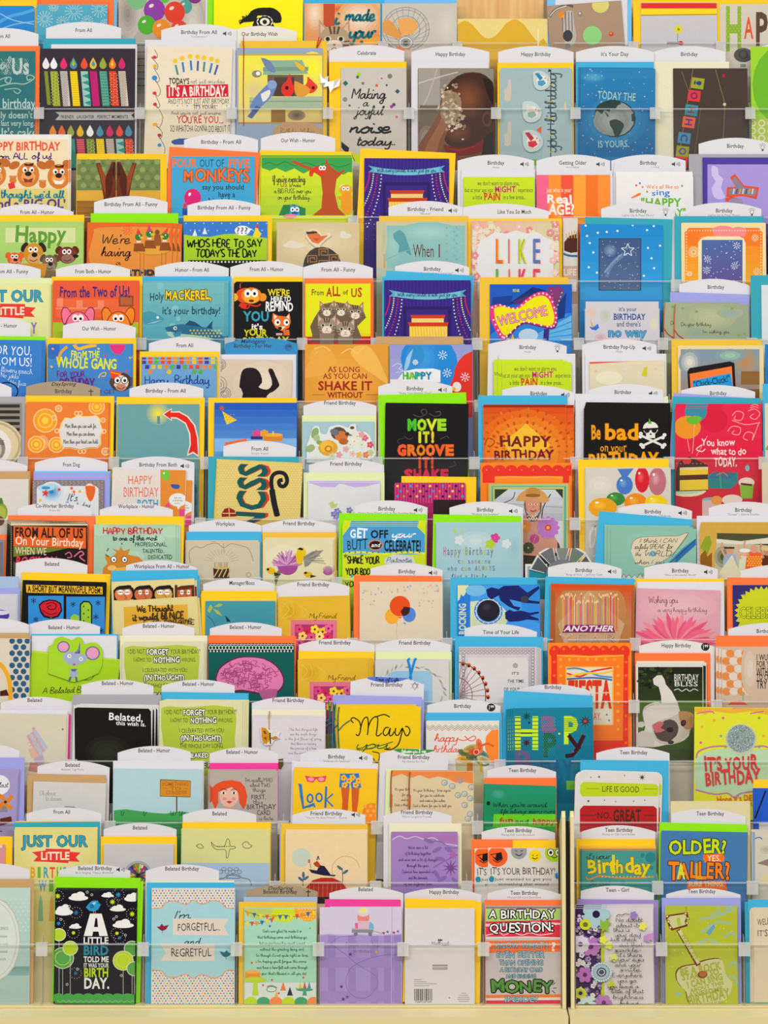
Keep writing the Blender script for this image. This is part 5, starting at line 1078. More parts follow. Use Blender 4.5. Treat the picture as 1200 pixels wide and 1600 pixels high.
L('632 258 735 306', 10, 'e6e2dc', 0); L('640 304 735 262', 10, 'e6e2dc', 0)
for x, y in ((632, 250), (630, 264), (738, 300), (730, 310), (634, 300), (642, 310), (738, 256), (730, 268)): E(x, y, 9, 8, 'e6e2dc')
E(676, 226, 34, 30, 'e6e2dc'); R(656, 240, 696, 270, 'e6e2dc'); L('642 232 710 228', 9, '14100f', 0); E(660, 236, 12, 11, '14100f'); E(692, 236, 12, 11, '14100f'); P('676 246 682 256 670 256', '14100f'); P('664 206 670 180 682 206', '5a9a3c')
env('white', 340, 72, 732, 76); env('cream', 380, 84, 754); sign(400, 28, 730, 'Birthday', '"Bad To The Bone"', 'spk', tx=552)
card('G', 8, 784, 137, 1168, 'd9284c', 'cake and balloons card', 'crimson card with balloons, cake slice, gift and white lettering', n=2, dx=3, dy=10, f=0.0086)
GR(780, 137, 1168, 660, 'dc2a52', 'c0222c', 8); E(960, 190, 60, 56, 'cc2040'); E(878, 150, 50, 48, '3a8aa0'); E(840, 222, 60, 52, 'e0902c'); P('836 182 870 170 905 178 890 204 860 210 836 196', '6aaf3c', 2); L('840 274 850 330', 2.5, 'f0a8a0'); L('872 208 866 300 862 340', 2.5, 'f0a8a0'); L('930 260 880 350', 2, 'f0a8a0')
for q in ('1040 170 1060 150 1090 160 1080 190 1050 186 1056 170', '1110 150 1140 140 1164 160 1144 186 1120 176 1136 162', '1020 240 1040 218 1076 224 1070 254 1040 250 1050 236', '1110 280 1090 270 1104 244 1134 250 1130 280 1160 200', '1040 190 1100 210 1165 200'): L(q, 3.5, 'f0a49c')
T('You know', 904, 274, 1052, 304, 'f4e4e0', 'bj'); L('905 300 880 320 905 330 920 318', 4, 'f4e4e0'); T('what to do', 946, 314, 1102, 344, 'f4e4e0', 'bj'); T('TODAY.', 960, 358, 1062, 396, 'f4e4e0', 'kj')
E(840, 500, 86, 32, 'e8dcb4'); E(840, 496, 74, 24, 'c0d0b8'); P('804 376 848 352 932 392 932 504 784 508 784 430', '4a2616'); P('806 402 932 398 932 432 806 436', 'e6c83c'); P('806 458 932 454 932 500 806 504', 'e6c83c'); P('806 402 932 398 932 408 806 412', 'dfd8b0'); DT(792, 384, 926, 392, 18, 3, 'b8886c', 6); E(838, 372, 20, 13, 'd83a3c')
P('930 440 958 420 1066 424 1064 470 1034 496 936 494', '2f7f84', 0); P('936 450 1034 452 1064 424 958 420', '3a6f88'); L('985 424 990 494', 7, '3f9a6c', 0); L('970 436 1000 424 1020 440', 5, 'c86a3c')
E(1104, 468, 36, 22, 'ead8cc'); P('1074 480 1136 480 1130 540 1080 540', '8ab43c'); L('1078 474 1130 480', 9, '5a2a1c', 0); E(1108, 404, 10, 14, '7ab8b8'); E(1040, 546, 46, 24, 'ead8cc'); E(948, 546, 42, 12, '8ab0b8'); R(906, 548, 990, 640, 'd8b8b8'); E(970, 548, 26, 20, 'e09a4c')
env('teal', 774, 84, 1168, 92); env('lavender', 778, 68, 1100, 90); sign(812, 30, 1143, 'Birthday', 'Western Band', y1=36)
card('G', 8, 1185, 115, 1500, 'd8d2b4', 'cream leaf edge card', 'cream card with a green leaf at the frame edge', n=0)
P('1186 320 1200 300 1210 330', '7aa83c'); R(1185, 400, 1500, 560, '8aa85c'); env('blue', 1176, 28, 1500)

# ================================================================ tier H
card('H', 6, -160, 453, 128, 'd9d6cd', 'avocado card', 'off-white card with a green leafy fruit at its edge', n=0)
E(0, 600, 34, 44, '8a9a3c'); E(2, 606, 24, 34, 'a8b44c'); P('-10 540 8 536 16 560 2 566', '4a7a34'); E(-10, 640, 30, 24, '6a4a34')
env('kraft', -160, 418, 135); sign(-170, 366, 122, '', tx=-60)
card('H', 6, 146, 460, 462, '8a7f80', 'silver bordered splash card', 'white card with paint splashes and a red star in a shimmering grey border', n=1, dx=3, dy=3)
DT(150, 464, 460, 700, 9, 2.4, 'a89c98 6f666c b8aaa0 9a8078', 5); P('164 496 176 484 428 484 440 496 440 720 164 720', 'dfe0e2'); SPOT(230, 510, 54, 46, 'cfe0e8', '2a86bc', 5); SPOT(205, 492, 40, 14, 'b0d4e4', '3a94c4', 2); S(203, 516, 20, 8, 5, 'd8382c', 10); SPOT(400, 510, 26, 38, 'efd8cc', 'e0602c', 3); P('380 484 424 486 420 530 404 554 388 530', 'd9682c', 2)
for x, y, c in ((320, 494, 'e0602c'), (264, 500, 'd8382c'), (356, 508, 'e8a83c'), (180, 548, 'e0c03c'), (330, 510, 'e0782c'), (300, 560, '3a94c4')): S(x, y, 9, 5, 6, c)
T("It's", 302, 518, 344, 550, '2c4a68', 'niw'); T('party day', 310, 556, 400, 580, '2c4a68', 'niw')
env('lavender', 150, 424, 490); env('sky', 152, 418, 494); sign(156, 352, 481, 'From Dog')
card('H', 6, 502, 404, 832, 'dfd7d0', 'two-tone both card', 'cream and orange card with orange lettering, a green balloon and speech bubble', n=1, dx=30, dy=-46, y1=412)
R(716, 404, 840, 760, 'd98a3c'); T('HAPPY', 570, 438, 680, 476, 'dd6a48', 'r'); T('BIRTHDAY', 550, 490, 708, 532, 'dd6a48', 'r'); T('BOTH', 612, 546, 708, 580, '4a9ac0', 'k'); BL(740, 436, 22, 24, '7ab844'); P('762 476 800 478 798 496 770 494', '3a5a9a', 2); E(794, 546, 40, 30, 'e8e8e6'); P('790 570 808 572 794 590', 'e8e8e6'); LN('but not|a birthday|more...', 794, 532, 12, 8, 4.4, '555', 'r'); P('735 575 752 556 764 580', 'd8508c'); P('800 590 830 585 832 640 800 640', 'd8508c'); RING(545, 440, 20, 22, 4, 'e8dcc4'); RING(545, 530, 20, 22, 4, 'e8dcc4')
env('white', 505, 400, 868, 404); sign(543, 352, 868, 'Birthday From Both', 'recordable', 'spk', tx=706)
card('H', 6, 970, 366, 1352, 'd6bf6a', 'princess sash card', 'mustard honeycomb card with tall green and red sideways lettering', n=1, dx=-3, dy=3, y1=384)
DT(974, 372, 1350, 640, 13, 5, 'dcca8c', 6)
T('PRINCSS', 880, 560, 1370, 692, 'c83a28', 'k', -87); T('PRINCSS', 873, 566, 1363, 688, '17534f', 'k', -87)
L('1240 620 1226 560 1212 480 1216 440 1240 424 1270 430 1282 460 1270 484 1250 482 1246 462 1262 456', 18, '1a1a20'); L('1238 618 1224 560 1214 500', 26, '1a1a20'); P('990 606 1002 586 1024 580 1048 592 1056 620 990 622', '8a2228', 1); L('1022 582 1024 620', 4, 'd8bf6a', 0); L('994 606 1052 606', 4, 'd8bf6a', 0)
env('teal', 930, 352, 1334, 354); sign(998, 279, 1322, 'From All', 'Simply Stated', y1=284)
card('H', 7, 260, 466, 582, 'dadadb', 'violets and butterfly card', 'white card with a lilac wavy flap, small butterfly and violets', n=1, dx=0, dy=6)
P('260 462 582 466 582 472 560 476 520 486 470 490 420 476 400 474 380 490 320 488 280 474 260 470', 'c0b0dc', 0)
P('352 560 372 552 380 566 394 560 388 580 366 584', 'bcc47a', 1)
for x, y in ((376, 610), (392, 596), (404, 612), (386, 622), (446, 592)):
    for q in range(5): E(x + 8 * math.cos(q * 1.257), y + 8 * math.sin(q * 1.257), 8, 6, ('8a8ac0', '7a70ac')[q % 2], q * 72, 8)
    E(x, y, 3, 3, 'e0c84c', 0, 6)
L('440 596 436 640', 3, '7a9a5c'); L('404 600 430 625', 3, '7a9a5c')
env('sage', 241, 424, 602); sign(265, 362, 600, 'Friend Birthday', hd=20, tx=430)
card('H', 7, 646, 469, 965, 'b02a6c', 'magenta polka card', 'magenta pin-striped card with bright polka dots', n=0, rc=10)
for i in range(26): R(650 + i * 12.4, 469, 653 + i * 12.4, 560, 'cc5a8c')
DT(660, 484, 960, 545, 29, 6, 'e0c83c 3a2a50 3a9ab8 e0782c 241a2c', 9); P('820 545 965 545 965 760 820 760', '2a181c'); R(646, 562, 820, 760, '9c2a60')
env('yellow', 678, 440, 1012, 444)
card('H', 7, 822, 556, 888, 'd4d43c', 'yellow die-cut edge card', 'narrow yellow card with a thin brown inner line, half hidden', n=0, f=.019, rc=6)
L('834 640 834 574 880 572', 2.5, '6a5a2c', 0)
card('H', 8, -50, 470, 318, 'e28a3c', 'sunhat lady photo card', 'orange-edged photograph card of a smiling woman in a wide straw sunhat with flowers', n=0, f=.0062)
R(-46, 474, 308, 1000, 'b4bc74'); R(-34, 484, 298, 1000, '4aa0a0'); R(-28, 488, 290, 1000, 'b8c070'); R(-20, 498, 284, 1000, 'c9ccd0')
GR(-20, 498, 284, 640, 'cfd2d8', 'a8aab0', 4); P('-20 498 284 498 284 540 250 500 40 498 -20 545', '2f3a24'); L('70 510 60 540 20 560 -20 580', 4, '55584c'); L('190 640 196 580 230 520', 5, '3a3c34'); L('0 560 284 580', 2, '8a8c88')
SPOT(120, 800, 160, 150, '4a3a2a', '2c2a1a', 4); R(-20, 780, 284, 1000, '33291c')
E(140, 680, 58, 74, 'c08a78'); P('84 700 110 630 170 626 230 680 260 780 84 790', 'c9937f', 2); E(150, 558, 40, 50, 'b47a62'); E(150, 566, 32, 40, 'c98f78'); L('114 560 118 596 128 616', 7, '6a5a44'); L('186 560 184 596 174 614', 7, '6a5a44'); E(138, 566, 7, 4, 'f0e6dc'); E(164, 566, 7, 4, 'f0e6dc'); E(138, 566, 3.5, 3.5, '3a2a22'); E(164, 566, 3.5, 3.5, '3a2a22'); P('146 576 156 576 151 584', 'b47a62'); P('122 612 150 626 180 612 168 640 140 642 124 630', '3a342c', 1); DT(128, 618, 170, 636, 11, 3.4, 'e0d8c8', 6)
L('138 592 151 598 166 591', 5, 'a83c3c'); P('74 548 90 520 120 500 155 494 190 504 214 528 224 550 190 560 150 540 110 552', 'c9985c', 2); P('118 520 126 498 150 490 176 498 184 522 150 530', 'b88848', 2); E(150, 526, 34, 8, '8a5f30')
for x, y, r, c, cc in ((218, 670, 50, 'b87ac0', 'c83a2c'), (112, 664, 30, 'd98a3c', 'e0b03c'), (158, 720, 22, 'b84a8c', '8a2a5c'), (130, 760, 26, '3a4a24', '2a3a1a')):
    FL(x, y, r, 12, c, cc); E(x, y, r * .16, r * .16, 'e8b03c', 0, 8)
cord('thread', '150 740 172 690 180 660', 2, 'd0c8b8', 'pale string')
shut(); K.back += .001
card('H', 8, -84, 380, 324, 'e8842c', 'scalloped photo frame card', 'orange card with a red scalloped inner edge behind the sunhat photograph', n=0, f=.0105)
for i in range(8): E(-50 + i * 52, 414, 28, 24, 'd9382c')
R(-74, 414, 312, 470, 'd9382c'); DT(-56, 412, 310, 412, 52, 4, 'f0803c', 6); P('-20 440 284 440 284 480 -20 480', 'f08a34'); L('-20 450 50 442 132 446 210 442 284 448', 4, 'f2b03c')
card('H', 8, 386, 404, 766, 'd2ccc2', 'party balloons card', 'white card with realistic red, blue, yellow, green and pink balloons', n=1, dx=-4, dy=2)
SPOT(450, 480, 80, 60, 'd2ccc2', 'dcd7ce', 3)
for x, y, rx, ry, c, c2 in ((706, 464, 40, 62, 'b8707c', 'd8a0a8'), (638, 456, 32, 58, 'c82430', 'e0585c'), (560, 480, 37, 42, '4a78b8', '7aa0d4'), (520, 542, 42, 30, '3a7f3a', '5fa050'), (462, 580, 64, 44, 'e0a020', 'f0b83c'), (610, 560, 52, 44, 'e08a20', 'f0a83c'), (700, 556, 50, 32, 'e8c81c', 'f4dc4c')):
    E(x, y, rx, ry, c); SPOT(x - rx * .2, y - ry * .2, rx * .6, ry * .6, c, c2, 4); E(x - rx * .4, y - ry * .5, rx * .14, ry * .1, 'f8f0e8', 0, 8)
P('528 408 600 406 572 442 548 442', '4a78b8'); L('430 660 405 700 410 760 430 720 428 660', 8, 'e4e2de'); L('440 780 420 800', 6, 'e4e2de')
env('yellow', 352, 366, 757, 362)
card('H', 8, 1172, 380, 1500, 'cfc6ae', 'tan edge card', 'tan card seen as a sliver at the frame edge', n=0)

# ================================================================ tier I
card('I', 6, -160, 720, 20, '8c8790', 'grey red-backed card', 'grey card with an orange-red strip, cut by the frame edge', n=0, y1=722, f=0.015)
R(-160, 735, 14, 900, '77727a'); env('orange', -160, 700, 34)
card('I', 6, 46, 645, 394, '17130f', 'poster-lettered office card', 'black-framed card of stacked poster lettering in orange, cream, green and red', n=3, dx=-5, dy=3, y1=652)
R(46, 645, 394, 660, 'e2d6b4'); DT(50, 652, 392, 652, 7, 2, '17130f', 5); R(52, 660, 388, 1000, '17130f')
for q in range(30): E(50, 660 + q * 8, 2, 2, 'e2d6b4', 0, 5); E(391, 664 + q * 8, 2, 2, 'e2d6b4', 0, 5)
P('60 662 384 670 384 764 60 752', 'd9622c'); T('FROM ALL OF US', 66, 672, 372, 714, '201a14', 'k', 1); T('On Your Birthday', 68, 714, 372, 750, 'ecdcc0', 'b', 2)
P('60 752 300 762 220 780 60 800', '6f7a30'); T('WHEN WE', 68, 758, 208, 790, 'e8dcbc', 'r', 2); T('ROCK ON', 66, 800, 250, 840, 'dc3c5c', 'ki'); L('260 830 300 820 380 838', 10, 'dc3c5c')
L('290 790 310 780 320 800 300 804', 5, 'd86a8c'); L('330 800 360 776 374 788 356 800 380 820', 6, 'd86a8c'); P('60 820 90 840 80 900 60 880', '4a5a30')
env('orange', 36, 614, 426, 618); sign(80, 556, 410, 'Co-Worker Birthday', 'From All', tx=244, hd=14)
card('I', 6, 420, 655, 786, 'a9c7b0', 'rumpled hair card', 'pale green card of a tousle-haired cartoon face and red and black lettering', n=2, dx=10, dy=-2)
for x, y in ((450, 680, ), (690, 720), (600, 800), (760, 690)): E(x, y, 44, 26, 'b4d0b8')
T('HAPPY BIRTHDAY', 462, 672, 730, 698, 'c02634', 'mj'); T('to one of the most', 504, 706, 702, 726, '222a24', 'mj'); T('PROFESSIONAL,', 602, 736, 746, 754, '222a24', 'bj'); T('TALENTED,', 636, 766, 732, 782, '222a24', 'bj'); T('DEDICATED', 660, 792, 768, 810, '222a24', 'bj')
P('455 900 460 850 480 830 468 800 480 792 500 806 520 780 500 762 530 772 540 754 552 774 580 764 572 790 620 800 650 830 640 870 600 920', 'c98434', 0); P('500 900 520 850 600 840 640 860 600 920', 'e0b45c', 1); eyes(508, 556, 812, 11, .4, '3a2414', (1, 2)); L('485 800 470 790', 4, '3a2414', 0); L('478 775 484 762', 4, '3a2414', 0); L('546 746 542 738', 4, '3a2414', 0); E(500, 850, 20, 12, 'e8c070')
env('yellow', 428, 615, 822, 620); sign(445, 562, 772, 'Workplace - Humor', hd=10)
card('I', 6, 834, 733, 1160, 'c9bfa8', 'striped cake card', 'beige card of a little striped chocolate cake in a fine scroll frame', n=1, dx=-6, dy=7)
L('850 830 845 780 870 755 900 760 930 745 970 740 1000 760 1030 742 1080 752 1110 765 1125 800 1130 820', 3, '9a8c7c'); L('998 738 1000 780', 2.5, '9a8c7c')
for i in range(13):
    a = math.pi + .25 + i * .22
    L([(990 + 44 * math.cos(a), 830 + 40 * math.sin(a)), (990 + 80 * math.cos(a), 830 + 66 * math.sin(a))], 1.8, 'a89a88', 0)
P('952 846 1022 846 1024 900 954 900', '3f2a1c'); E(988, 848, 36, 8, 'c9b078'); 
for i in range(4): L([(956 + i * 20, 890), (976 + i * 18, 856)], 5, 'c9b078', 0)
for i in range(7): R(958 + i * 9, 824, 961 + i * 9, 846, ('3f8a8c', 'c9a83c', 'c85a4c')[i % 3])
RING(835, 870, 14, 14, 3, 'a89a88'); RING(1110, 880, 10, 10, 3, 'a89a88')
env('blue', 832, 688, 1168); sign(843, 633, 1168, 'Workplace', hd=17)
card('I', 7, 60, 727, 372, 'dcd4b0', 'goldfinch and thistle card', 'cream card of yellow goldfinches around a purple thistle', n=2, dx=4, dy=6)
SPOT(150, 800, 120, 80, 'dcd4b0', 'e4dfc4', 3)
rg = random.Random(12)
P('120 870 135 850 150 862 130 890 118 930 110 900', '6f7a50'); E(170, 840, 46, 42, 'a04c8c')
for i in range(60):
    a = rg.uniform(2.9, 6.5); L([(168, 838), (168 + rg.uniform(40, 70) * math.cos(a), 830 + rg.uniform(40, 66) * math.sin(a))], 4, ('b878b0', '9a4a8c', 'd0a0c8')[i % 3], 0)
P('205 790 216 764 240 758 252 776 246 810 226 836 212 830', 'd9b81c', 1); P('212 766 226 758 240 764 236 772', '1a1814'); P('240 800 280 776 330 770 300 800 262 840 246 846', '8a867c', 1)
for i in range(6): L([(240, 815), (300 + i * 8, 770 + i * 12)], 3, ('6f6b62', 'a8a498')[i % 2], 0)
E(96, 862, 22, 14, 'd9b01c', 20); E(82, 856, 6, 6, '1a1814'); P('110 868 140 880 110 886', '3a342c'); E(262, 878, 22, 12, 'd9b01c', 15); E(250, 872, 7, 5, '1a1814'); P('270 880 300 886 272 894', '3a342c')
E(350, 868, 22, 14, 'a85c94')
for i in range(10): L([(350, 868), (350 + 24 * math.cos(3.4 + i * .28), 862 + 22 * math.sin(3.4 + i * .28))], 3, 'a8789c', 0)
env('gold', 57, 690, 388); sign(55, 632, 385, 'Friend Birthday', hd=16)
card('I', 7, 414, 662, 784, 'c9d62c', 'get-up-and-dance card', 'card with a blue band of bold lettering above bright yellow-green', n=3, dx=2, dy=8)
R(412, 662, 784, 790, '4f9ac8'); P('412 662 450 662 412 710', 'c9d62c'); P('784 662 744 662 784 702', 'c9d62c'); L('416 786 500 780 600 788 700 780 784 786', 10, 'd8dc3c'); DT(420, 780, 780, 790, 26, 4, '3a6a88', 6)
T('GET', 448, 678, 524, 716, 'eef2f6', 'kj'); T('OFF', 540, 682, 620, 716, '16161a', 'k'); T('your', 636, 684, 738, 712, 'eef2f6', 'mi'); T('BUTT', 434, 724, 526, 768, '1c2430', 'rj'); E(562, 748, 28, 19, '16161a'); RING(562, 748, 31, 22, 5, 'd8783c'); T('and', 542, 738, 582, 756, 'f2f2f2', 'bi'); T('CELEBRATE!', 600, 728, 766, 774, '16161a', 'k')
T('SHAKE YOUR', 438, 800, 582, 830, '2a2c1c', 'mj'); P('600 810 640 790 700 794 730 800 740 830 700 838 640 836 604 830', 'cfd4dc', 1); T('Patootie', 612, 804, 726, 824, '333', 'niw'); T('YOUR BOO', 430, 852, 540, 880, '2a2c1c', 'mj'); T('TY AND YOUR', 560, 852, 700, 880, '2a2c1c', 'mj'); T('YOU KNOW IT', 428, 910, 600, 934, '2a2c1c', 'mj'); S(428, 796, 12, 5, 5, '6a6a2c'); S(456, 886, 10, 4, 5, '4a9ac8'); E(800, 790, 4, 4, '222')
env('lime', 400, 605, 790, 610); sign(470, 545, 795, 'Birthday', '"Shake Your Thang" - KC & The Sunshine Band', 'spk', tx=612, y1=552)
card('I', 7, 832, 660, 1212, 'a6c6cc', 'patchwork greeting card', 'light blue card with small patchwork lettering and little butterflies', n=1, dx=-1, dy=14)
SPOT(1010, 730, 110, 60, 'a6c6cc', 'c4d6d8', 4); SPOT(1180, 760, 40, 80, 'a6c6cc', '9abcc8', 3)
for x, y, c in ((1096, 716, 'c84a94'), (1074, 744, 'b0c43c'), (936, 726, 'd0d8d8'), (1146, 742, 'd0d8d8')): FL(x, y, 22, 5, c, None, .9)
P('906 672 920 680 922 696 912 690', 'b4c43c'); P('940 690 956 684 948 698', 'c4c43c')
for s_, a in (('Happy Birthday', (864, 756, 1090, 792)), ('to someone', (928, 808, 1078, 830)), ('who can ALWAYS', (882, 840, 1098, 862)), ('find a little', (900, 876, 1060, 898))):
    w_ = (a[2] - a[0]) / len(s_); cs = ('8a5a9a', '6a6a6a', '5a8a9a', 'c0b83c', '8a6a7a', '7a9a4c')
    for i, ch in enumerate(s_):
        if ch != ' ': T(ch, a[0] + i * w_ + 1, a[1], a[0] + (i + .82) * w_, a[3], ('c84a8c', '8aa83c')[i > 3] if ch in 'HB' else cs[(i * 5 + len(s_)) % 6], 'b' if ch in 'HB' else 'r')
env('lime', 820, 610, 1212, 618); sign(892, 553, 1220, 'Birthday', '"Walking On Sunshine"', 'spk', tx=1052)
card('I', 8, 222, 760, 400, '6f7072', 'paper fan pop-out', 'fan of grey photo-print tabs with white edges popping up from its pocket', n=0, f=.008)
K.mb = MB(); K.over = ('paper_fan', 'paper fan'); K.w = 1.0
def fan():
    hub = (282, 905)
    P([(282 + 74 * math.cos(a), 905 + 118 * math.sin(a)) for a in [math.pi + .25 + i * (math.pi - .5) / 12 for i in range(13)]], '7a7c7e')
    for i, a in enumerate((-66, -36, -6, 24, 52)):
        a = math.radians(a + 6); dx, dz = math.sin(a), -math.cos(a); nx, nz = math.cos(a), math.sin(a)
        def q(w_, d): return (hub[0] + dx * d * .94 + nx * w_, hub[1] + dz * d * 1.02 + nz * w_)
        P([q(-16, 90), q(16, 90), q(38, 160), q(-38, 160)], 'dcdad6'); P([q(-13, 88), q(13, 88), q(31, 152), q(-31, 152)], ('57595c', '6c6e70', '828486', '6f7a70', '57594f')[i])
        if i > 1: DT(q(0, 120)[0] - 14, q(0, 120)[1] - 10, q(0, 120)[0] + 16, q(0, 120)[1] + 14, 9, 2.5, '6a8a4c', 5)
    P('210 905 360 905 352 1200 220 1200', '7a7c7e')
fan()
card('I', 8, 116, 832, 214, 'e2e0da', 'teal frame tab', 'white-edged teal tab standing beside the paper fan', n=0, f=.010)
R(126, 842, 214, 990, '9aa8a8'); R(134, 850, 214, 990, '1f8894')
card('I', 8, 498, 672, 880, '8cb9a8', 'quill speech bubble card', 'grey-green card with a cream speech bubble drawn from a blue feather quill', n=2, dx=-14, dy=7, y1=676)
SPOT(700, 740, 180, 80, '8cb9a8', '98c2b0', 4)
P('588 770 600 730 640 712 740 708 800 706 845 694 800 760 760 800 720 826 650 842 610 826', 'd6cbb0', 2); L('588 770 600 730 640 712 740 708 800 706 845 694 800 760 760 800 720 826', 2, '6a6a5a')
P('880 716 820 760 770 810 740 840 770 842 812 806 850 770 880 740', '4f8aa0', 1); P('880 722 820 768 790 800 780 838 830 790 880 745', '2f6aa8'); L('845 695 770 800', 2, '3a4a50', 0); L('880 720 760 830', 3, '2a3a44', 0)
for s_, a in (('I think I CAN', (628, 718, 794, 736)), ('safely SPEAK for', (602, 744, 776, 764)), ('the', (606, 780, 634, 796)), ('W RLD', (646, 774, 770, 796)), ('when I say', (604, 814, 734, 832))): T(s_, *a, '4a463c', 'niw')
E(686, 786, 13, 12, '4a90c8'); P('680 778 692 780 690 794 682 792', '7ab86c'); P('548 890 556 876 566 892 580 880 590 896 604 880 616 894 630 874 640 890 650 880 650 1000 540 1000', 'd8cfc0'); L('548 890 556 876 566 892 580 880 590 896 604 880 616 894 630 874 640 890', 2.5, '333', 0)
env('blue', 446, 596, 862, 634); sign(533, 555, 862, 'Birthday', '"Blessed" - Martina McBride', 'spk', y1=568, tx=686)
card('I', 8, 895, 670, 1290, 'c9a24e', 'garden party photo card', 'golden leafy card with a photograph of people dancing outdoors', n=2, dx=3, dy=12)
P('895 760 920 710 940 706 950 740 930 790', '8a9a2c', 1); P('890 830 900 790 920 770 930 800 950 780 950 860 900 880', '8a5a1c', 1)
P('972 694 1290 700 1290 900 960 900', 'b8b89c'); P('972 694 1290 700 1290 740 1200 750 1100 740 972 730', '4a4a30', 1); P('970 720 1080 730 1200 715 1290 722 1290 740 1180 742 1060 745 970 738', 'd8d4c4', 1); SPOT(1000, 800, 40, 50, '9a9a80', '4a5430', 3); SPOT(1250, 780, 60, 50, '8a8a60', '5a5a30', 3)
for x, y, hc, bc, w_ in ((1030, 772, 'c99a80', '9aa8c4', 34), (1096, 780, 'd8a890', 'd4d4bc', 28), (1138, 764, 'cf9a84', 'e0622c', 40), (1196, 776, 'c08a6c', '5a2a1a', 26)):
    P([(x - w_, y + 90), (x - w_ * .8, y + 20), (x, y + 8), (x + w_ * .8, y + 20), (x + w_, y + 90)], bc, 1); E(x, y, 17, 19, hc); L([(x - w_ * .6, y + 30), (x - w_ * 1.1, y - 10), (x - w_, y - 36)], 9, hc)
E(1096, 772, 24, 9, 'e8e4d8'); E(1196, 764, 28, 9, 'd8b888'); R(1004, 756, 1050, 764, '3a2a24'); P('960 900 1040 790 1070 860 1080 900', 'd6d0b4'); DT(1110, 800, 1170, 840, 12, 4, 'f0c04c', 6)
env('white', 882, 617, 1290); sign(935, 554, 1262, 'Birthday', '"Conga" - Gloria Estefan', None, tx=1090)

# ================================================================ tier J
card('J', 9, -160, 168, 74, 'cfcdd2', 'violet dome card', 'pale card with a violet dome shape at the frame edge', n=1, dx=6, dy=2, f=0.006)
E(0, 262, 42, 26, '4f3a94'); E(0, 250, 40, 10, 'dcd8e4'); 
env('lavender', -160, 140, 90); env('bluegrey', -160, 88, 84)
card('J', 9, 102, 112, 476, '0f0d10', 'rose and cactus card', 'black-framed cartoon card of a red rose and a cactus beneath a yellow banner', n=2, dx=-1, dy=4, y1=122, f=0.0104)
P('116 124 458 134 458 168 118 160', 'e0b42c'); T('A SHORT BUT MEANINGFUL POEM:', 124, 133, 454, 160, '181412', 'kj', 1.5)
R(126, 174, 284, 420, '3a8ccc', 0); R(296, 178, 468, 420, '3a8ccc')
P('172 215 190 198 220 190 250 194 272 206 278 240 262 268 230 278 196 270 180 250', '0f0d10', 1); P('178 218 196 202 222 196 250 200 266 210 272 238 256 262 230 270 200 262 186 244', 'c82432', 1); L('206 212 230 204 250 214 246 232 220 234 212 222 230 218', 4, '2a0a10'); L('188 236 220 256 256 250', 3, '2a0a10'); L('228 270 226 330 230 420', 7, '2a7a34')
P('356 212 372 196 398 198 412 216 412 420 356 420', '0f0d10', 1); P('362 216 374 203 396 204 406 218 406 420 362 420', '9ac43c', 0); P('314 268 330 256 352 262 356 300 340 302 316 292', '9ac43c', 1)
for i in range(7): E(374 + (i % 2) * 20, 222 + i * 16, 3, 5, '1a2a10', 0, 6)
for x, y in ((150, 196), (326, 212), (438, 206), (428, 268), (160, 280), (452, 330)): S(x, y, 14, 7, 6, '12264a'); RING(x, y, 6, 6, 2, '3a8ccc', 8)
env('yellow', 98, 68, 494, 78); sign(72, 0, 392, 'Belated', hd=24, y1=10)
card('J', 9, 497, 112, 868, 'dccf94', 'four office faces card', 'cream step-cut card of four cartoon office faces above a lettered half panel', n=1, dx=10, dy=-8, y1=97)
for x, c, hc, g in ((552, 'd07a4c', '1a1614', 1), (640, 'c06a44', '1a1614', 0), (730, 'c99a4c', '1a1614', 1), (826, 'b8643c', '5a2a1a', 0)):
    P([(x - 46, 150), (x - 30, 134), (x + 20, 126), (x + 44, 140), (x + 46, 190), (x - 44, 195)], hc, 1); E(x, 168, 40, 34, c); P([(x - 44, 150), (x - 20, 130), (x + 30, 126), (x + 40, 140), (x, 146)], hc, 1)
    eyes(x - 14, x + 16, 158, 9, .3); L([(x - 26, 158), (x + 28, 158)], 2.5, '222', 0); E(x + 4, 178, 10, 14, c); L([(x + 2, 170), (x + 14, 184), (x + 2, 188)], 2, '6a2a14')
    if g: RING(x - 14, 158, 13, 10, 3, 'eee', 12); RING(x + 16, 158, 13, 10, 3, 'eee', 12)
R(780, 126, 792, 196, '5a2a1a'); R(856, 126, 870, 196, '5a2a1a')
def halfpanel():
    q = '510 198 880 176 902 520 510 520'; it = [(q, 'dccf94'), ('552 224 838 212 846 520 560 520', 'd9a83c')]
    for s_, a in (('We THought', (612, 216, 774, 244)), ('it would be NiCE', (594, 250, 826, 278)), ('to CELEBRATE', (640, 284, 862, 302))):
        for p in text_polys(s_, *a, 'mj', -3): it.append((p, '3a2c1c'))
    relief('half_panel', it, .0016, 'cream half-height lettered panel', .0006)
halfpanel()
env('blue', 498, 62, 884, 58); env('blue', 504, 76, 892, 84); sign(565, 10, 880, 'Workplace From All - Humor', y1=22, tx=722, hd=24)
card('J', 9, 917, 197, 1230, '4a93a2', 'olive sprig card', 'plain teal card with a small olive leaf sprig', n=0)
P('925 240 940 212 950 226 936 250', 'a8b43c', 1); P('955 222 980 208 996 214 976 224', 'a8b43c'); P('950 232 975 240 992 264 968 254', 'a8b43c', 1); L('925 262 952 290 966 330', 2.5, '2a4a50'); P('1004 262 1016 272 1030 290 1014 290', '1c2a34')
env('yellow', 900, 152, 1236); env('gold', 896, 164, 1238); sign(907, 94, 1225, 'Manager/Boss', tx=1080, hd=20)
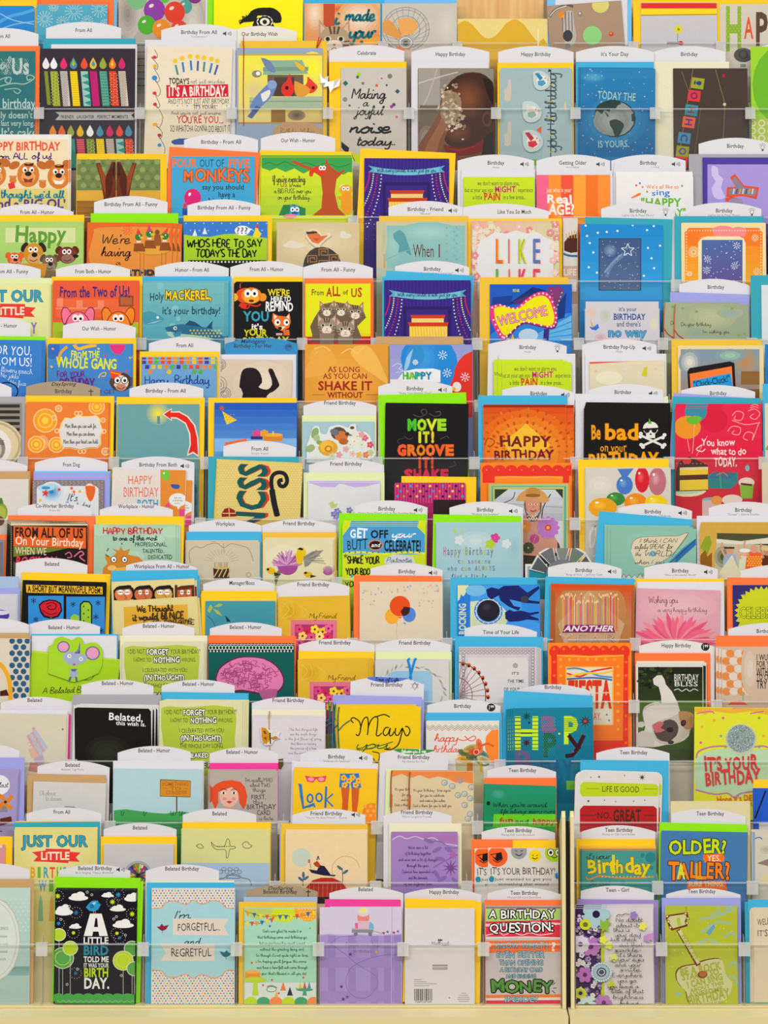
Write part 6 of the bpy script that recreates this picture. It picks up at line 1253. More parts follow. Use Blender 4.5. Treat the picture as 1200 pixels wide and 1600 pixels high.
def myfriend(x0, y0):
    X = lambda a: x0 + a; Y = lambda b: y0 + b
    SPOT(X(60), Y(60), 60, 60, 'd9b03c', 'cfa22c', 3); L([(X(20), Y(20)), (X(50), Y(50)), (X(20), Y(90)), (X(70), Y(70)), (X(60), Y(20))], 3, 'e0bc54'); L([(X(90), Y(30)), (X(130), Y(60)), (X(110), Y(90))], 3, 'e0bc54')
    R(X(58), Y(98), X(264), Y(330), 'd87a8c'); R(X(76), Y(118), X(246), Y(330), 'a83a6c'); T('My Friend', X(140), Y(68), X(262), Y(90), '6a5420', 'niw')
    for i, (a, b, c) in enumerate(((96, 140, 'd84a7c'), (130, 150, 'c82a5c'), (165, 140, 'f0d83c'), (200, 150, 'e8c42c'), (226, 136, 'e86a9c'), (110, 170, 'f0d070'), (150, 175, 'e05a8c'), (186, 172, 'f0e08c'), (222, 172, 'd83a6c'), (96, 200, 'e86a9c'), (150, 210, 'f0d83c'), (210, 205, 'd84a7c'))): FL(X(a), Y(b), 20, 5, c, '8a2a3c', .9)
card('J', 10, 126, 187, 446, 'd9b03c', 'upper gold friend card', 'gold card with fine script and a pink flower panel, under the purple thistle card', n=1, dx=2, dy=8, y1=181)
myfriend(126, 184)
env('cream', 134, 176, 440); sign(122, 105, 445, 'Friend Birthday', hd=16)
card('J', 10, 492, 120, 862, 'dccfb8', 'three balloons card', 'cream card of overlapping red, blue and yellow flat balloons', n=2, dx=-1, dy=4)
L('662 300 655 330 660 370', 2.5, 'c9b89c'); E(636, 266, 32, 35, 'e8a83c'); E(712, 258, 30, 34, '5a84cc'); E(671, 220, 46, 46, 'd9501c'); P('690 222 712 226 717 226 713 250 700 262 684 264 674 245', '3a1a1c', 1); P('660 268 682 268 672 276', 'd9501c'); P('650 300 658 292 660 302', 'e8a83c'); P('690 290 700 300 688 300', '5a84cc')
rg = random.Random(9)
for i in range(60):
    x, y = rg.uniform(500, 856), rg.uniform(128, 170) + (rg.random() < .3) * 60
    if not (590 < x < 750 and y > 160): S(x, y, rg.uniform(3, 7), 2.5, 5, ('8aaac8', 'e8a87c', 'e8c47c', 'c8a8a0')[i % 4])
env('orange', 466, 82, 858, 86); sign(540, 25, 862, 'Birthday', '"Celebration"', 'spk', y1=32, tx=702)
card('J', 10, 927, 125, 1296, '2f7fd0', 'navy silhouettes card', 'blue collage card of navy figures dancing sideways beside a round dark window', n=0)
P('927 125 980 125 960 170 927 200', 'd8dcb0'); R(985, 125, 1296, 420, '4a9ae0'); P('985 200 1100 190 1160 260 1100 420 985 420', 'd0d8b0', 1); P('1200 125 1296 125 1296 300 1220 260', '3a8ad8'); P('927 220 945 165 975 220 975 420 927 420', '2a78cc'); T('ROCKING', 880, 262, 1020, 292, 'd0dcb0', 'k', -90); E(1010, 150, 46, 26, '7ab8dc')
E(1066, 242, 64, 60, '2a7ad8'); RING(1066, 242, 55, 52, 4, 'd8dcb0'); E(1066, 240, 50, 48, '221c2a'); SPOT(1056, 224, 30, 24, '221c2a', '3c3444', 4)
for i in range(16): E(1066 + 58 * math.cos(i * .393), 242 + 54 * math.sin(i * .393), 3, 3, 'cfe0f0', 0, 6)
P('1056 146 1080 136 1112 144 1134 130 1200 128 1240 160 1290 130 1296 140 1240 190 1262 196 1296 200 1296 210 1230 206 1190 196 1160 190 1180 220 1210 226 1200 240 1160 224 1120 196 1112 172 1080 190 1062 176', '1a2260', 1); P('1140 248 1160 236 1180 244 1210 240 1250 250 1290 244 1292 252 1250 262 1290 276 1290 284 1240 280 1200 288 1160 290 1142 276', '1a2260', 1); E(1228, 190, 18, 16, '3a3a44')
env('blue', 896, 92, 1284)
card('J', 11, 230, 122, 604, 'b07a48', 'melting candles year card', 'orange-brown card of tall dripping candle lines behind a purple banner', n=1, dx=2, dy=3, y1=128)
GR(228, 122, 606, 300, 'cc4a1c', 'b08058', 10); SPOT(410, 240, 160, 150, 'b88050', 'c99a70', 5); R(228, 122, 250, 420, 'a85a30'); R(590, 122, 606, 420, 'a85a30'); GR(228, 122, 606, 150, 'd0441c', 'c85a24', 4); P('400 150 260 300 300 420 520 420 560 300', 'c4a07c', 0)
rg = random.Random(20)
for i in range(52):
    x = 275 + i * 5; y = 170 + abs(rg.gauss(0, 12)) + (30 if 340 < x < 450 and rg.random() < .7 else 0); R(x, y, x + 2.6, 330, ('d9508c', 'e0b83c', '8aa83c', 'c8385c', 'd8a08c', 'e08a2c', 'b85aa0', 'e8d0b8')[rg.randrange(8)]); E(x + 1, y - 6, 2, 7, 'f4d8a0', 0, 6)
P('294 304 506 304 518 338 282 338', '7c2264'); T('ANOTHER', 288, 308, 508, 332, 'eee0e0', 'ki')
for i, ch in enumerate('YEAR'): T(ch, 270 + i * 66, 346, 326 + i * 66, 384, 'c8a888', 'r', out='efe2da', ow=3)
env('blue', 206, 88, 604, 98); sign(218, 20, 547, 'Birthday', '"Ring of Fire" - Johnny Cash', 'spk', y1=26, tx=378)
card('J', 11, 612, 140, 988, 'd9a4b0', 'pink gerbera card', 'dusty pink card with a huge pink flower and fine script', n=0, y1=150)
SPOT(800, 220, 220, 90, 'd9a4b0', 'e2b8c0', 5)
for i in range(26):
    a = math.pi + .1 + i * (math.pi - .2) / 25; k = 1 + .12 * math.sin(i * 2.4)
    cx, cy = 785, 400; c = ('e0708c', 'e86a84', 'e4909c', 'dc5c7c')[i % 4]; s_, n_ = math.cos(a), math.sin(a)
    P([(cx + 20 * s_, cy + 20 * n_), (cx + 110 * k * s_ - 13 * n_, cy + 85 * k * n_ + 13 * s_), (cx + 190 * k * s_, cy + 140 * k * n_), (cx + 110 * k * s_ + 13 * n_, cy + 85 * k * n_ - 13 * s_)], c, 2)
T('Wishing you', 668, 176, 800, 206, '7a4a5c', 'n'); T('a very happy birthday', 708, 226, 926, 246, '7a4a5c', 'n')
env('white', 616, 112, 1004); env('yellow', 610, 98, 1004); sign(648, 22, 976, 'Birthday', '"What a Wonderful World"', 'spk', y1=28, tx=808)
card('J', 11, 1042, 126, 1420, '33306c', 'celebration ribbon card', 'navy card with a red ribbon and yellow-green starburst lettering', n=0)
P('1076 170 1116 162 1116 204 1076 206 1092 188', '8a8498'); P('1110 158 1300 158 1300 200 1112 200', 'd2343c'); R(1110, 164, 1300, 168, 'e8d8d8'); T('WHETHER', 1120, 170, 1216, 190, 'f0e4e0', 'b')
S(1170, 250, 120, 104, 30, 'c4cc2c'); T('CELEBRATE', 1072, 226, 1290, 274, 'd4dc3c', 'r', out='5a5a20', ow=2)
env('orange', 1018, 92, 1420, 96); sign(1076, 36, 1400, 'Birthday', '"It\'s Your Day"', tx=1240)

# ================================================================ tier K
card('K', 9, -160, 364, 134, 'd9cfbc', 'yellow arch and dots card', 'cream card with a yellow arch shape and a strip of blue dots', n=0)
R(44, 364, 134, 700, 'cfc8bc'); DT(54, 376, 134, 640, 34, 13, '2f5a78', 10); L('-40 470 0 480 30 520 44 570 46 640', 20, 'e0a82c'); P('0 600 30 592 40 620 0 622', '4a1a1c')
env('kraft', -160, 340, 132); sign(-150, 275, 130, '', tx=-40)
card('K', 9, 143, 418, 538, 'a8c92c', 'party mouse pocket card', 'lime pocket card with a grey mouse in a party hat popping out', n=0, y1=458)
def mouse():
    it = [(smooth(xy('215 520 218 430 215 400 236 392 246 366 280 356 320 372 336 362 352 358 370 368 372 390 400 384 430 384 456 410 458 450 440 520 330 560'), 2), 'a4cc34')]
    def el(cx, cy, rx, ry, c, rot=0): it.append((spin([(cx + rx * math.cos(6.283 * i / 18), cy + ry * math.sin(6.283 * i / 18)) for i in range(18)], cx, cy, rot), c))
    el(284, 402, 28, 26, '6a6a8c'); el(284, 402, 23, 21, 'e0a0c0'); el(414, 430, 33, 31, '6a6a8c'); el(414, 430, 27, 26, 'e0a0c0')
    it.append((smooth(xy('282 440 300 424 340 424 372 436 390 446 384 466 356 480 332 488 304 478 284 460'), 2), 'a4b0c8')); el(310, 443, 9, 9, 'eef0f4'); el(362, 456, 9, 9, 'eef0f4'); el(311, 443, 3, 3, '222'); el(362, 456, 3, 3, '222'); el(332, 480, 6, 4, 'c84a6c')
    el(330, 520, 18, 20, 'a4b0c8'); it.append((xy('332 430 350 412 358 376 358 432'), '8a3a8c')); it.append((xy('340 424 352 404 358 412 346 430'), '4a90a8'))
    for q in ('312 535 322 535 314 554 304 554', '336 535 344 535 348 556 338 556', '316 500 346 500 336 512 322 512'): it.append((xy(q), '5a6a88'))
    relief('pop_up_mouse', it, .0022, 'grey cartoon mouse in a party hat')
mouse()
L('350 545 400 550 420 530 424 515 408 512 404 524 416 526', 3, '4a5a3c'); L('143 424 540 462', 3, 'c0dc5c', 0); T('A Belated Birthday', 190, 580, 460, 606, '2c3a14', 'niw', -2)
env('white', 142, 352, 522); env('blue', 140, 345, 528); sign(133, 273, 448, 'Belated - Humor', tx=286, y1=284)
def forget(x0, y0):
    X = lambda a: x0 + a; Y = lambda b: y0 + b
    P([(X(8), Y(20)), (X(40), Y(12)), (X(120), Y(18)), (X(240), Y(8)), (X(330), Y(16)), (X(344), Y(60)), (X(336), Y(160)), (X(344), Y(260)), (X(330), Y(330)), (X(180), Y(322)), (X(60), Y(332)), (X(12), Y(320)), (X(20), Y(200)), (X(6), Y(100))], 'aebf48', 1)
    SPOT(X(170), Y(130), 130, 90, 'aebf48', 'b9c85a', 3)
    for s_, st, a in (('I DID NOT', 'r', (22, 28, 98, 48)), ('YOUR BIRTHDAY!', 'r', (212, 28, 346, 48)), ('I ADMIT TO', 'r', (48, 66, 126, 84)), ('WRONG.', 'r', (262, 66, 328, 84)), ('I CELEBRATED WITH YOU', 'r', (88, 112, 288, 130)), ('THE WHOLE DAY LONG.', 'r', (90, 180, 286, 198))): T(s_, X(a[0]), Y(a[1]), X(a[2]), Y(a[3]), '3a4020', st + 'j')
    for s_, a in (('FORGET', (106, 28, 204, 52)), ('NOTHING', (138, 64, 254, 88)), ('(IN THOUGHT)', (94, 144, 276, 166)), ('I EVEN SNEAKED', (30, 222, 220, 242)), ('CAKE FOR YOU', (140, 262, 330, 284))): T(s_, X(a[0]), Y(a[1]), X(a[2]), Y(a[3]), 'f0f0e4', 'kj', out='2a2c1a', ow=3)
card('K', 9, 546, 388, 910, 'd9d6b4', 'upper forget apology card', 'green-smudged cream card of white and dark lettering, beside the party mouse', n=2, dx=5, dy=4, y1=386)
forget(548, 385)
env('cream', 536, 352, 926); sign(547, 290, 868, 'Belated - Humor', hd=16, tx=708)
card('K', 9, 930, 393, 1312, '0b5650', 'pink brain card', 'dark green card with a large pink brain and a white lace top', n=1, dx=2, dy=7)
R(930, 393, 1312, 424, '0a2a28'); 
for i in range(26): RING(940 + i * 15, 406, 8, 9, 3, 'e0e4e0', 8); E(940 + i * 15, 422, 4, 4, 'e0e4e0', 0, 6)
P('960 545 975 500 1010 470 1060 448 1120 444 1180 452 1230 480 1262 520 1270 560 1250 600 1200 620 1140 610 1080 600 1020 604 975 580', '5a2440', 2); P('966 545 980 504 1014 475 1062 453 1120 449 1178 457 1226 484 1256 522 1264 560 1245 594 1200 612 1140 603 1080 593 1022 598 980 575', 'd980ac', 2)
rg = random.Random(31)
for i in range(64):
    a = rg.uniform(0, 6.28); rr = rg.random() ** .5 * .86; x, y = 1115 + 140 * rr * math.cos(a), 528 + 72 * rr * math.sin(a); b_ = rg.uniform(0, 6.28)
    L([(x + 26 * t_ * math.cos(b_) - 9 * math.sin(b_) * math.sin(t_ * 5 + i), y + 18 * t_ * math.sin(b_) + 9 * math.cos(b_) * math.sin(t_ * 5 + i)) for t_ in (-1, -.5, 0, .5, 1)], 3, 'a04a78')
P('1150 596 1200 590 1240 590 1230 640 1180 650', 'b0608c', 1)
env('orange', 930, 350, 1322, 354); sign(937, 292, 1258, 'Belated - Humor', tx=1096, hd=19)
card('K', 10, 214, 460, 530, 'd9b03c', 'lower gold friend card', 'gold card with fine script and a pink flower panel, beside the ribboned card', n=2, dx=10, dy=2, y1=456)
myfriend(210, 460)
env('yellow', 218, 420, 556, 424); sign(220, 365, 558, 'Friend Birthday', hd=15, tx=380)
card('K', 10, 560, 462, 890, 'd2d0cc', 'blue ribbon wreath card', 'pale grey card with a painted wreath and a blue ribbon bow', n=1, dx=4, dy=4)
rg = random.Random(14)
for i in range(40):
    a = i * .157 * 1.02; x, y = 722 + 140 * math.cos(a), 600 + 110 * math.sin(a); b_ = a + 1.3 + rg.uniform(-.5, .5)
    P([(x, y), (x + 14 * math.cos(b_) - 4 * math.sin(b_), y + 14 * math.sin(b_) + 4 * math.cos(b_)), (x + 30 * math.cos(b_), y + 30 * math.sin(b_)), (x + 14 * math.cos(b_) + 4 * math.sin(b_), y + 14 * math.sin(b_) - 4 * math.cos(b_))], ('9a9c8c', 'b4b0a0', '8a8c94', 'c0b8a8')[i % 4])
P('612 560 620 520 650 510 800 510 816 530 816 680 612 680', '9cc0d8', 0)
cord('ribbon', '706 458 716 500 720 545', 12, '2a98d8', 'blue ribbon tail'); cord('ribbon', '738 458 726 500 716 540', 12, '2a98d8'); cord('ribbon', '716 500 722 540', 9, '3aa4e0')
env('sage', 562, 424, 902); sign(562, 365, 898, 'Friend Birthday', hd=16, tx=737)
card('K', 11, -180, 402, 168, 'ccc6c8', 'filigree ferris wheel card', 'silver-grey filigree card with an orange-capped ferris wheel', n=3, dx=7, dy=-3)
for q in range(20):
    for p in range(2): RING(-172 + q * 17, 414 + p * 14, 7, 6, 2.5, '8c8494', 8)
for q in range(14): RING(150, 440 + q * 14, 7, 7, 2.5, '8c8494', 8); RING(136, 446 + q * 14, 5, 5, 2, '9a94a0', 8); RING(-160, 440 + q * 14, 7, 7, 2.5, '8c8494', 8)
P('-140 450 120 450 130 480 130 700 -140 700', 'd8d4d4', 1); T("IT'S", 56, 514, 88, 526, '333', 'b'); T('THE TIME', 36, 548, 110, 562, '333', 'b'); T('OF YOUR LIFE', 20, 584, 128, 598, '333', 'b'); burst(72, 486, 9, '8a8a8a', 8)
RING(-190, 620, 130, 150, 4, '6a3028', 40); RING(-190, 620, 70, 80, 3, '8a5048', 30)
for i in range(18):
    a = -1.6 + i * .2; L([(-190, 620), (-190 + 130 * math.cos(a), 620 + 150 * math.sin(a))], 2, '8a4a3c', 0); E(-184 + 134 * math.cos(a), 626 + 152 * math.sin(a), 9, 10, 'c85a24', 0, 8); E(-184 + 134 * math.cos(a), 630 + 152 * math.sin(a), 6, 6, '3a1c18', 0, 8)
env('blue', -196, 354, 196, 358); sign(-152, 292, 170, 'Time of Your Life', tx=8, y1=308)
card('K', 11, 217, 384, 590, 'f0862c', 'fiesta scallop card', 'bright orange card with red scallops framing a party-streamer window', n=0)
for i in range(8): E(250 + i * 44, 424, 26, 28, 'dc3a28')
P('232 424 232 1000 576 1000 576 424', 'dc3a28'); DT(244, 412, 570, 412, 44, 6, 'f0702c', 6)
for q in range(7): S(246, 470 + q * 60, 9, 4, 5, 'f0702c'); S(566, 470 + q * 60, 9, 4, 5, 'f0702c')
P('258 440 330 436 404 442 480 436 556 442 552 820 262 820', 'ee7c2c', 0); DT(274, 458, 545, 478, 40, 7, 'f2a43c', 8)
for q in range(8): E(275, 490 + q * 40, 7, 7, 'f2a43c', 0, 8); E(530, 490 + q * 40, 7, 7, 'f2a43c', 0, 8)
L('258 440 404 446 556 440', 5, 'f4b84c'); R(296, 490, 510, 752, 'f0b84c'); R(302, 494, 504, 748, 'dfd8c4')
for q, c in (('302 520 360 534 420 510 504 496', 'd8382c'), ('302 500 360 500 440 530 504 538', '4a90c0'), ('302 536 380 520 460 520 504 510', 'e8c03c'), ('302 546 420 540 504 550', '3a6ab0')): L(q, 8, c)
T('FIESTA', 306, 556, 500, 672, 'd2382c', 'k', out='f0c04c', ow=2); L('310 612 500 606', 4, 'dfd8c4', 0); T('YOUR DAY.', 330, 696, 456, 728, 'd2382c', 'r')
for x, y in ((316, 700), (480, 705), (490, 730), (310, 735)): E(x, y, 5, 5, '4a90c0', 0, 6)
card('K', 11, 610, 478, 910, 'd9d6cf', 'rolling bulldog card', 'white-bordered photograph card of a white dog rolling on its back on grass', n=1, dx=15, dy=5)
R(620, 492, 908, 1000, '37441f'); GR(620, 492, 908, 640, '1a1e12', '2f3a1c', 5); GR(620, 640, 908, 860, '55702c', '3a4a20', 6)
rg = random.Random(40)
for i in range(40): E(rg.uniform(625, 770), rg.uniform(496, 590), rg.uniform(5, 14), rg.uniform(4, 8), ('2c3a18', '141810', '3a4a24')[i % 3], 0, 7)
P('652 760 640 700 650 670 690 650 730 655 770 690 820 700 850 740 846 800 800 830 740 840 680 850 600 830 600 800 640 790', 'd9d4cc', 2); P('725 660 722 620 712 580 690 570 686 545 704 530 726 528 738 548 744 570 770 600 796 650 810 700 760 700', 'd9d4cc', 1); P('600 742 640 735 654 750 640 762 600 760', 'd0cac0', 1); P('594 800 640 776 700 790 690 850 600 846', 'ccc6bc', 1)
P('680 760 720 730 770 715 820 690 850 700 866 730 850 780 800 830 740 838 700 820', 'c8bdb0', 2); P('800 690 840 690 868 706 866 760 830 770 805 730', 'b0855c', 2); P('690 775 740 730 780 730 800 760 790 800 750 826 706 812', '54443f', 2); P('682 752 710 735 736 742 720 764 740 774 700 786', 'c26a70', 2); E(762, 772, 16, 12, '1c1616'); E(822, 742, 12, 15, '1c1616', 20); E(824, 740, 6, 7, '4a3a30'); E(766, 828, 14, 9, '3a322e'); L('640 690 660 670 690 660', 4, 'b8b2a8')
T('BIRTHDAY', 780, 524, 890, 556, 'e8e6e2', 'r'); T('BLISS', 780, 558, 888, 578, 'e8e6e2', 'r'); L('780 596 800 590 815 600 835 590 850 600 870 590 888 598', 3, 'e8e6e2')
env('cream', 612, 466, 916); env('orange', 605, 430, 942); sign(625, 370, 962, 'Happy Birthday', None, '199', col='e2dfdc', tx=790, hd=21, y1=374)
card('K', 11, 992, 410, 1380, 'cdb6a0', 'gingham try card', 'beige photograph card of an orange gingham cloth beside a dark word column', n=2, dx=-13, dy=4)
for r_ in range(6):
    for i in range(4): E(1000 + i * 34 + (r_ % 2) * 14 + rg.uniform(-3, 3), 432 + r_ * 34, 20, 17, 'd98a4c' if (i + r_) % 2 else 'dccfc4', 8)
SPOT(1120, 500, 40, 120, 'cdb6a0', 'd8c8b8', 3); P('1020 660 1040 645 1080 642 1110 660', 'd9542c', 1); R(1086, 600, 1092, 650, '8ab07c'); E(1089, 594, 4, 9, 'e8d8a0')
for s_, y in (('I WUV', 454), ('FOR YOU', 484), ('WITH', 514), ('TO COME', 542), ('TRY IT', 570)): T(s_, 1148, y - 18, 1148 + 13 * len(s_), y + (18 if s_ in ('WITH', 'TRY IT') else 8), '33282a', 'b')
env('orange', 968, 352, 1400); sign(1022, 295, 1390, 'Birthday', tx=1186)

# ================================================================ tier L
card('L', 9, -160, 700, 298, 'd3cbb8', 'faded gifts card', 'beige card with a faint stack of pastel gifts and a pink card behind it', n=1, dx=8, dy=4, y1=708)
P('118 800 160 770 214 850 170 900', 'b4bccc'); P('118 800 130 792 180 890 170 900', 'd0a4a4'); P('140 784 148 778 200 868 192 874', 'd0a4a4'); P('125 860 150 850 172 890 140 900', 'd8b09c'); P('150 900 190 880 200 920 160 940', 'b8a8b8'); R(130, 920, 170, 960, 'c88a7c', 10); E(280, 770, 5, 5, '8a7c70', 0, 7); S(150, 768, 12, 5, 5, 'c89a9c'); burst(150, 830, 22, 'c0a8a8', 8)
env('white', -160, 684, 302); env('pink', -150, 694, 316, 702); sign(4, 625, 332, 'Belated', tx=155, hd=12)
card('L', 9, 328, 662, 682, 'd6d4d4', 'black quote card', 'white-edged black card with bold white lettering in its upper corner', n=2, dx=14, dy=3, y1=668)
P('332 678 346 672 664 678 674 690 680 1100 336 1100', '14110f', 0); T('Belated,', 484, 700, 640, 732, 'f2f2f0', 'b', 3); T('this wish is.', 518, 736, 652, 754, 'f2f2f0', 'b', 3); SPOT(480, 870, 130, 90, '14110f', '2c2e22', 5)
env('grey', 324, 616, 720); sign(364, 545, 686, 'Belated - Humor', hd=14, y1=550)
card('L', 9, 712, 643, 1084, 'd9d6ac', 'lower forget apology card', 'green-smudged cream card of white and dark lettering, in front of the brain', n=3, dx=9, dy=2, y1=646)
forget(712, 655)
env('blue', 720, 603, 1110, 609); sign(722, 548, 1048, 'Belated - Humor', hd=17)
card('L', 10, 14, 722, 338, 'd9d3d8', 'orange butterfly card', 'white card with a raised orange butterfly and faint grey verse', n=2, dx=1, dy=7, y1=727)
LN('The best things in life|are the simple things|in the first flower of spring|that bloom in memory|the promise of a tree|and the sweetness of you', 240, 765, 21, 11, 5.6, '9a949c')
cord('ribbon', '86 705 88 780 90 860', 6, 'c9b07a', 'tan ribbon')
relief('butterfly', [('46 760 58 750 90 774 116 766 138 782 130 800 136 810 112 818 98 840 70 842 52 820 48 790', 'dcdad8'), ('52 760 72 764 92 790 94 812 76 836 62 832 54 806', 'c98a24'), ('92 790 112 774 124 782 118 798 96 806', 'd8d4d0'), ('90 808 118 800 130 810 106 818', 'b87c2c'), ('60 775 72 778 76 792 66 790', '7a4a14'), ('62 806 76 804 74 820', '7a4a14'), ('88 784 94 786 96 836 90 834', '3a2814')], .002, 'raised orange and brown butterfly')
P('120 905 150 900 152 930 140 950 118 945', '7a4a2c', 1)
env('cream', 10, 682, 340); sign(10, 625, 338, 'Friend Birthday', tx=172, hd=13)
card('L', 10, 398, 668, 764, 'e8c41c', 'black calligraphy card', 'bright yellow card with large black and green calligraphy and a teal cord', n=1, dx=-20, dy=8)
for q in ('464 742 452 728 462 718 480 726', '480 726 492 740 496 770 486 798 474 792', '494 770 506 730 520 716 528 724 530 760 526 796', '528 764 542 730 560 714 572 720 570 760 566 796 578 798 590 786', '622 762 606 764 596 784 604 798 618 790 628 764 624 794 634 798 646 780', '652 764 650 790 664 796 682 764 676 800 662 840 632 860 600 858', '560 716 600 704 626 716', '682 764 700 800 716 780 708 760 694 758'): L(q, 5.5, '1c1a10')
T('you', 476, 818, 628, 856, '1c5a2c', 'niw'); L('476 858 500 862 560 850 640 826', 4, '1c5a2c'); L('548 870 580 880 570 920 552 900', 5, '1c4a24')
for q in ('372 650 376 720 372 780 374 860', '384 656 378 740 386 860', '400 670 394 740 402 900', '396 776 420 750 448 730', '340 756 366 740 384 722'): cord('cord', q, 5, '2f6f74', 'dark teal cord')
env('lavender', 372, 616, 770, 626); env('lavender', 386, 628, 780, 640); sign(452, 530, 780, 'Friend Birthday', None, 'star', tx=612, hd=22, top=('5a78c8', 'Tree of Life', '16204a'), y1=542)
card('L', 10, 788, 736, 1113, 'e2ddd8', 'coral script gift card', 'white card of coral script above a ribboned present', n=1, dx=2, dy=4, f=0.011)
for q, c in ((752, 'c9a84c'), (760, '5a9aa0'), (768, 'e0825c')): L([(790 + i * 14, q + (8 if i % 2 else -2)) for i in range(24)], 3.5, c, 0)
P('1056 800 1080 775 1114 770 1114 920 1070 920 1050 850', 'f08a3c', 1)
T('happy', 824, 790, 926, 824, 'e0583c', 'niw'); T('birthday', 818, 842, 944, 872, 'e0583c', 'niw'); L('926 812 960 820 1000 800 1010 812 985 822 960 800', 4, 'e0583c')
P('918 905 1040 905 1056 1100 930 1100', 'c4b890'); R(970, 905, 996, 1100, 'b8702c'); P('916 900 1030 896 1058 916 930 922', 'd0c49c')
for cx, cy, c, a in ((960, 880, '6a7a4c', 30), (985, 855, 'b8a45c', -20), (1010, 870, 'd8502c', 0), (1040, 880, '5a8a84', 40), (1026, 845, 'e07a4c', 80), (960, 905, 'd8a03c', 10), (1000, 895, '6a6a44', 0), (1046, 905, 'c8b48c', 20)): E(cx, cy, 34, 15, c, a); E(cx, cy, 20, 7, mixc(lin(c), (0, 0, 0, 1), .35), a)
L('1020 850 1060 835 1090 846', 10, 'd8642c'); E(1012, 872, 14, 14, 'c83a2c'); RING(1012, 872, 12, 12, 4, 'e8b0a0', 10); L('1000 900 1040 930 1070 925', 8, '5a8a84'); L('1030 900 1034 960', 10, 'c8a03c', 0)
env('blue', 786, 696, 1126); sign(793, 635, 1120, 'Birthday', None, '199', hd=27, tx=950, y1=638)
card('L', 11, 60, 676, 418, '1a7488', 'teal patterned letters card', 'dark teal card of big patterned lime, plum and green letters and stars', n=3, dx=-10, dy=-2, y1=672)
GR(52, 672, 420, 1100, '1d7f96', '14647c', 5)
R(70, 712, 96, 862, 'c4e03c'); R(148, 712, 174, 862, 'c4e03c'); R(70, 770, 174, 802, 'c4e03c')
for q in range(9): R(70, 716 + q * 17, 96, 720 + q * 17, '16384a'); R(148, 716 + q * 17, 174, 720 + q * 17, '2f8a4c')
R(96, 784, 148, 790, '16384a'); S(122, 830, 22, 8, 8, '4a1a2a'); S(122, 712, 22, 8, 8, '0f4a44')
T('a', 186, 680, 252, 780, '7a5f84', 'k'); DT(190, 716, 250, 776, 9, 2, 'a88cae', 5); T('P', 284, 716, 352, 832, 'c4e03c', 'k'); 
for q in range(7): R(286, 722 + q * 9, 350, 725 + q * 9, '5a8a24')
T('P', 194, 792, 256, 890, '1f5a44', 'k'); DT(198, 796, 250, 886, 10, 2.2, '4a9a7c', 5); L('310 796 340 838 360 858', 18, '3a1420', 0); L('378 796 346 862 326 886 296 890', 18, '3a1420', 0); S(384, 734, 30, 9, 10, '3a1c28'); S(384, 734, 10, 5, 8, 'c84a3c')
T('B', 66, 868, 150, 960, '6a5a84', 'k'); T('DAY', 180, 910, 330, 990, '2a5f84', 'k'); R(300, 1000, 360, 1040, '6aa83c')
for x, y, c in ((134, 740, '222'), (268, 790, 'c4e03c'), (268, 850, '8a4a6c'), (366, 790, '2f8a4c'), (90, 880, '2f8a4c'), (250, 770, 'c84a3c'), (330, 870, '7a5f84')): E(x, y, 5, 5, c, 0, 7)
env('blue', 22, 596, 418, 620); env('blue', 30, 626, 410, 640); env('teal', 40, 650, 414, 646); sign(80, 566, 408, 'Birthday', hd=10, tx=240, y1=572)
card('L', 11, 872, 670, 1420, 'd8d93c', 'glitter window party card', 'lime-yellow card with a round glitter window above red party lettering', n=1, dx=2, dy=-4, y1=680)
P('872 674 1420 680 1420 700 1240 690 1200 706 1120 690 1040 700 960 690 920 704 872 690', 'e0b03c', 1); R(1040, 664, 1140, 678, 'd86a9c'); L('880 700 940 690 960 700', 5, 'd0609c'); L('1120 700 1180 690', 5, 'c8609c')
for x, y, c in ((1000, 720, 'd8508c'), (905, 760, 'e8a03c'), (1160, 720, '6aa83c'), (990, 800, '5ab0c8'), (900, 830, 'd8508c'), (1180, 800, 'e8a03c'), (1010, 850, '8ab83c'), (1160, 850, '5ab0c8'), (960, 730, 'e8a03c')): S(x, y, 9, 4, 5, c)
L('880 900 890 870 940 850 1000 845 1040 850', 7, 'b878a8'); L('1130 850 1180 845 1220 860', 7, 'b878a8')
P('880 900 920 870 1020 856 1080 880 1150 860 1260 880 1260 1040 1120 1050 1060 1080 1020 1050 880 1040', 'b8d4b0', 2); L('876 1040 960 1060 1020 1056 1050 1076 1080 1056 1180 1044', 7, 'b878a8')
E(1079, 815, 70, 70, 'c8ccb8'); E(1079, 812, 62, 62, '8fa4a0')
rg = random.Random(50)
for i in range(260):
    a, r_ = rg.uniform(0, 6.28), 60 * rg.random() ** .5; E(1079 + r_ * math.cos(a), 812 + r_ * math.sin(a), 2.4, 2.4, ('c8d4d0', '6a8088', 'a8b8b0', 'd8d0c0', '8a94b0')[i % 5], 0, 5)
relief('clear_dome', [([(1079 + 66 * math.cos(i * .2618), 812 + 66 * math.sin(i * .2618)) for i in range(24)], 'fff')], .004, 'clear domed window over glitter', .0035, CELLO)
T("IT'S YOUR", 914, 892, 1152, 950, 'd0383c', 'kj', -3); T('BIRTHDAY', 918, 954, 1162, 1012, 'd0383c', 'kj', -3)
T("Hope it's DELICIOUS", 970, 1062, 1240, 1088, 'd8642c', 'bj', -4); T('from start', 1010, 1092, 1130, 1112, 'd8642c', 'bj', -3)

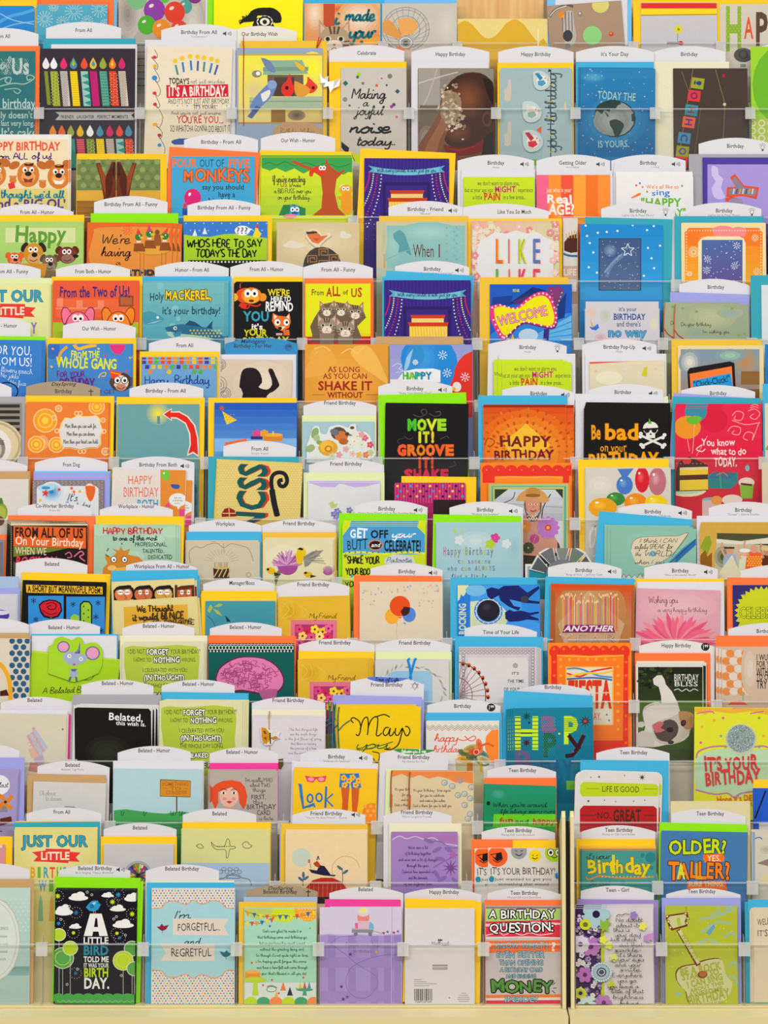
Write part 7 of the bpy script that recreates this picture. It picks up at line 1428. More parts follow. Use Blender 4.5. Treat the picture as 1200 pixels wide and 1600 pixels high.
# ================================================================ tier M
card('M', 12, -160, 130, 82, 'a49ac4', 'windmill bubble card', 'lilac card with a speech bubble and an orange toy windmill at its edge', n=2, dx=3, dy=9, y1=138)
E(0, 190, 44, 44, 'e4e4ea'); T('last', -6, 178, 36, 200, '2a2a34', 'niw'); P('0 270 30 260 34 310 0 312', '8a8494'); 
for a in (20, 110, 200, 290): P(spin([(24, 262), (34, 226), (52, 230), (40, 266)], 24, 266, a), 'd9821c')
E(24, 266, 7, 7, '3a2a1c'); P('0 340 50 330 54 352 20 368 0 372', '5a2a1c', 1); L('0 396 10 398', 4, '222')
env('lavender', -160, 68, 110); sign(-146, 10, 86, '', tx=-30)
card('M', 12, 150, 182, 474, 'd0cecb', 'faint script card', 'white card with faint grey script and a little horse at its lower edge', n=1, dx=0, dy=7, y1=190)
T('Oh please', 178, 214, 250, 236, '9a98a0', 'n'); T('to dream', 204, 240, 276, 260, '9a98a0', 'n'); P('270 300 290 285 330 286 350 300 360 350 260 350', '8a8890', 1)
env('kraft', 122, 146, 474); env('kraft', 134, 140, 470, 146); sign(168, 80, 490, 'Belated', 'Belated Tag Posts', tx=324, hd=16, y1=84)
card('M', 12, 508, 116, 904, 'b4d0d4', 'signpost on grass card', 'pale blue card with a wooden signpost standing in green grass', n=0, y1=120)
P('508 304 560 298 620 306 680 314 740 318 800 308 904 320 904 600 508 600', '4a9a58', 1); R(786, 240, 792, 312, '6a4a24'); P('716 166 852 172 850 244 714 240', 'c98a34'); L('716 166 852 172 850 244 714 240 716 166', 3, '5a3a14', 0)
for s_, a in (('SOMETHING', (724, 178, 842, 194)), ('~ TO ~', (730, 198, 840, 212)), ('CONSIDER', (740, 216, 836, 232))): T(s_, *a, 'a86a1c', 'bj')
for x in (760, 772, 800, 812, 540, 640): L([(x, 326), (x + 3, 306)], 3, '1f5a30', 0); L([(x + 6, 328), (x + 14, 310)], 3, '1f5a30', 0)
for y in (352, 380, 410): L([(520, y + 4), (700, y), (900, y + 5)], 2.5, '2a6a3c')
env('white', 505, 82, 910); sign(525, 18, 850, 'Belated - Humor', tx=688, hd=17, y1=14)
card('M', 13, -178, 128, 126, 'b3aaa0', 'red-haired lady card', 'taupe card of a stylised red-haired woman and dark stacked words', n=2, dx=-4, dy=3)
P('-178 210 -150 186 -120 172 -80 168 -40 176 -20 200 -10 240 -16 280 -28 300 -46 270 -50 230 -140 220 -140 270 -154 300 -170 260', 'd8542c', 1); E(-92, 240, 42, 50, 'e6b8a4'); E(-112, 252, 10, 7, 'e09c8c'); E(-70, 252, 10, 7, 'e09c8c'); P('-140 220 -120 192 -60 190 -44 224 -80 200', 'd8542c', 1); P('-110 290 -80 290 -70 360 -120 360', 'd89a84'); 
for x in (-116, -70): E(x, 226, 11, 6, 'f0ece4'); E(x, 226, 5, 6, '3a2a2a', 0, 8); L([(x - 14, 214), (x, 208), (x + 14, 214)], 3, '5a2014')
P('-104 264 -90 260 -76 264 -90 274', 'c83a34', 1); E(-178, 230, 14, 40, 'c04a28'); R(-150, 350, -40, 420, '8a3a2c')
for s_, st, a in (("I'm really MAD", 'n', (-18, 158, 104, 176)), ('about TWO', 'n', (2, 182, 94, 198)), ('things.', 'n', (14, 204, 74, 220)), ('FIRST,', 'r', (6, 234, 74, 254)), ('this', 'n', (16, 258, 58, 272)), ('BIRTHDAY', 'r', (-14, 276, 116, 298)), ('CARD', 'r', (32, 304, 92, 324)), ('is late.', 'n', (42, 330, 112, 346)), ('AND...', 'b', (60, 370, 110, 386))): T(s_, *a, '2a2220', st + 'j')
env('pink', -178, 92, 128); sign(-178, 22, 128, 'Belated - Humor', tx=-34, hd=18)
card('M', 13, 197, 124, 568, 'ecc02c', 'shades and shorts card', 'golden yellow card with pink sunglasses, blue script and a pair of floral shorts', n=3, dx=1, dy=4, y1=132)
P('246 148 272 152 296 154 322 152 344 148 336 176 310 178 298 162 284 180 258 176', 'd84a64', 1); E(274, 164, 14, 9, 'e89aa4'); E(320, 164, 14, 9, 'e89aa4')
L('218 190 226 188 232 240 240 292 290 276 288 290', 14, '3a78b8', 0); L('238 292 262 284 270 290', 7, '3a78b8'); E(270, 250, 16, 22, '3a78b8'); E(270, 250, 8, 13, 'ecc02c'); E(310, 246, 17, 22, '3a78b8'); E(310, 246, 9, 13, 'ecc02c'); L('342 196 338 292', 10, '3a78b8', 0); L('372 230 342 256 372 286', 8, '3a78b8', 0)
P('408 200 446 204 442 250 438 310 412 310 414 260', 'c8602c', 1); P('454 204 490 200 486 260 478 310 458 310', 'c8602c', 1); P('404 140 488 138 498 202 456 208 448 176 444 206 400 200', '2f78c0'); 
for x, y in ((420, 158), (460, 156), (424, 190), (474, 190), (444, 172), (486, 170)): FL(x, y, 14, 5, 'e8b83c', 'c85a2c', .9)
E(548, 320, 46, 50, 'e88a34'); DT(515, 285, 568, 345, 26, 8, 'f0a84c', 8)
env('white', 190, 84, 574, 94); sign(228, 24, 550, 'Birthday', '"Walking On Sunshine"', 'spk', tx=388, y1=30)
card('M', 13, 716, 128, 1000, 'd9c6a4', 'beaded thread verse card', 'cream scallop-topped card with an orange top, blue swirls and a beaded thread', n=1, dx=-82, dy=3)
P('716 126 1000 126 1000 186 960 178 920 180 880 160 840 152 800 162 760 146 716 160', 'e0884c', 0)
LN("It's your birthday - time again|for you to celebrate|and make a few wishes|God is there for you to tell you", 816, 208, 23, 11, 5.4, '5a4a3c')
for x, y in ((870, 180), (905, 196), (930, 236), (960, 230), (985, 250), (960, 280), (985, 320), (940, 170), (975, 340), (990, 200)): RING(x, y, 13, 12, 3.5, '7aa0b0', 10); RING(x + 4, y + 3, 6, 5, 2.5, '7aa0b0', 8)
cord('beaded_thread', '716 130 712 200 714 330', 5, 'a85a34', 'brown thread'); cord('beads', '714 236 713 290', 12, 'c8743c', 'amber beads')
env('sage', 610, 118, 888, 126); sign(583, 22, 888, 'Friend Birthday', 'My Wishes for You', tx=732, hd=25, top=('2f8a3c', 'between you & me', 'e8f4e0'), y1=34)
card('M', 13, 1050, 198, 1370, '1f8a5c', 'fun and happy verse card', 'dark green card of black script above a bright green band', n=2, dx=-2, dy=6, y1=208)
GR(1048, 198, 1390, 330, '2a8f70', '1f8050', 4); SPOT(1110, 230, 40, 30, '2a8a6c', '4aa088', 4); P('1090 320 1390 320 1390 376 1086 378', '6ac42c'); R(1050, 378, 1390, 480, '2a9a4c')
for s_, st, a, c in (("When you're around,", 'niw', (1084, 268, 1330, 288), '10201a'), ('life always seems more', 'niw', (1118, 298, 1366, 316), '10201a'), ('fun', 'kj', (1116, 336, 1176, 362), 'b8341c'), ('and', 'bj', (1186, 342, 1248, 362), '1a3a14'), ('happy', 'kj', (1264, 338, 1364, 364), 'b8341c')): T(s_, *a, c, st)
E(1066, 272, 8, 10, '10201a')
env('orange', 1048, 158, 1370, 158); sign(1062, 97, 1369, 'Teen Birthday', tx=1218, y1=104, hd=21)
card('M', 14, 340, 128, 716, 'dcd8d4', 'green and red band card', 'white round-cornered card with a lime and a red lettered band', n=1, dx=14, dy=6, y1=140, rc=30)
P('362 190 376 176 700 186 712 198 710 240 372 242 360 226', 'b8cc2c', 0); T('LiFE IS GOOD', 458, 196, 626, 222, '3a3a24', 'r', 1); L('388 206 446 206', 2, '6a7a2c', 0); L('644 208 704 208', 2, '6a7a2c', 0)
P('360 300 376 282 690 284 704 296 704 400 360 400', 'b02428', 0); T('NO.', 436, 312, 500, 340, '4a2a20', 'b'); T('GREAT', 508, 302, 634, 352, '4a2a20', 'k'); L('364 326 424 326 430 318', 3, '4a2a20'); L('646 326 700 326', 3, '4a2a20')
S(638, 156, 16, 5, 8, '333'); S(398, 262, 8, 3, 8, '444'); S(446, 154, 6, 3, 8, '444')
for x, y in ((410, 156), (520, 264), (470, 258), (560, 148), (600, 262), (650, 258)): E(x, y, 3, 3, '666', 0, 6)
env('blue', 362, 78, 757, 82); sign(433, 20, 760, 'Teen Birthday', tx=600, hd=22)
card('M', 14, 1132, 204, 1400, '2a5cc0', 'royal blue baton card', 'royal blue card with a dark baton at the frame edge', n=0)
L('1142 340 1190 216', 7, '14161c', 0); R(1160, 360, 1400, 500, 'd8d4d0')
env('yellow', 1134, 166, 1400)

# ================================================================ tier N
card('N', 12, -160, 456, 24, 'd8969c', 'pink slip card', 'pink card at the frame edge before a yellow envelope', n=0)
R(-160, 456, 10, 470, 'e4d4c8'); env('yellow', -160, 420, 56)
card('N', 12, 64, 390, 434, 'dcd288', 'lower little-wish card', 'pale yellow card with teal letters and a red ribbon, in a lower row', n=2, dx=1, dy=5)
SPOT(250, 500, 190, 110, 'dcd288', 'e6e0a8'); justour(66, 386, .98)
env('teal', 62, 358, 446, 354); env('gold', 70, 352, 440); sign(118, 290, 452, 'From All', tx=276, hd=18)
card('N', 12, 463, 458, 775, 'c9c6c6', 'pinwheel window card', 'pale grey card with a round window of multicoloured triangles', n=1, dx=2, dy=4, f=0.0086)
E(616, 590, 62, 62, 'a8a6a6'); E(616, 594, 52, 54, '2a2024')
for i in range(28):
    a = i * .2244; c = ('c8383c', '3a8a3c', 'e8c83c', '2a6ab0', 'e07a2c', 'e8e0d8', '6a2a6c', '4ab06c')[(i * 3) % 8]
    P([(616 + 8 * math.cos(a), 594 + 8 * math.sin(a)), (616 + 50 * math.cos(a - .1), 594 + 52 * math.sin(a - .1)), (616 + 50 * math.cos(a + .1), 594 + 52 * math.sin(a + .1))], c)
    if i % 2: P([(616 + 24 * math.cos(a), 594 + 24 * math.sin(a)), (616 + 36 * math.cos(a - .16), 594 + 36 * math.sin(a - .16)), (616 + 36 * math.cos(a + .16), 594 + 36 * math.sin(a + .16))], ('4ab06c', 'e07a2c', '2a6ab0')[i % 3])
env('yellow', 450, 420, 790); sign(463, 360, 788, 'Belated', hd=18)
card('N', 12, 812, 392, 1206, 'd4d294', 'line-drawn plane card', 'pale yellow and blue card with a line-drawn plane, clouds and car', n=1, dx=-3, dy=7, y1=394)
R(800, 538, 1210, 800, 'a9bdd0')
for q in ('944 444 960 462 1000 464 1010 440 1016 430 1024 438 1028 462 1046 464 1052 470 1040 476 1026 478 1018 512 1010 514 1006 480 968 478 948 462 944 444', '876 462 884 456 896 454 904 462 908 470 890 472 876 462', '1082 456 1090 446 1104 444 1112 454 1124 462 1112 472 1090 470 1082 456', '960 640 968 612 1000 606 1020 590 1060 590 1080 604 1112 612 1122 634 1120 640', '1010 606 1024 594 1056 596 1070 606 1010 606'): L(q, 2.5, '333')
for i in range(6): E(972 + i * 10, 465, 2.4, 3, '333', 0, 6)
for i in range(7): RING(985 + i * 14, 578 - (i % 2) * 12, 10, 8, 2, '555', 8)
L('970 618 990 622', 2, '333', 0); E(1108, 624, 6, 4, 'e0dcc0')
env('yellow', 814, 356, 1210); sign(816, 295, 1144, 'Belated', tx=980, hd=20)
card('N', 13, 160, 404, 525, 'e8d0a8', 'crow on red mound card', 'peach card of a dark crow in a cap atop a red striped mound', n=2, dx=1, dy=7)
E(232, 514, 44, 42, 'c4cfc0'); L([(430 + 62 * math.cos(i * .26 + 2.2), 570 + 62 * math.sin(i * .26 + 2.2)) for i in range(16)], 2.5, 'c89a6c'); RING(452, 520, 26, 28, 1.5, 'dcc098')
P('236 700 250 650 280 616 320 604 370 604 410 622 440 660 450 720 236 720', 'b02c20', 1)
for i in range(9): L([(268 + i * 20, 618 + abs(i - 4) * 4), (266 + i * 20, 700)], 2, 'd8785c', 0)
R(160, 690, 450, 720, '1c1a24'); P('264 566 300 572 312 548 334 552 352 576 362 590 388 592 378 598 330 594 300 588 276 582', '241c3c', 1); P('284 540 302 528 316 546 310 560 292 552', 'a84a1c', 1); P('260 526 280 518 282 532 262 538', 'd8d0c4'); R(262, 522, 270, 538, 'c8483c'); L('270 540 274 562', 3, '8a8478', 0); L('300 526 306 508 310 524', 4, '241c3c')
L('416 630 414 560', 3, '3a4a5c', 0); L('238 640 240 588', 3, '3a4a5c', 0)
for x, y, a in ((402, 560, 40), (428, 578, -35), (228, 610, 40), (252, 606, -35), (240, 592, 90)): E(x, y, 15, 6, '4a6a7c', a)
env('gold', 140, 362, 527, 366); env('bluegrey', 134, 364, 500); sign(190, 297, 517, 'Friend Birthday', '"You\'re My Best Friend" - Queen', 'spk', tx=342, hd=17)
card('N', 13, 634, 410, 930, 'a184bc', 'purple verse card', 'purple scallop-topped card with dark script and shadowy leaves and flowers', n=2, dx=-1, dy=5)
P('634 410 930 410 930 462 900 456 860 450 820 426 780 432 740 420 700 430 670 418 634 436', 'a878b0', 0); L('634 436 670 418 700 430 740 420 780 432 820 426 860 450 900 456 930 462', 4, 'd4c4e0')
for q in ('800 450 840 440 900 470 930 470', '820 560 870 530 930 500'): L(q, 5, '8468a4')
for x, y, a in ((800, 440, 20), (836, 480, -30), (890, 480, 30), (850, 520, 10), (836, 590, 60), (920, 620, 40), (860, 610, -30)): E(x, y, 24, 9, '8a6ca8', a)
S(898, 560, 40, 12, 10, '7a4a94'); S(906, 500, 24, 10, 8, 'a86aa8')
LN("We've seen a lot|of birthdays together|and we've seen a lot of changes|through the years.|Distance has separated us|and the demands|of our different lives", 752, 462, 27, 13, 5.6, '4a2a6c')
env('cream', 622, 362, 946); sign(598, 300, 902, 'Friend Birthday', 'We\'re Longtime Friends', tx=746, hd=9)
card('N', 14, -50, 470, 264, 'd9d4cc', 'smiley row card', 'white card with a row of coloured smiley faces and sketchy lettering', n=1, dx=-60, dy=-4, y1=472)
for x, y, r, c in ((-8, 510, 46, 'e8642c'), (88, 486, 36, '9a9a9c'), (160, 506, 27, 'e4cc1c'), (246, 492, 42, 'a4cc1c'), (264, 596, 16, '2a8ac8')):
    E(x, y, r, r, c)
    L([(x - r * .45, y + r * .3), (x, y + r * .55), (x + r * .45, y + r * .3)], 4, '2a2420'); 
    if r < 40: L([(x - r * .5, y - r * .1), (x - r * .2, y)], 3, '2a2420', 0); L([(x + r * .2, y), (x + r * .5, y - r * .1)], 3, '2a2420', 0)
    elif r == 42: eyes(x - 16, x + 18, y, 13, .55, '1a1a14')
    else: P('-40 500 10 490 16 520 -10 532', '1a1412'); P('-36 504 -14 498 -16 516', 'e8642c')
T("IT'S YOUR BIRTHDAY!", -40, 560, 252, 590, '3a3634', 'rj'); T('Just wanted to get you', -20, 604, 234, 616, '333', 'r'); T('something that would', -4, 626, 222, 638, '333', 'r'); E(-34, 610, 12, 14, '2f8a9c')
env('yellow', 60, 436, 252); env('orange', -124, 433, 220); sign(-78, 372, 250, 'Teen Birthday', 'Money/Gift Card Enclosure', tx=84, hd=16, y1=376)
card('N', 14, 368, 474, 700, '4a948c', 'birthday swirl card', 'teal card with big yellow lettering above an orange flourish', n=2, dx=-4, dy=-1)
R(368, 470, 700, 482, 'd87a3c'); T("it's your", 390, 494, 496, 520, '2a3a34', 'niw'); T('Birthday', 392, 524, 674, 584, 'dcc82c', 'kj', out='a85a1c', ow=2); R(504, 502, 516, 590, 'dcc82c'); L('388 600 400 612 450 596 520 604 600 606 690 600', 6, 'd8843c'); DT(460, 600, 680, 606, 16, 3, 'e8c43c', 6); T('So out', 402, 618, 494, 636, '20302c', 'niw')
for x, y, r in ((676, 514, 24), (640, 504, 10), (680, 560, 8), (400, 570, 8), (552, 626, 10)): E(x, y, r, r, '2f7f84')
env('gold', 356, 464, 700); env('yellow', 345, 431, 696); sign(368, 370, 696, 'Teen Birthday', 'Money or Gift Card Holder', tx=534, hd=18)
card('N', 14, 722, 402, 1108, '4a7aa8', 'older and taller card', 'slate blue card of fat lime and orange question words', n=1, dx=2, dy=8, y1=410)
T('OLDER?', 756, 436, 1016, 494, 'c4d42c', 'kj', out='3a5a4c', ow=4); P('912 500 996 496 1006 512 1002 532 918 536 910 520', 'e8742c', 1); T('YES.', 928, 504, 990, 530, 'f0e8d8', 'r'); T('TALLER?', 756, 536, 1032, 608, 'e8842c', 'kj', out='5a3a2c', ow=4); P('838 622 1010 618 1018 660 840 664', 'e8742c', 1); T('SURE THING.', 844, 622, 1006, 642, 'e8d8a8', 'k')
for i, c in ((1, 'd4dc3c'), (3, 'e0a02c')): T('TALLER?'[i], 756 + i * 39, 542, 790 + i * 39, 608, c, 'k')
env('lime', 715, 358, 1106, 366)
sign(770, 290, 1102, 'Teen Birthday', tx=942, hd=18, y1=304)
env('d9cfa4', 765, 262, 1120, how='shape standing in for a tray edge behind the')  # cream panel built as an envelope, standing in for the tray edge
card('N', 14, 1128, 392, 1400, 'cfc8b8', 'torn paper card', 'off-white photograph card with a blue thread at the frame edge', n=1, dx=-3, dy=3)
P('1150 540 1200 520 1250 540 1200 552', '8a7c70', 1); L('1140 430 1160 424 1175 432', 5, '3a78b8'); SPOT(1190, 480, 40, 30, 'cfc8b8', 'b8b0a0', 3); SPOT(1190, 610, 40, 40, 'cfc8b8', 'd8cc9c', 3); R(1128, 400, 1142, 660, '8aa4c0')

# ================================================================ tier O: the lowest row, seen whole
card('O', 12, -220, 648, 136, 'b8d0c8', 'oval sea verse card', 'pale sea-green card with a white oval of faint verse', n=0)
GR(-220, 648, 136, 1164, 'bcd4cc', 'a4bcb8', 8); DT(-40, 700, 130, 850, 22, 6, 'c8dcd4', 3); GR(-220, 1000, 136, 1040, '7a9a98', '90aca8', 4); E(-30, 880, 122, 190, 'c0b8a0'); E(-30, 880, 118, 185, 'd4dcd6'); RING(-30, 880, 104, 168, 2, 'b8b0a0', 30)
LN('FRIENDS|I mean|the way|missed|wish', 12, 824, 34, 13, 7, '7a7c78', 'r')
env('kraft', -220, 610, 152); sign(-190, 540, 132, '', tx=-20)
card('O', 12, 247, 657, 609, '14121a', 'little bird card', 'black night-garden card of a blue bird perched on tall stacked words', n=2, dx=2, dy=3, y1=660)
for x, y, w_, h_ in ((350, 690, 44, 24), (480, 682, 28, 14), (590, 694, 36, 24), (526, 742, 36, 18), (284, 752, 42, 30), (550, 812, 48, 24), (336, 822, 28, 14)):
    E(x, y + h_ * .2, w_, h_ * .5, 'eceae8'); E(x - w_ * .3, y - h_ * .1, w_ * .45, h_ * .6, 'eceae8'); E(x + w_ * .2, y - h_ * .3, w_ * .45, h_ * .7, 'eceae8')
for x, y, c in ((258, 686, 'c4d42c'), (528, 680, '2a8ac0'), (590, 766, 'c4d42c'), (340, 760, '2a6a9a'), (502, 712, 'c4d42c'), (534, 872, '2a6a8a'), (328, 850, 'c4d42c'), (262, 808, '2a8ac0'), (522, 852, 'c4d42c'), (338, 1030, '2a6a8a')):
    S(x, y, 14 if y < 800 else 9, 6, 8, c)
    for i in range(14): E(x + 26 * math.cos(i * .449), y + 24 * math.sin(i * .449), 1.8, 1.8, 'c8c8c0', 0, 5)
for x, y in ((390, 668), (410, 680), (310, 732), (508, 788), (520, 778), (272, 790), (390, 856), (560, 860), (346, 1012), (542, 1040), (300, 1080)): E(x, y, 5, 5, '14121a'); RING(x, y, 5, 5, 2, 'd8d8d4', 8)
P('384 736 400 716 414 706 436 706 446 722 452 722 446 732 438 746 420 754 400 752', '3a94c4', 1); P('400 724 416 722 422 736 404 742', '1f6a9c', 1); P('410 716 430 712 420 726', 'a8d4e8'); E(438, 718, 3, 3, '111', 0, 6); L('418 752 418 764', 2, 'd8a03c', 0); L('426 752 426 764', 2, 'd8a03c', 0)
P('402 764 454 764 482 864 444 864 440 844 416 844 412 864 374 864', 'eceae8', 0); P('426 784 434 784 438 824 420 824', '14121a')
for s_, a, c in (('LITTLE', (372, 870, 485, 898), 'e8e6e4'), ('BIRD', (372, 908, 486, 948), '2f8aa4'), ('TOLD ME', (374, 956, 486, 980), 'e8e6e4'), ('IT WAS YOUR', (374, 986, 486, 1004), 'dcdad8'), ('BIRTH', (374, 1008, 486, 1046), 'b4d02c'), ('DAY.', (374, 1052, 490, 1098), 'e8e6e4')): T(s_, *a, c, 'k')
for x, y, r, c, st in ((264, 858, 28, 'b4cc3c', 1130), (280, 962, 48, '5aa04a', 1130), (314, 918, 32, 'b8d02c', 1130), (590, 920, 34, '5aa04a', 1130), (550, 974, 44, 'b8d02c', 1130), (600, 1010, 32, '5aa04a', 1130)):
    L([(x, y + r), (x, st)], 2, 'c8c8c0', 0); E(x, y, r + 3, r * .94 + 3, 'e0e4d0'); E(x, y, r, r * .94, c)
    if r > 40: RING(x, y, r * .7, r * .66, 2, 'd8e48c', 16)
for i in range(9): E(262 + i * 44, 1140, 30, 20, '4a9a4a')
R(247, 1140, 612, 1175, '4a9a4a'); L([(256 + i * 13, 1156 + (4 if i % 2 else -4)) for i in range(28)], 2.5, '8ac88a', 0)
env('lime', 246, 598, 628, 606); env('lime', 300, 612, 640, 620); sign(262, 545, 582, 'Belated Birthday', 'Bird Singing "Happy Birthday"', 'spk', tx=424, hd=14)
card('O', 12, 677, 654, 1050, 'a9d0d6', 'forgetful and regretful card', 'pale blue card between polka-dot borders with two cream word banners', n=1, dx=-1, dy=4)
def scal(y, s_): return [(677, y), (720, y - 4 * s_), (740, y - 26 * s_), (780, y - 34 * s_), (830, y - 18 * s_), (862, y - 38 * s_), (900, y - 20 * s_), (950, y - 36 * s_), (990, y - 24 * s_), (1010, y - 4 * s_), (1050, y)]
R(677, 654, 1050, 760, 'dfdcd8'); DT(684, 662, 1050, 756, 14, 3.8, 'd8503c 3a8ac0 8ab83c 7a5aa0 e0a03c', 7)
P(scal(742, 1) + [(1050, 800), (677, 800)], 'a9d0d6', 0); L(scal(742, 1), 4, 'd89a6c')
R(677, 1010, 1050, 1176, 'dfdcd8'); DT(684, 1020, 1050, 1170, 14, 3.8, 'd8503c 3a8ac0 8ab83c 7a5aa0 e0a03c', 7)
P(scal(1016, -1) + [(1050, 990), (677, 990)], 'a9d0d6', 0); L(scal(1016, -1), 4, 'd89a6c')
T("I'm", 780, 752, 852, 786, '2a2a30', 'niw'); P('772 786 1022 786 1000 822 1022 862 772 860', 'dcd0c4'); T('FORGETFUL...', 792, 806, 984, 840, '2a2830', 'rj'); T('and', 822, 872, 896, 904, '2a2a30', 'niw'); P('712 898 958 900 958 976 716 976 740 938', 'dcd0c4'); T('REGRETFUL', 762, 922, 942, 956, '2a2830', 'rj')
for x, y, m, c in ((730, 826, 1, '8a2434'), (1004, 944, -1, '2a6a74')):
    P([(x - 30 * m, y - 4), (x - 18 * m, y - 4), (x - 8 * m, y - 16), (x + 2 * m, y - 6), (x + 24 * m, y - 12), (x + 12 * m, y + 8), (x - 4 * m, y + 16), (x - 20 * m, y + 8)], c, 0); L([(x - 4 * m, y + 14), (x - 6 * m, y + 24)], 2, c, 0)
env('blue', 655, 626, 1046); env('cream', 670, 616, 1046); sign(650, 545, 978, 'Belated Birthday', hd=16, tx=812)
card('O', 13, -22, 740, 298, 'a8d4bc', 'party bunting verse card', 'mint green card with bunting, a long verse and a cake-table border', n=1, dx=-3, dy=3)
E(150, 730, 80, 74, 'c4d42c'); E(260, 740, 60, 60, 'e8a43c'); E(40, 730, 70, 60, 'b8c86c'); DT(100, 745, 200, 800, 12, 2, 'e8f0a0', 5); DT(220, 745, 296, 796, 14, 4, 'f0c86c', 6)
for q, k in (((-22, 752, 150, 770), 0), ((150, 770, 298, 746), 1), ((-22, 800, 110, 780), 2)):
    L([(q[0], q[1]), ((q[0] + q[2]) / 2, max(q[1], q[3]) + 8), (q[2], q[3])], 2, '444')
    for i in range(6):
        x = q[0] + (q[2] - q[0]) * (i + .5) / 6; y = q[1] + (q[3] - q[1]) * (i + .5) / 6 + 8 - abs(i - 2.5) * 2; P([(x - 9, y), (x + 9, y), (x, y + 22)], ('e0902c', '3a6ab0', 'e8d03c', 'd8503c')[(i + k) % 4])
R(-22, 1072, 298, 1190, 'd4dcd8')
LN("God's sure glad He made it so|that birthdays come and birthdays go,|but no year knows how much is owed|without this greeting being sent.|So though it's not quite right on time,|I'm hoping you'll forgive this crime|and have a heartfelt wish come through|a year that's blessed in all you do!", 146, 836, 27, 12, 6.0, '2a5a44')
for x, y, c in ((30, 980, 'e8802c'), (10, 984, 'd8503c'), (60, 1084, 'd8503c'), (210, 1100, 'e0902c'), (130, 1120, 'd8503c'), (90, 820, '6a5a8a'), (270, 830, '8ab83c'), (100, 1060, 'd8503c'), (240, 1050, 'd8503c')): E(x, y, 5, 5, c, 0, 6)
P('-20 1024 46 1024 48 1056 -20 1056', 'e0902c'); E(14, 1024, 34, 8, 'eab05c'); E(24, 1060, 50, 14, 'b8cc3c'); P('18 1066 34 1066 40 1130 12 1130', 'b8cc3c'); 
for x in (226, 246, 266): P([(x - 8, 1098), (x, 1066), (x + 8, 1098)], ('c8503c', '4a90a8', 'd8c03c')[(x // 20) % 3])
E(246, 1104, 38, 7, '4a9a80'); P('240 1108 252 1108 256 1130 236 1130', '4a9a80'); L('76 1090 100 1086 124 1096', 4, '6a8a5c'); RING(98, 1102, 22, 12, 3, '6a8a5c', 12)
for x, y, c in ((150, 1086, 'e0803c'), (180, 1108, '2a2a34'), (120, 1128, 'e0b03c')): P([(x - 13, y + 22), (x, y - 18), (x + 13, y + 22)], c)
for i in range(6): E(6 + i * 56, 1160, 30, 24, ('b8d02c', '4a9a70', 'e88a54')[i % 3])
env('gold', -48, 712, 300); env('bluegrey', -26, 690, 302); sign(-14, 634, 304, 'Belated Birthday', None, 'cross', col='a4937a', tx=136, hd=18, top=(None, 'DaySpring', '2a2420'), y1=638)
card('O', 13, 313, 736, 634, 'd2cadc', 'violet plaid wagon card', 'white and violet plaid card of a cake riding a tiny wagon', n=1, dx=46, dy=2)
R(313, 858, 636, 1190, 'a894c8'); 
for x in (350, 440, 540, 600): R(x, 862, x + 34, 1190, '9c86be')
for y in (960, 1110): R(313, y, 636, y + 46, 'a08ac2')
L('313 860 360 856 420 862 480 856 560 862 636 856', 4, 'c4b4dc'); P('480 780 486 766 530 764 536 780 532 798 484 798', 'e08a84', 1); E(508, 768, 26, 10, 'e89a94'); R(504, 750, 512, 764, 'e8d868'); SPOT(508, 752, 28, 26, 'd6cedd', 'e8e070', 3)
R(456, 834, 552, 850, '8a8a94'); R(456, 830, 552, 836, 'b0b0b8'); E(474, 856, 9, 9, '7a7a84'); E(538, 856, 9, 9, '7a7a84'); P('470 806 484 806 484 832 472 832', 'd86a9c'); P('536 800 552 812 556 832 530 832', '7ab0d0'); R(486, 800, 532, 832, 'd8b8c8'); L('552 842 580 850 600 856', 2, '8a8a94'); P('590 846 606 848 600 858', 'c0304c'); S(616, 846, 8, 3, 5, '4a4a8c')
T('Friends never forget', 428, 892, 594, 908, '7a6a94', 'r'); T('birthdays!', 462, 924, 552, 938, '7a6a94', 'r')
L('360 900 420 940 480 990 560 1040 568 1090 520 1140 460 1130 430 1080 450 1010 520 970 600 950 636 945', 1.6, '7a6aa0'); L('470 862 400 870 360 900', 1.6, '7a6aa0')
for x, y, c in ((450, 946, '4a3a8c'), (410, 1090, '7a2a6c'), (418, 1146, '4a3a8c'), (436, 1136, '7a4a8c'), (566, 936, 'c8a83c')): S(x, y, 10, 4, 5, c)
env('pink', 336, 700, 674, 702); sign(356, 645, 686, 'Belated', tx=518, hd=8)
card('O', 13, 693, 740, 1004, 'dad6d8', 'blank card back', 'plain white card turned back to front, showing only a logo and barcode', n=0)
T('Hallmark', 812, 888, 892, 904, '2a2420', 'niw'); L('802 904 840 900 870 906 900 902', 2, '2a2420'); P('840 884 844 876 849 882 852 875 856 882 860 877 861 886 842 886', '2a2420')
R(816, 992, 884, 1000, '9a9698'); R(816, 1003, 884, 1016, 'a8a4a6'); 
for i in range(4): R(733, 1058 + i * 9, (768, 790, 836, 800)[i], 1061 + i * 9, 'a09c9e')
rg = random.Random(77); x = 735
while x < 816: w_ = rg.choice((1.6, 2.4, 4)); R(x, 1100, x + w_, 1152, '1c1a1c'); x += w_ + rg.choice((1.6, 2.4, 3.4))
T('720473 87164', 738, 1153, 812, 1162, '333', 'r'); E(892, 1140, 3, 3, 'a05a3c', 0, 6)
for i, (a, b) in enumerate(((946, 966), (936, 976), (930, 980), (928, 982), (934, 978))): R(a, 1118 + i * 9, b, 1121 + i * 9, 'a8a4a6')
env('yellow', 694, 696, 1012, 704); env('yellow', 710, 704, 1036, 712); sign(692, 648, 1034, 'Happy Birthday', tx=868, hd=15, y1=652)
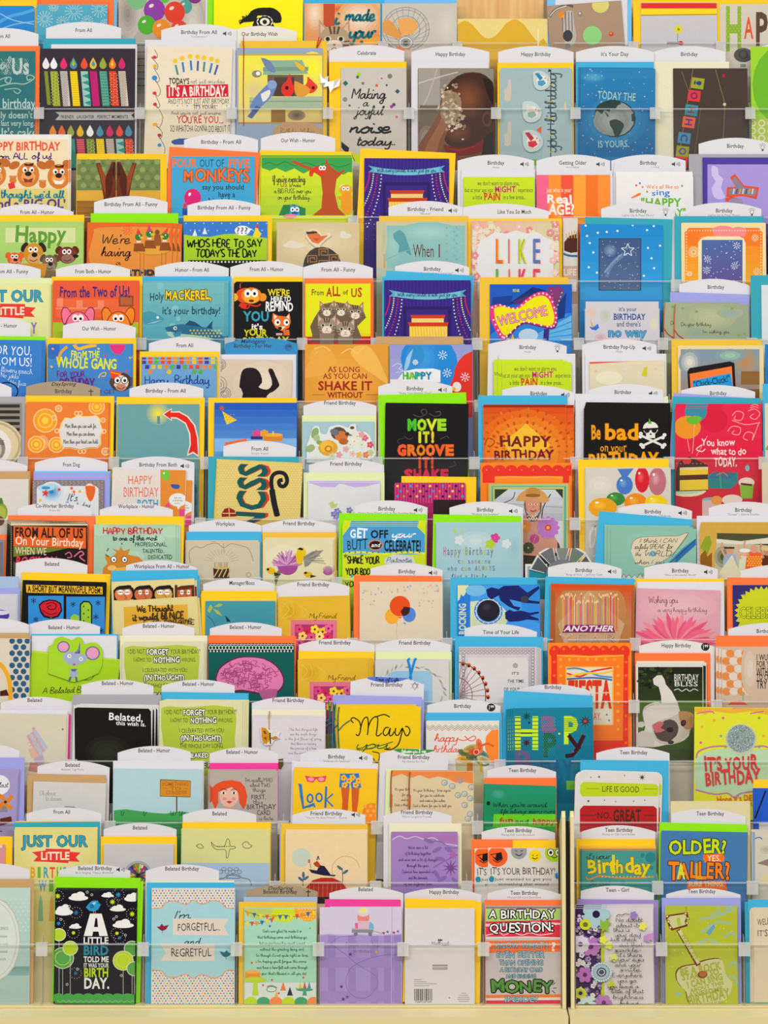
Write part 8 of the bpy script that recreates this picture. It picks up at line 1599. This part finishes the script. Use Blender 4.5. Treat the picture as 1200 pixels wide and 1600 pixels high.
card('O', 14, -62, 732, 274, 'c4bcbc', 'money question card', 'striped red, green and grey card of fat outlined question lettering', n=1, dx=2, dy=3, y1=732)
R(-62, 732, 274, 742, '8a7a74'); P('-62 744 274 744 274 790 -62 800', 'a8cc74'); P('-62 800 274 792 274 870 -62 866', 'd0384c'); P('-62 810 160 800 274 806 274 814 -62 822', 'e8c8cc'); L('-62 862 0 850 20 860 60 848 100 860 140 850 180 860 240 852', 3, 'f0e4e0'); L('-62 874 120 868 274 874', 3, 'eee'); P('-62 886 274 882 274 934 -62 940', 'e8743c'); P('-62 1128 274 1124 274 1150 -62 1152', 'e0783c'); P('-62 1152 274 1150 274 1192 -62 1192', 'c8384c'); P('-62 1142 274 1138 274 1150 -62 1152', 'dcd4d0')
T('A BIRTHDAY', -44, 750, 250, 786, 'f4f2f0', 'bj', out='1c1618', ow=5); T('QUESTION:', -44, 808, 244, 846, 'f4f2f0', 'bj', out='1c1618', ow=5)
for s_, a in (("KNOW WHAT'S", (-18, 892, 220, 920)), ('EVEN BETTER', (-12, 934, 202, 960)), ('THAN OPENING', (0, 972, 196, 994)), ('A BIRTHDAY CARD', (4, 1006, 194, 1024)), ('AND FINDING', (30, 1036, 164, 1052)), ('INSIDE?', (24, 1134, 174, 1158))): T(s_, *a, '9ac0cc', 'bj', out='2a3a44', ow=1.8)
T('?', 230, 894, 256, 930, 'f0e4dc', 'k'); T('MONEY', -38, 1066, 238, 1114, '568a3c', 'kj', out='14180f', ow=5); L('236 1084 250 1072', 3, '222', 0); L('240 1098 256 1096', 3, '222', 0); L('236 1108 250 1120', 3, '222', 0); E(-46, 905, 10, 10, 'f0e4dc')
env('orange', -66, 703, 276, 703); sign(-52, 646, 276, 'Teen Birthday', 'Money/Gift Card Enclosure', tx=112, hd=21, y1=650)
card('O', 14, 337, 740, 686, 'd6d0d2', 'purple floral verse card', 'white card with a dark purple floral border and curly black verse', n=2, dx=3, dy=5, y1=738)
R(337, 738, 454, 1188, '3c2450'); R(454, 800, 470, 1160, 'b8c43c')
rg = random.Random(101)
for i in range(130): FL(rg.uniform(340, 452), rg.uniform(760, 1182), rg.uniform(6, 13), 5, ('d8d4dc', '9a84b0', 'd8d4dc', '6a4a80')[i % 4], 'c8c43c' if i % 3 else '3c2450', 1)
for x, y, r, c, cc, n_ in ((432, 766, 62, 'a9c4cc', '241a3a', 7), (408, 910, 44, 'b478b8', '6a2a70', 6), (382, 1036, 36, 'b070b0', '5a2460', 6), (466, 1160, 36, 'b478b8', '6a2a70', 6), (390, 1170, 42, 'c0d4d4', '7a8a3c', 6), (362, 900, 40, 'd4ccdc', '5a4a74', 9)): FL(x, y, r, n_, c, cc, .8)
E(384, 812, 26, 24, 'c4cc2c'); E(384, 812, 12, 11, '6a6a3c'); E(362, 1118, 26, 24, 'c4cc2c'); E(362, 1118, 11, 10, '3a3450'); E(362, 1118, 17, 16, 'a8b03c'); E(362, 1118, 9, 9, '2a2440')
E(456, 1024, 44, 42, '8aa4b0'); 
for i in range(24): E(456 + 42 * math.cos(i * .2618), 1024 + 40 * math.sin(i * .2618), 5, 5, 'c8d8dc', 0, 7)
E(456, 1024, 34, 32, 'a8bcc4'); E(456, 1024, 22, 21, '4a4460'); RING(456, 1024, 14, 13, 4, 'c0ccd4', 14)
for x, y, c in ((464, 880, 'd8dc4c'), (500, 1080, 'b8c43c'), (490, 905, 'd8dc4c'), (640, 820, 'e0dc5c'), (660, 872, 'b890c0'), (600, 770, '9a80b8'), (680, 866, 'c890c8'), (510, 960, 'd8dc6c')): FL(x, y, 18, 5, c, None, .9)
for a in (20, 60, 140): P(spin([(462, 800), (478, 780), (482, 830), (466, 850)], 470, 815, a), '8ab03c')
for s_, x0, x1, y in (('No doubt', 522, 640, 782), ('about it-', 522, 632, 806), ('this is', 508, 582, 826), ('your day!', 516, 634, 848), ('Just check', 492, 614, 868), ('out that', 536, 640, 892), ('sparkle-', 512, 640, 916), ("it's there", 530, 640, 938), ('in your eyes', 500, 646, 958), ('and your', 516, 634, 982), ('smile.', 536, 640, 1004), ('Everywhere', 506, 640, 1028), ('you go,', 530, 616, 1052), ('you leave a', 486, 624, 1078), ('little of that', 500, 644, 1100), ('brightness', 506, 642, 1126), ('behind.', 538, 630, 1154)): T(s_, x0, y, x1, y + 17, '1a161c', 'nw')
L('522 776 530 768 548 770 560 764 580 766', 3, '1a161c')
env('violet', 350, 700, 710, 704); sign(365, 635, 692, 'Teen - Girl', tx=528, hd=16, y1=645)
card('O', 14, 740, 752, 1062, 'b0b83c', 'lettered guitar card', 'olive lime card of a guitar made of lettering, its neck aslant', n=3, dx=1, dy=7, y1=752)
for q in ('890 790 960 780 1010 760 1060 750', '900 850 940 820 980 800 1040 810', '1000 870 1040 850 1060 870', '1020 1000 1050 980 1060 1010', '880 900 930 880 980 900', '990 1040 1050 1050 1060 1080', '940 770 980 760 1000 772'): L(q, 8, '9ab8b0')
P('922 850 956 812 968 820 940 862', '6aa0b8'); S(800, 1124, 16, 6, 6, '8ab8c0'); E(790, 900, 50, 60, 'a8b03c')
for q in range(24): E(770 + (q * 61) % 280, 770 + (q * 97) % 400, 5, 3, 'c4cc60', q * 20, 8)
gp = '790 1060 786 1030 800 1006 830 994 870 988 910 972 960 962 990 968 1000 1000 1010 1040 1034 1064 1032 1100 1010 1140 970 1166 920 1180 880 1184 850 1170 836 1140 830 1110 810 1090'
P(gp, '6a3418', 2); P([(a + 5, b + 4) for a, b in xy(gp)], 'c9c894', 2); P('790 840 806 832 900 990 880 1000', '6a3418'); P('796 842 812 836 896 984 884 990', 'c9c894')
P('742 786 756 770 840 758 846 780 836 796 842 820 770 840 756 820 750 800', '6a3418', 1); P('750 790 762 776 832 766 836 782 828 798 832 814 776 830 764 814', 'c9c894', 1)
for x, y in ((750, 776), (756, 800), (764, 826), (832, 764), (842, 786), (838, 806)): E(x, y, 7, 7, 'd8d0a8'); RING(x, y, 6, 6, 2.5, '6a3418', 8)
T('I', 790, 784, 816, 816, 'b0b83c', 'k', -8); T('WANT TO', 786, 902, 912, 922, 'a0a83c', 'k', 62)
for s_, a, r_ in (('BE A ROCK', (806, 994, 990, 1028), -10), ('STAR', (816, 1030, 892, 1058), -6), ('SO', (938, 1014, 982, 1038), -10), ('I CAN SING', (836, 1050, 1000, 1078), -14), ('ABOUT THIS', (850, 1082, 1004, 1098), -14), ('AWESOME', (846, 1104, 1000, 1124), -12), ('BIRTHDAY', (842, 1116, 1030, 1156), -12), ('YOU SHOULD PLAN', (856, 1164, 1000, 1176), -10)): T(s_, *a, 'a2a638', 'k', r_)
E(908, 1036, 22, 17, '6a3418', -10); E(910, 1034, 18, 14, 'a8642c', -10)
env('lavender', 726, 694, 1078); sign(745, 650, 1077, 'Teen Birthday', tx=904, hd=11, y1=652)
card('O', 14, 1134, 740, 1420, 'd9cbb0', 'peach hello card', 'peach round-cornered card with hand lettering, cut by the frame edge', n=2, dx=-8, dy=1, rc=20)
R(1134, 1160, 1420, 1200, '6aa08c'); T('WELL', 1152, 786, 1206, 814, '3a3634', 'rj'); T("IT'S", 1152, 838, 1198, 866, '3a3634', 'rj')
env('blue', 1110, 702, 1420); env('teal', 1096, 712, 1400)

# ================================================================ clear fins between the pockets and clips on their lips
shut()
def fins():
    for t in TIERS:
        sl = sorted([s for q, s in ITEMS if q == t], key=lambda s: s[0])
        for (a, b) in zip(sl, sl[1:]):
            gap = b[0] - a[1]; x = (a[1] + b[0]) / 2
            for x0, x1, tr, lh in TRAYS[t]:
                if not x0 + .012 < x < x1 - .012: continue
                y, z = YT[t], ZF[t]
                if gap > 0.0012 and not any(q == t and s[0] - .001 < x < s[1] + .001 for q, s in NOFIN):
                    w = min(0.0005, gap / 2 - .0002); m = MB()
                    o = [(0.0006, 0.0), (0.0006 + lh * TAN, lh), (0.008 + (lh + .012) * TAN, lh + .012), (.020 + (lh + .012) * TAN, lh + .012), (0.033 + .06 * TAN, .06), (0.033, 0)]
                    for k in range(len(o)):
                        p, q = o[k], o[(k + 1) % len(o)]
                        m.face([(x - w, p[0] + y, p[1] + z), (x - w, q[0] + y, q[1] + z), (x + w, q[0] + y, q[1] + z), (x + w, p[0] + y, p[1] + z)], (1,) * 4)
                    m.face([(x - w, p + y, q + z) for p, q in o], (1,) * 4); m.face([(x + w, p + y, q + z) for p, q in o[::-1]], (1,) * 4)
                    m.build('pocket_divider', EDGE, tr)
                m = MB(); m.box(x - .0085, x + .0085, -.0048, -.0016, lh - .016, lh + .0022, sh=TAN)
                m.box(x - .0085, x + .0085, -.0048, .0014, lh + .0020, lh + .0034, sh=TAN)
                m.v = [(p, q + y, r + z) for p, q, r in m.v]
                m.build('rail_clip', CLIPM, tr)
fins()
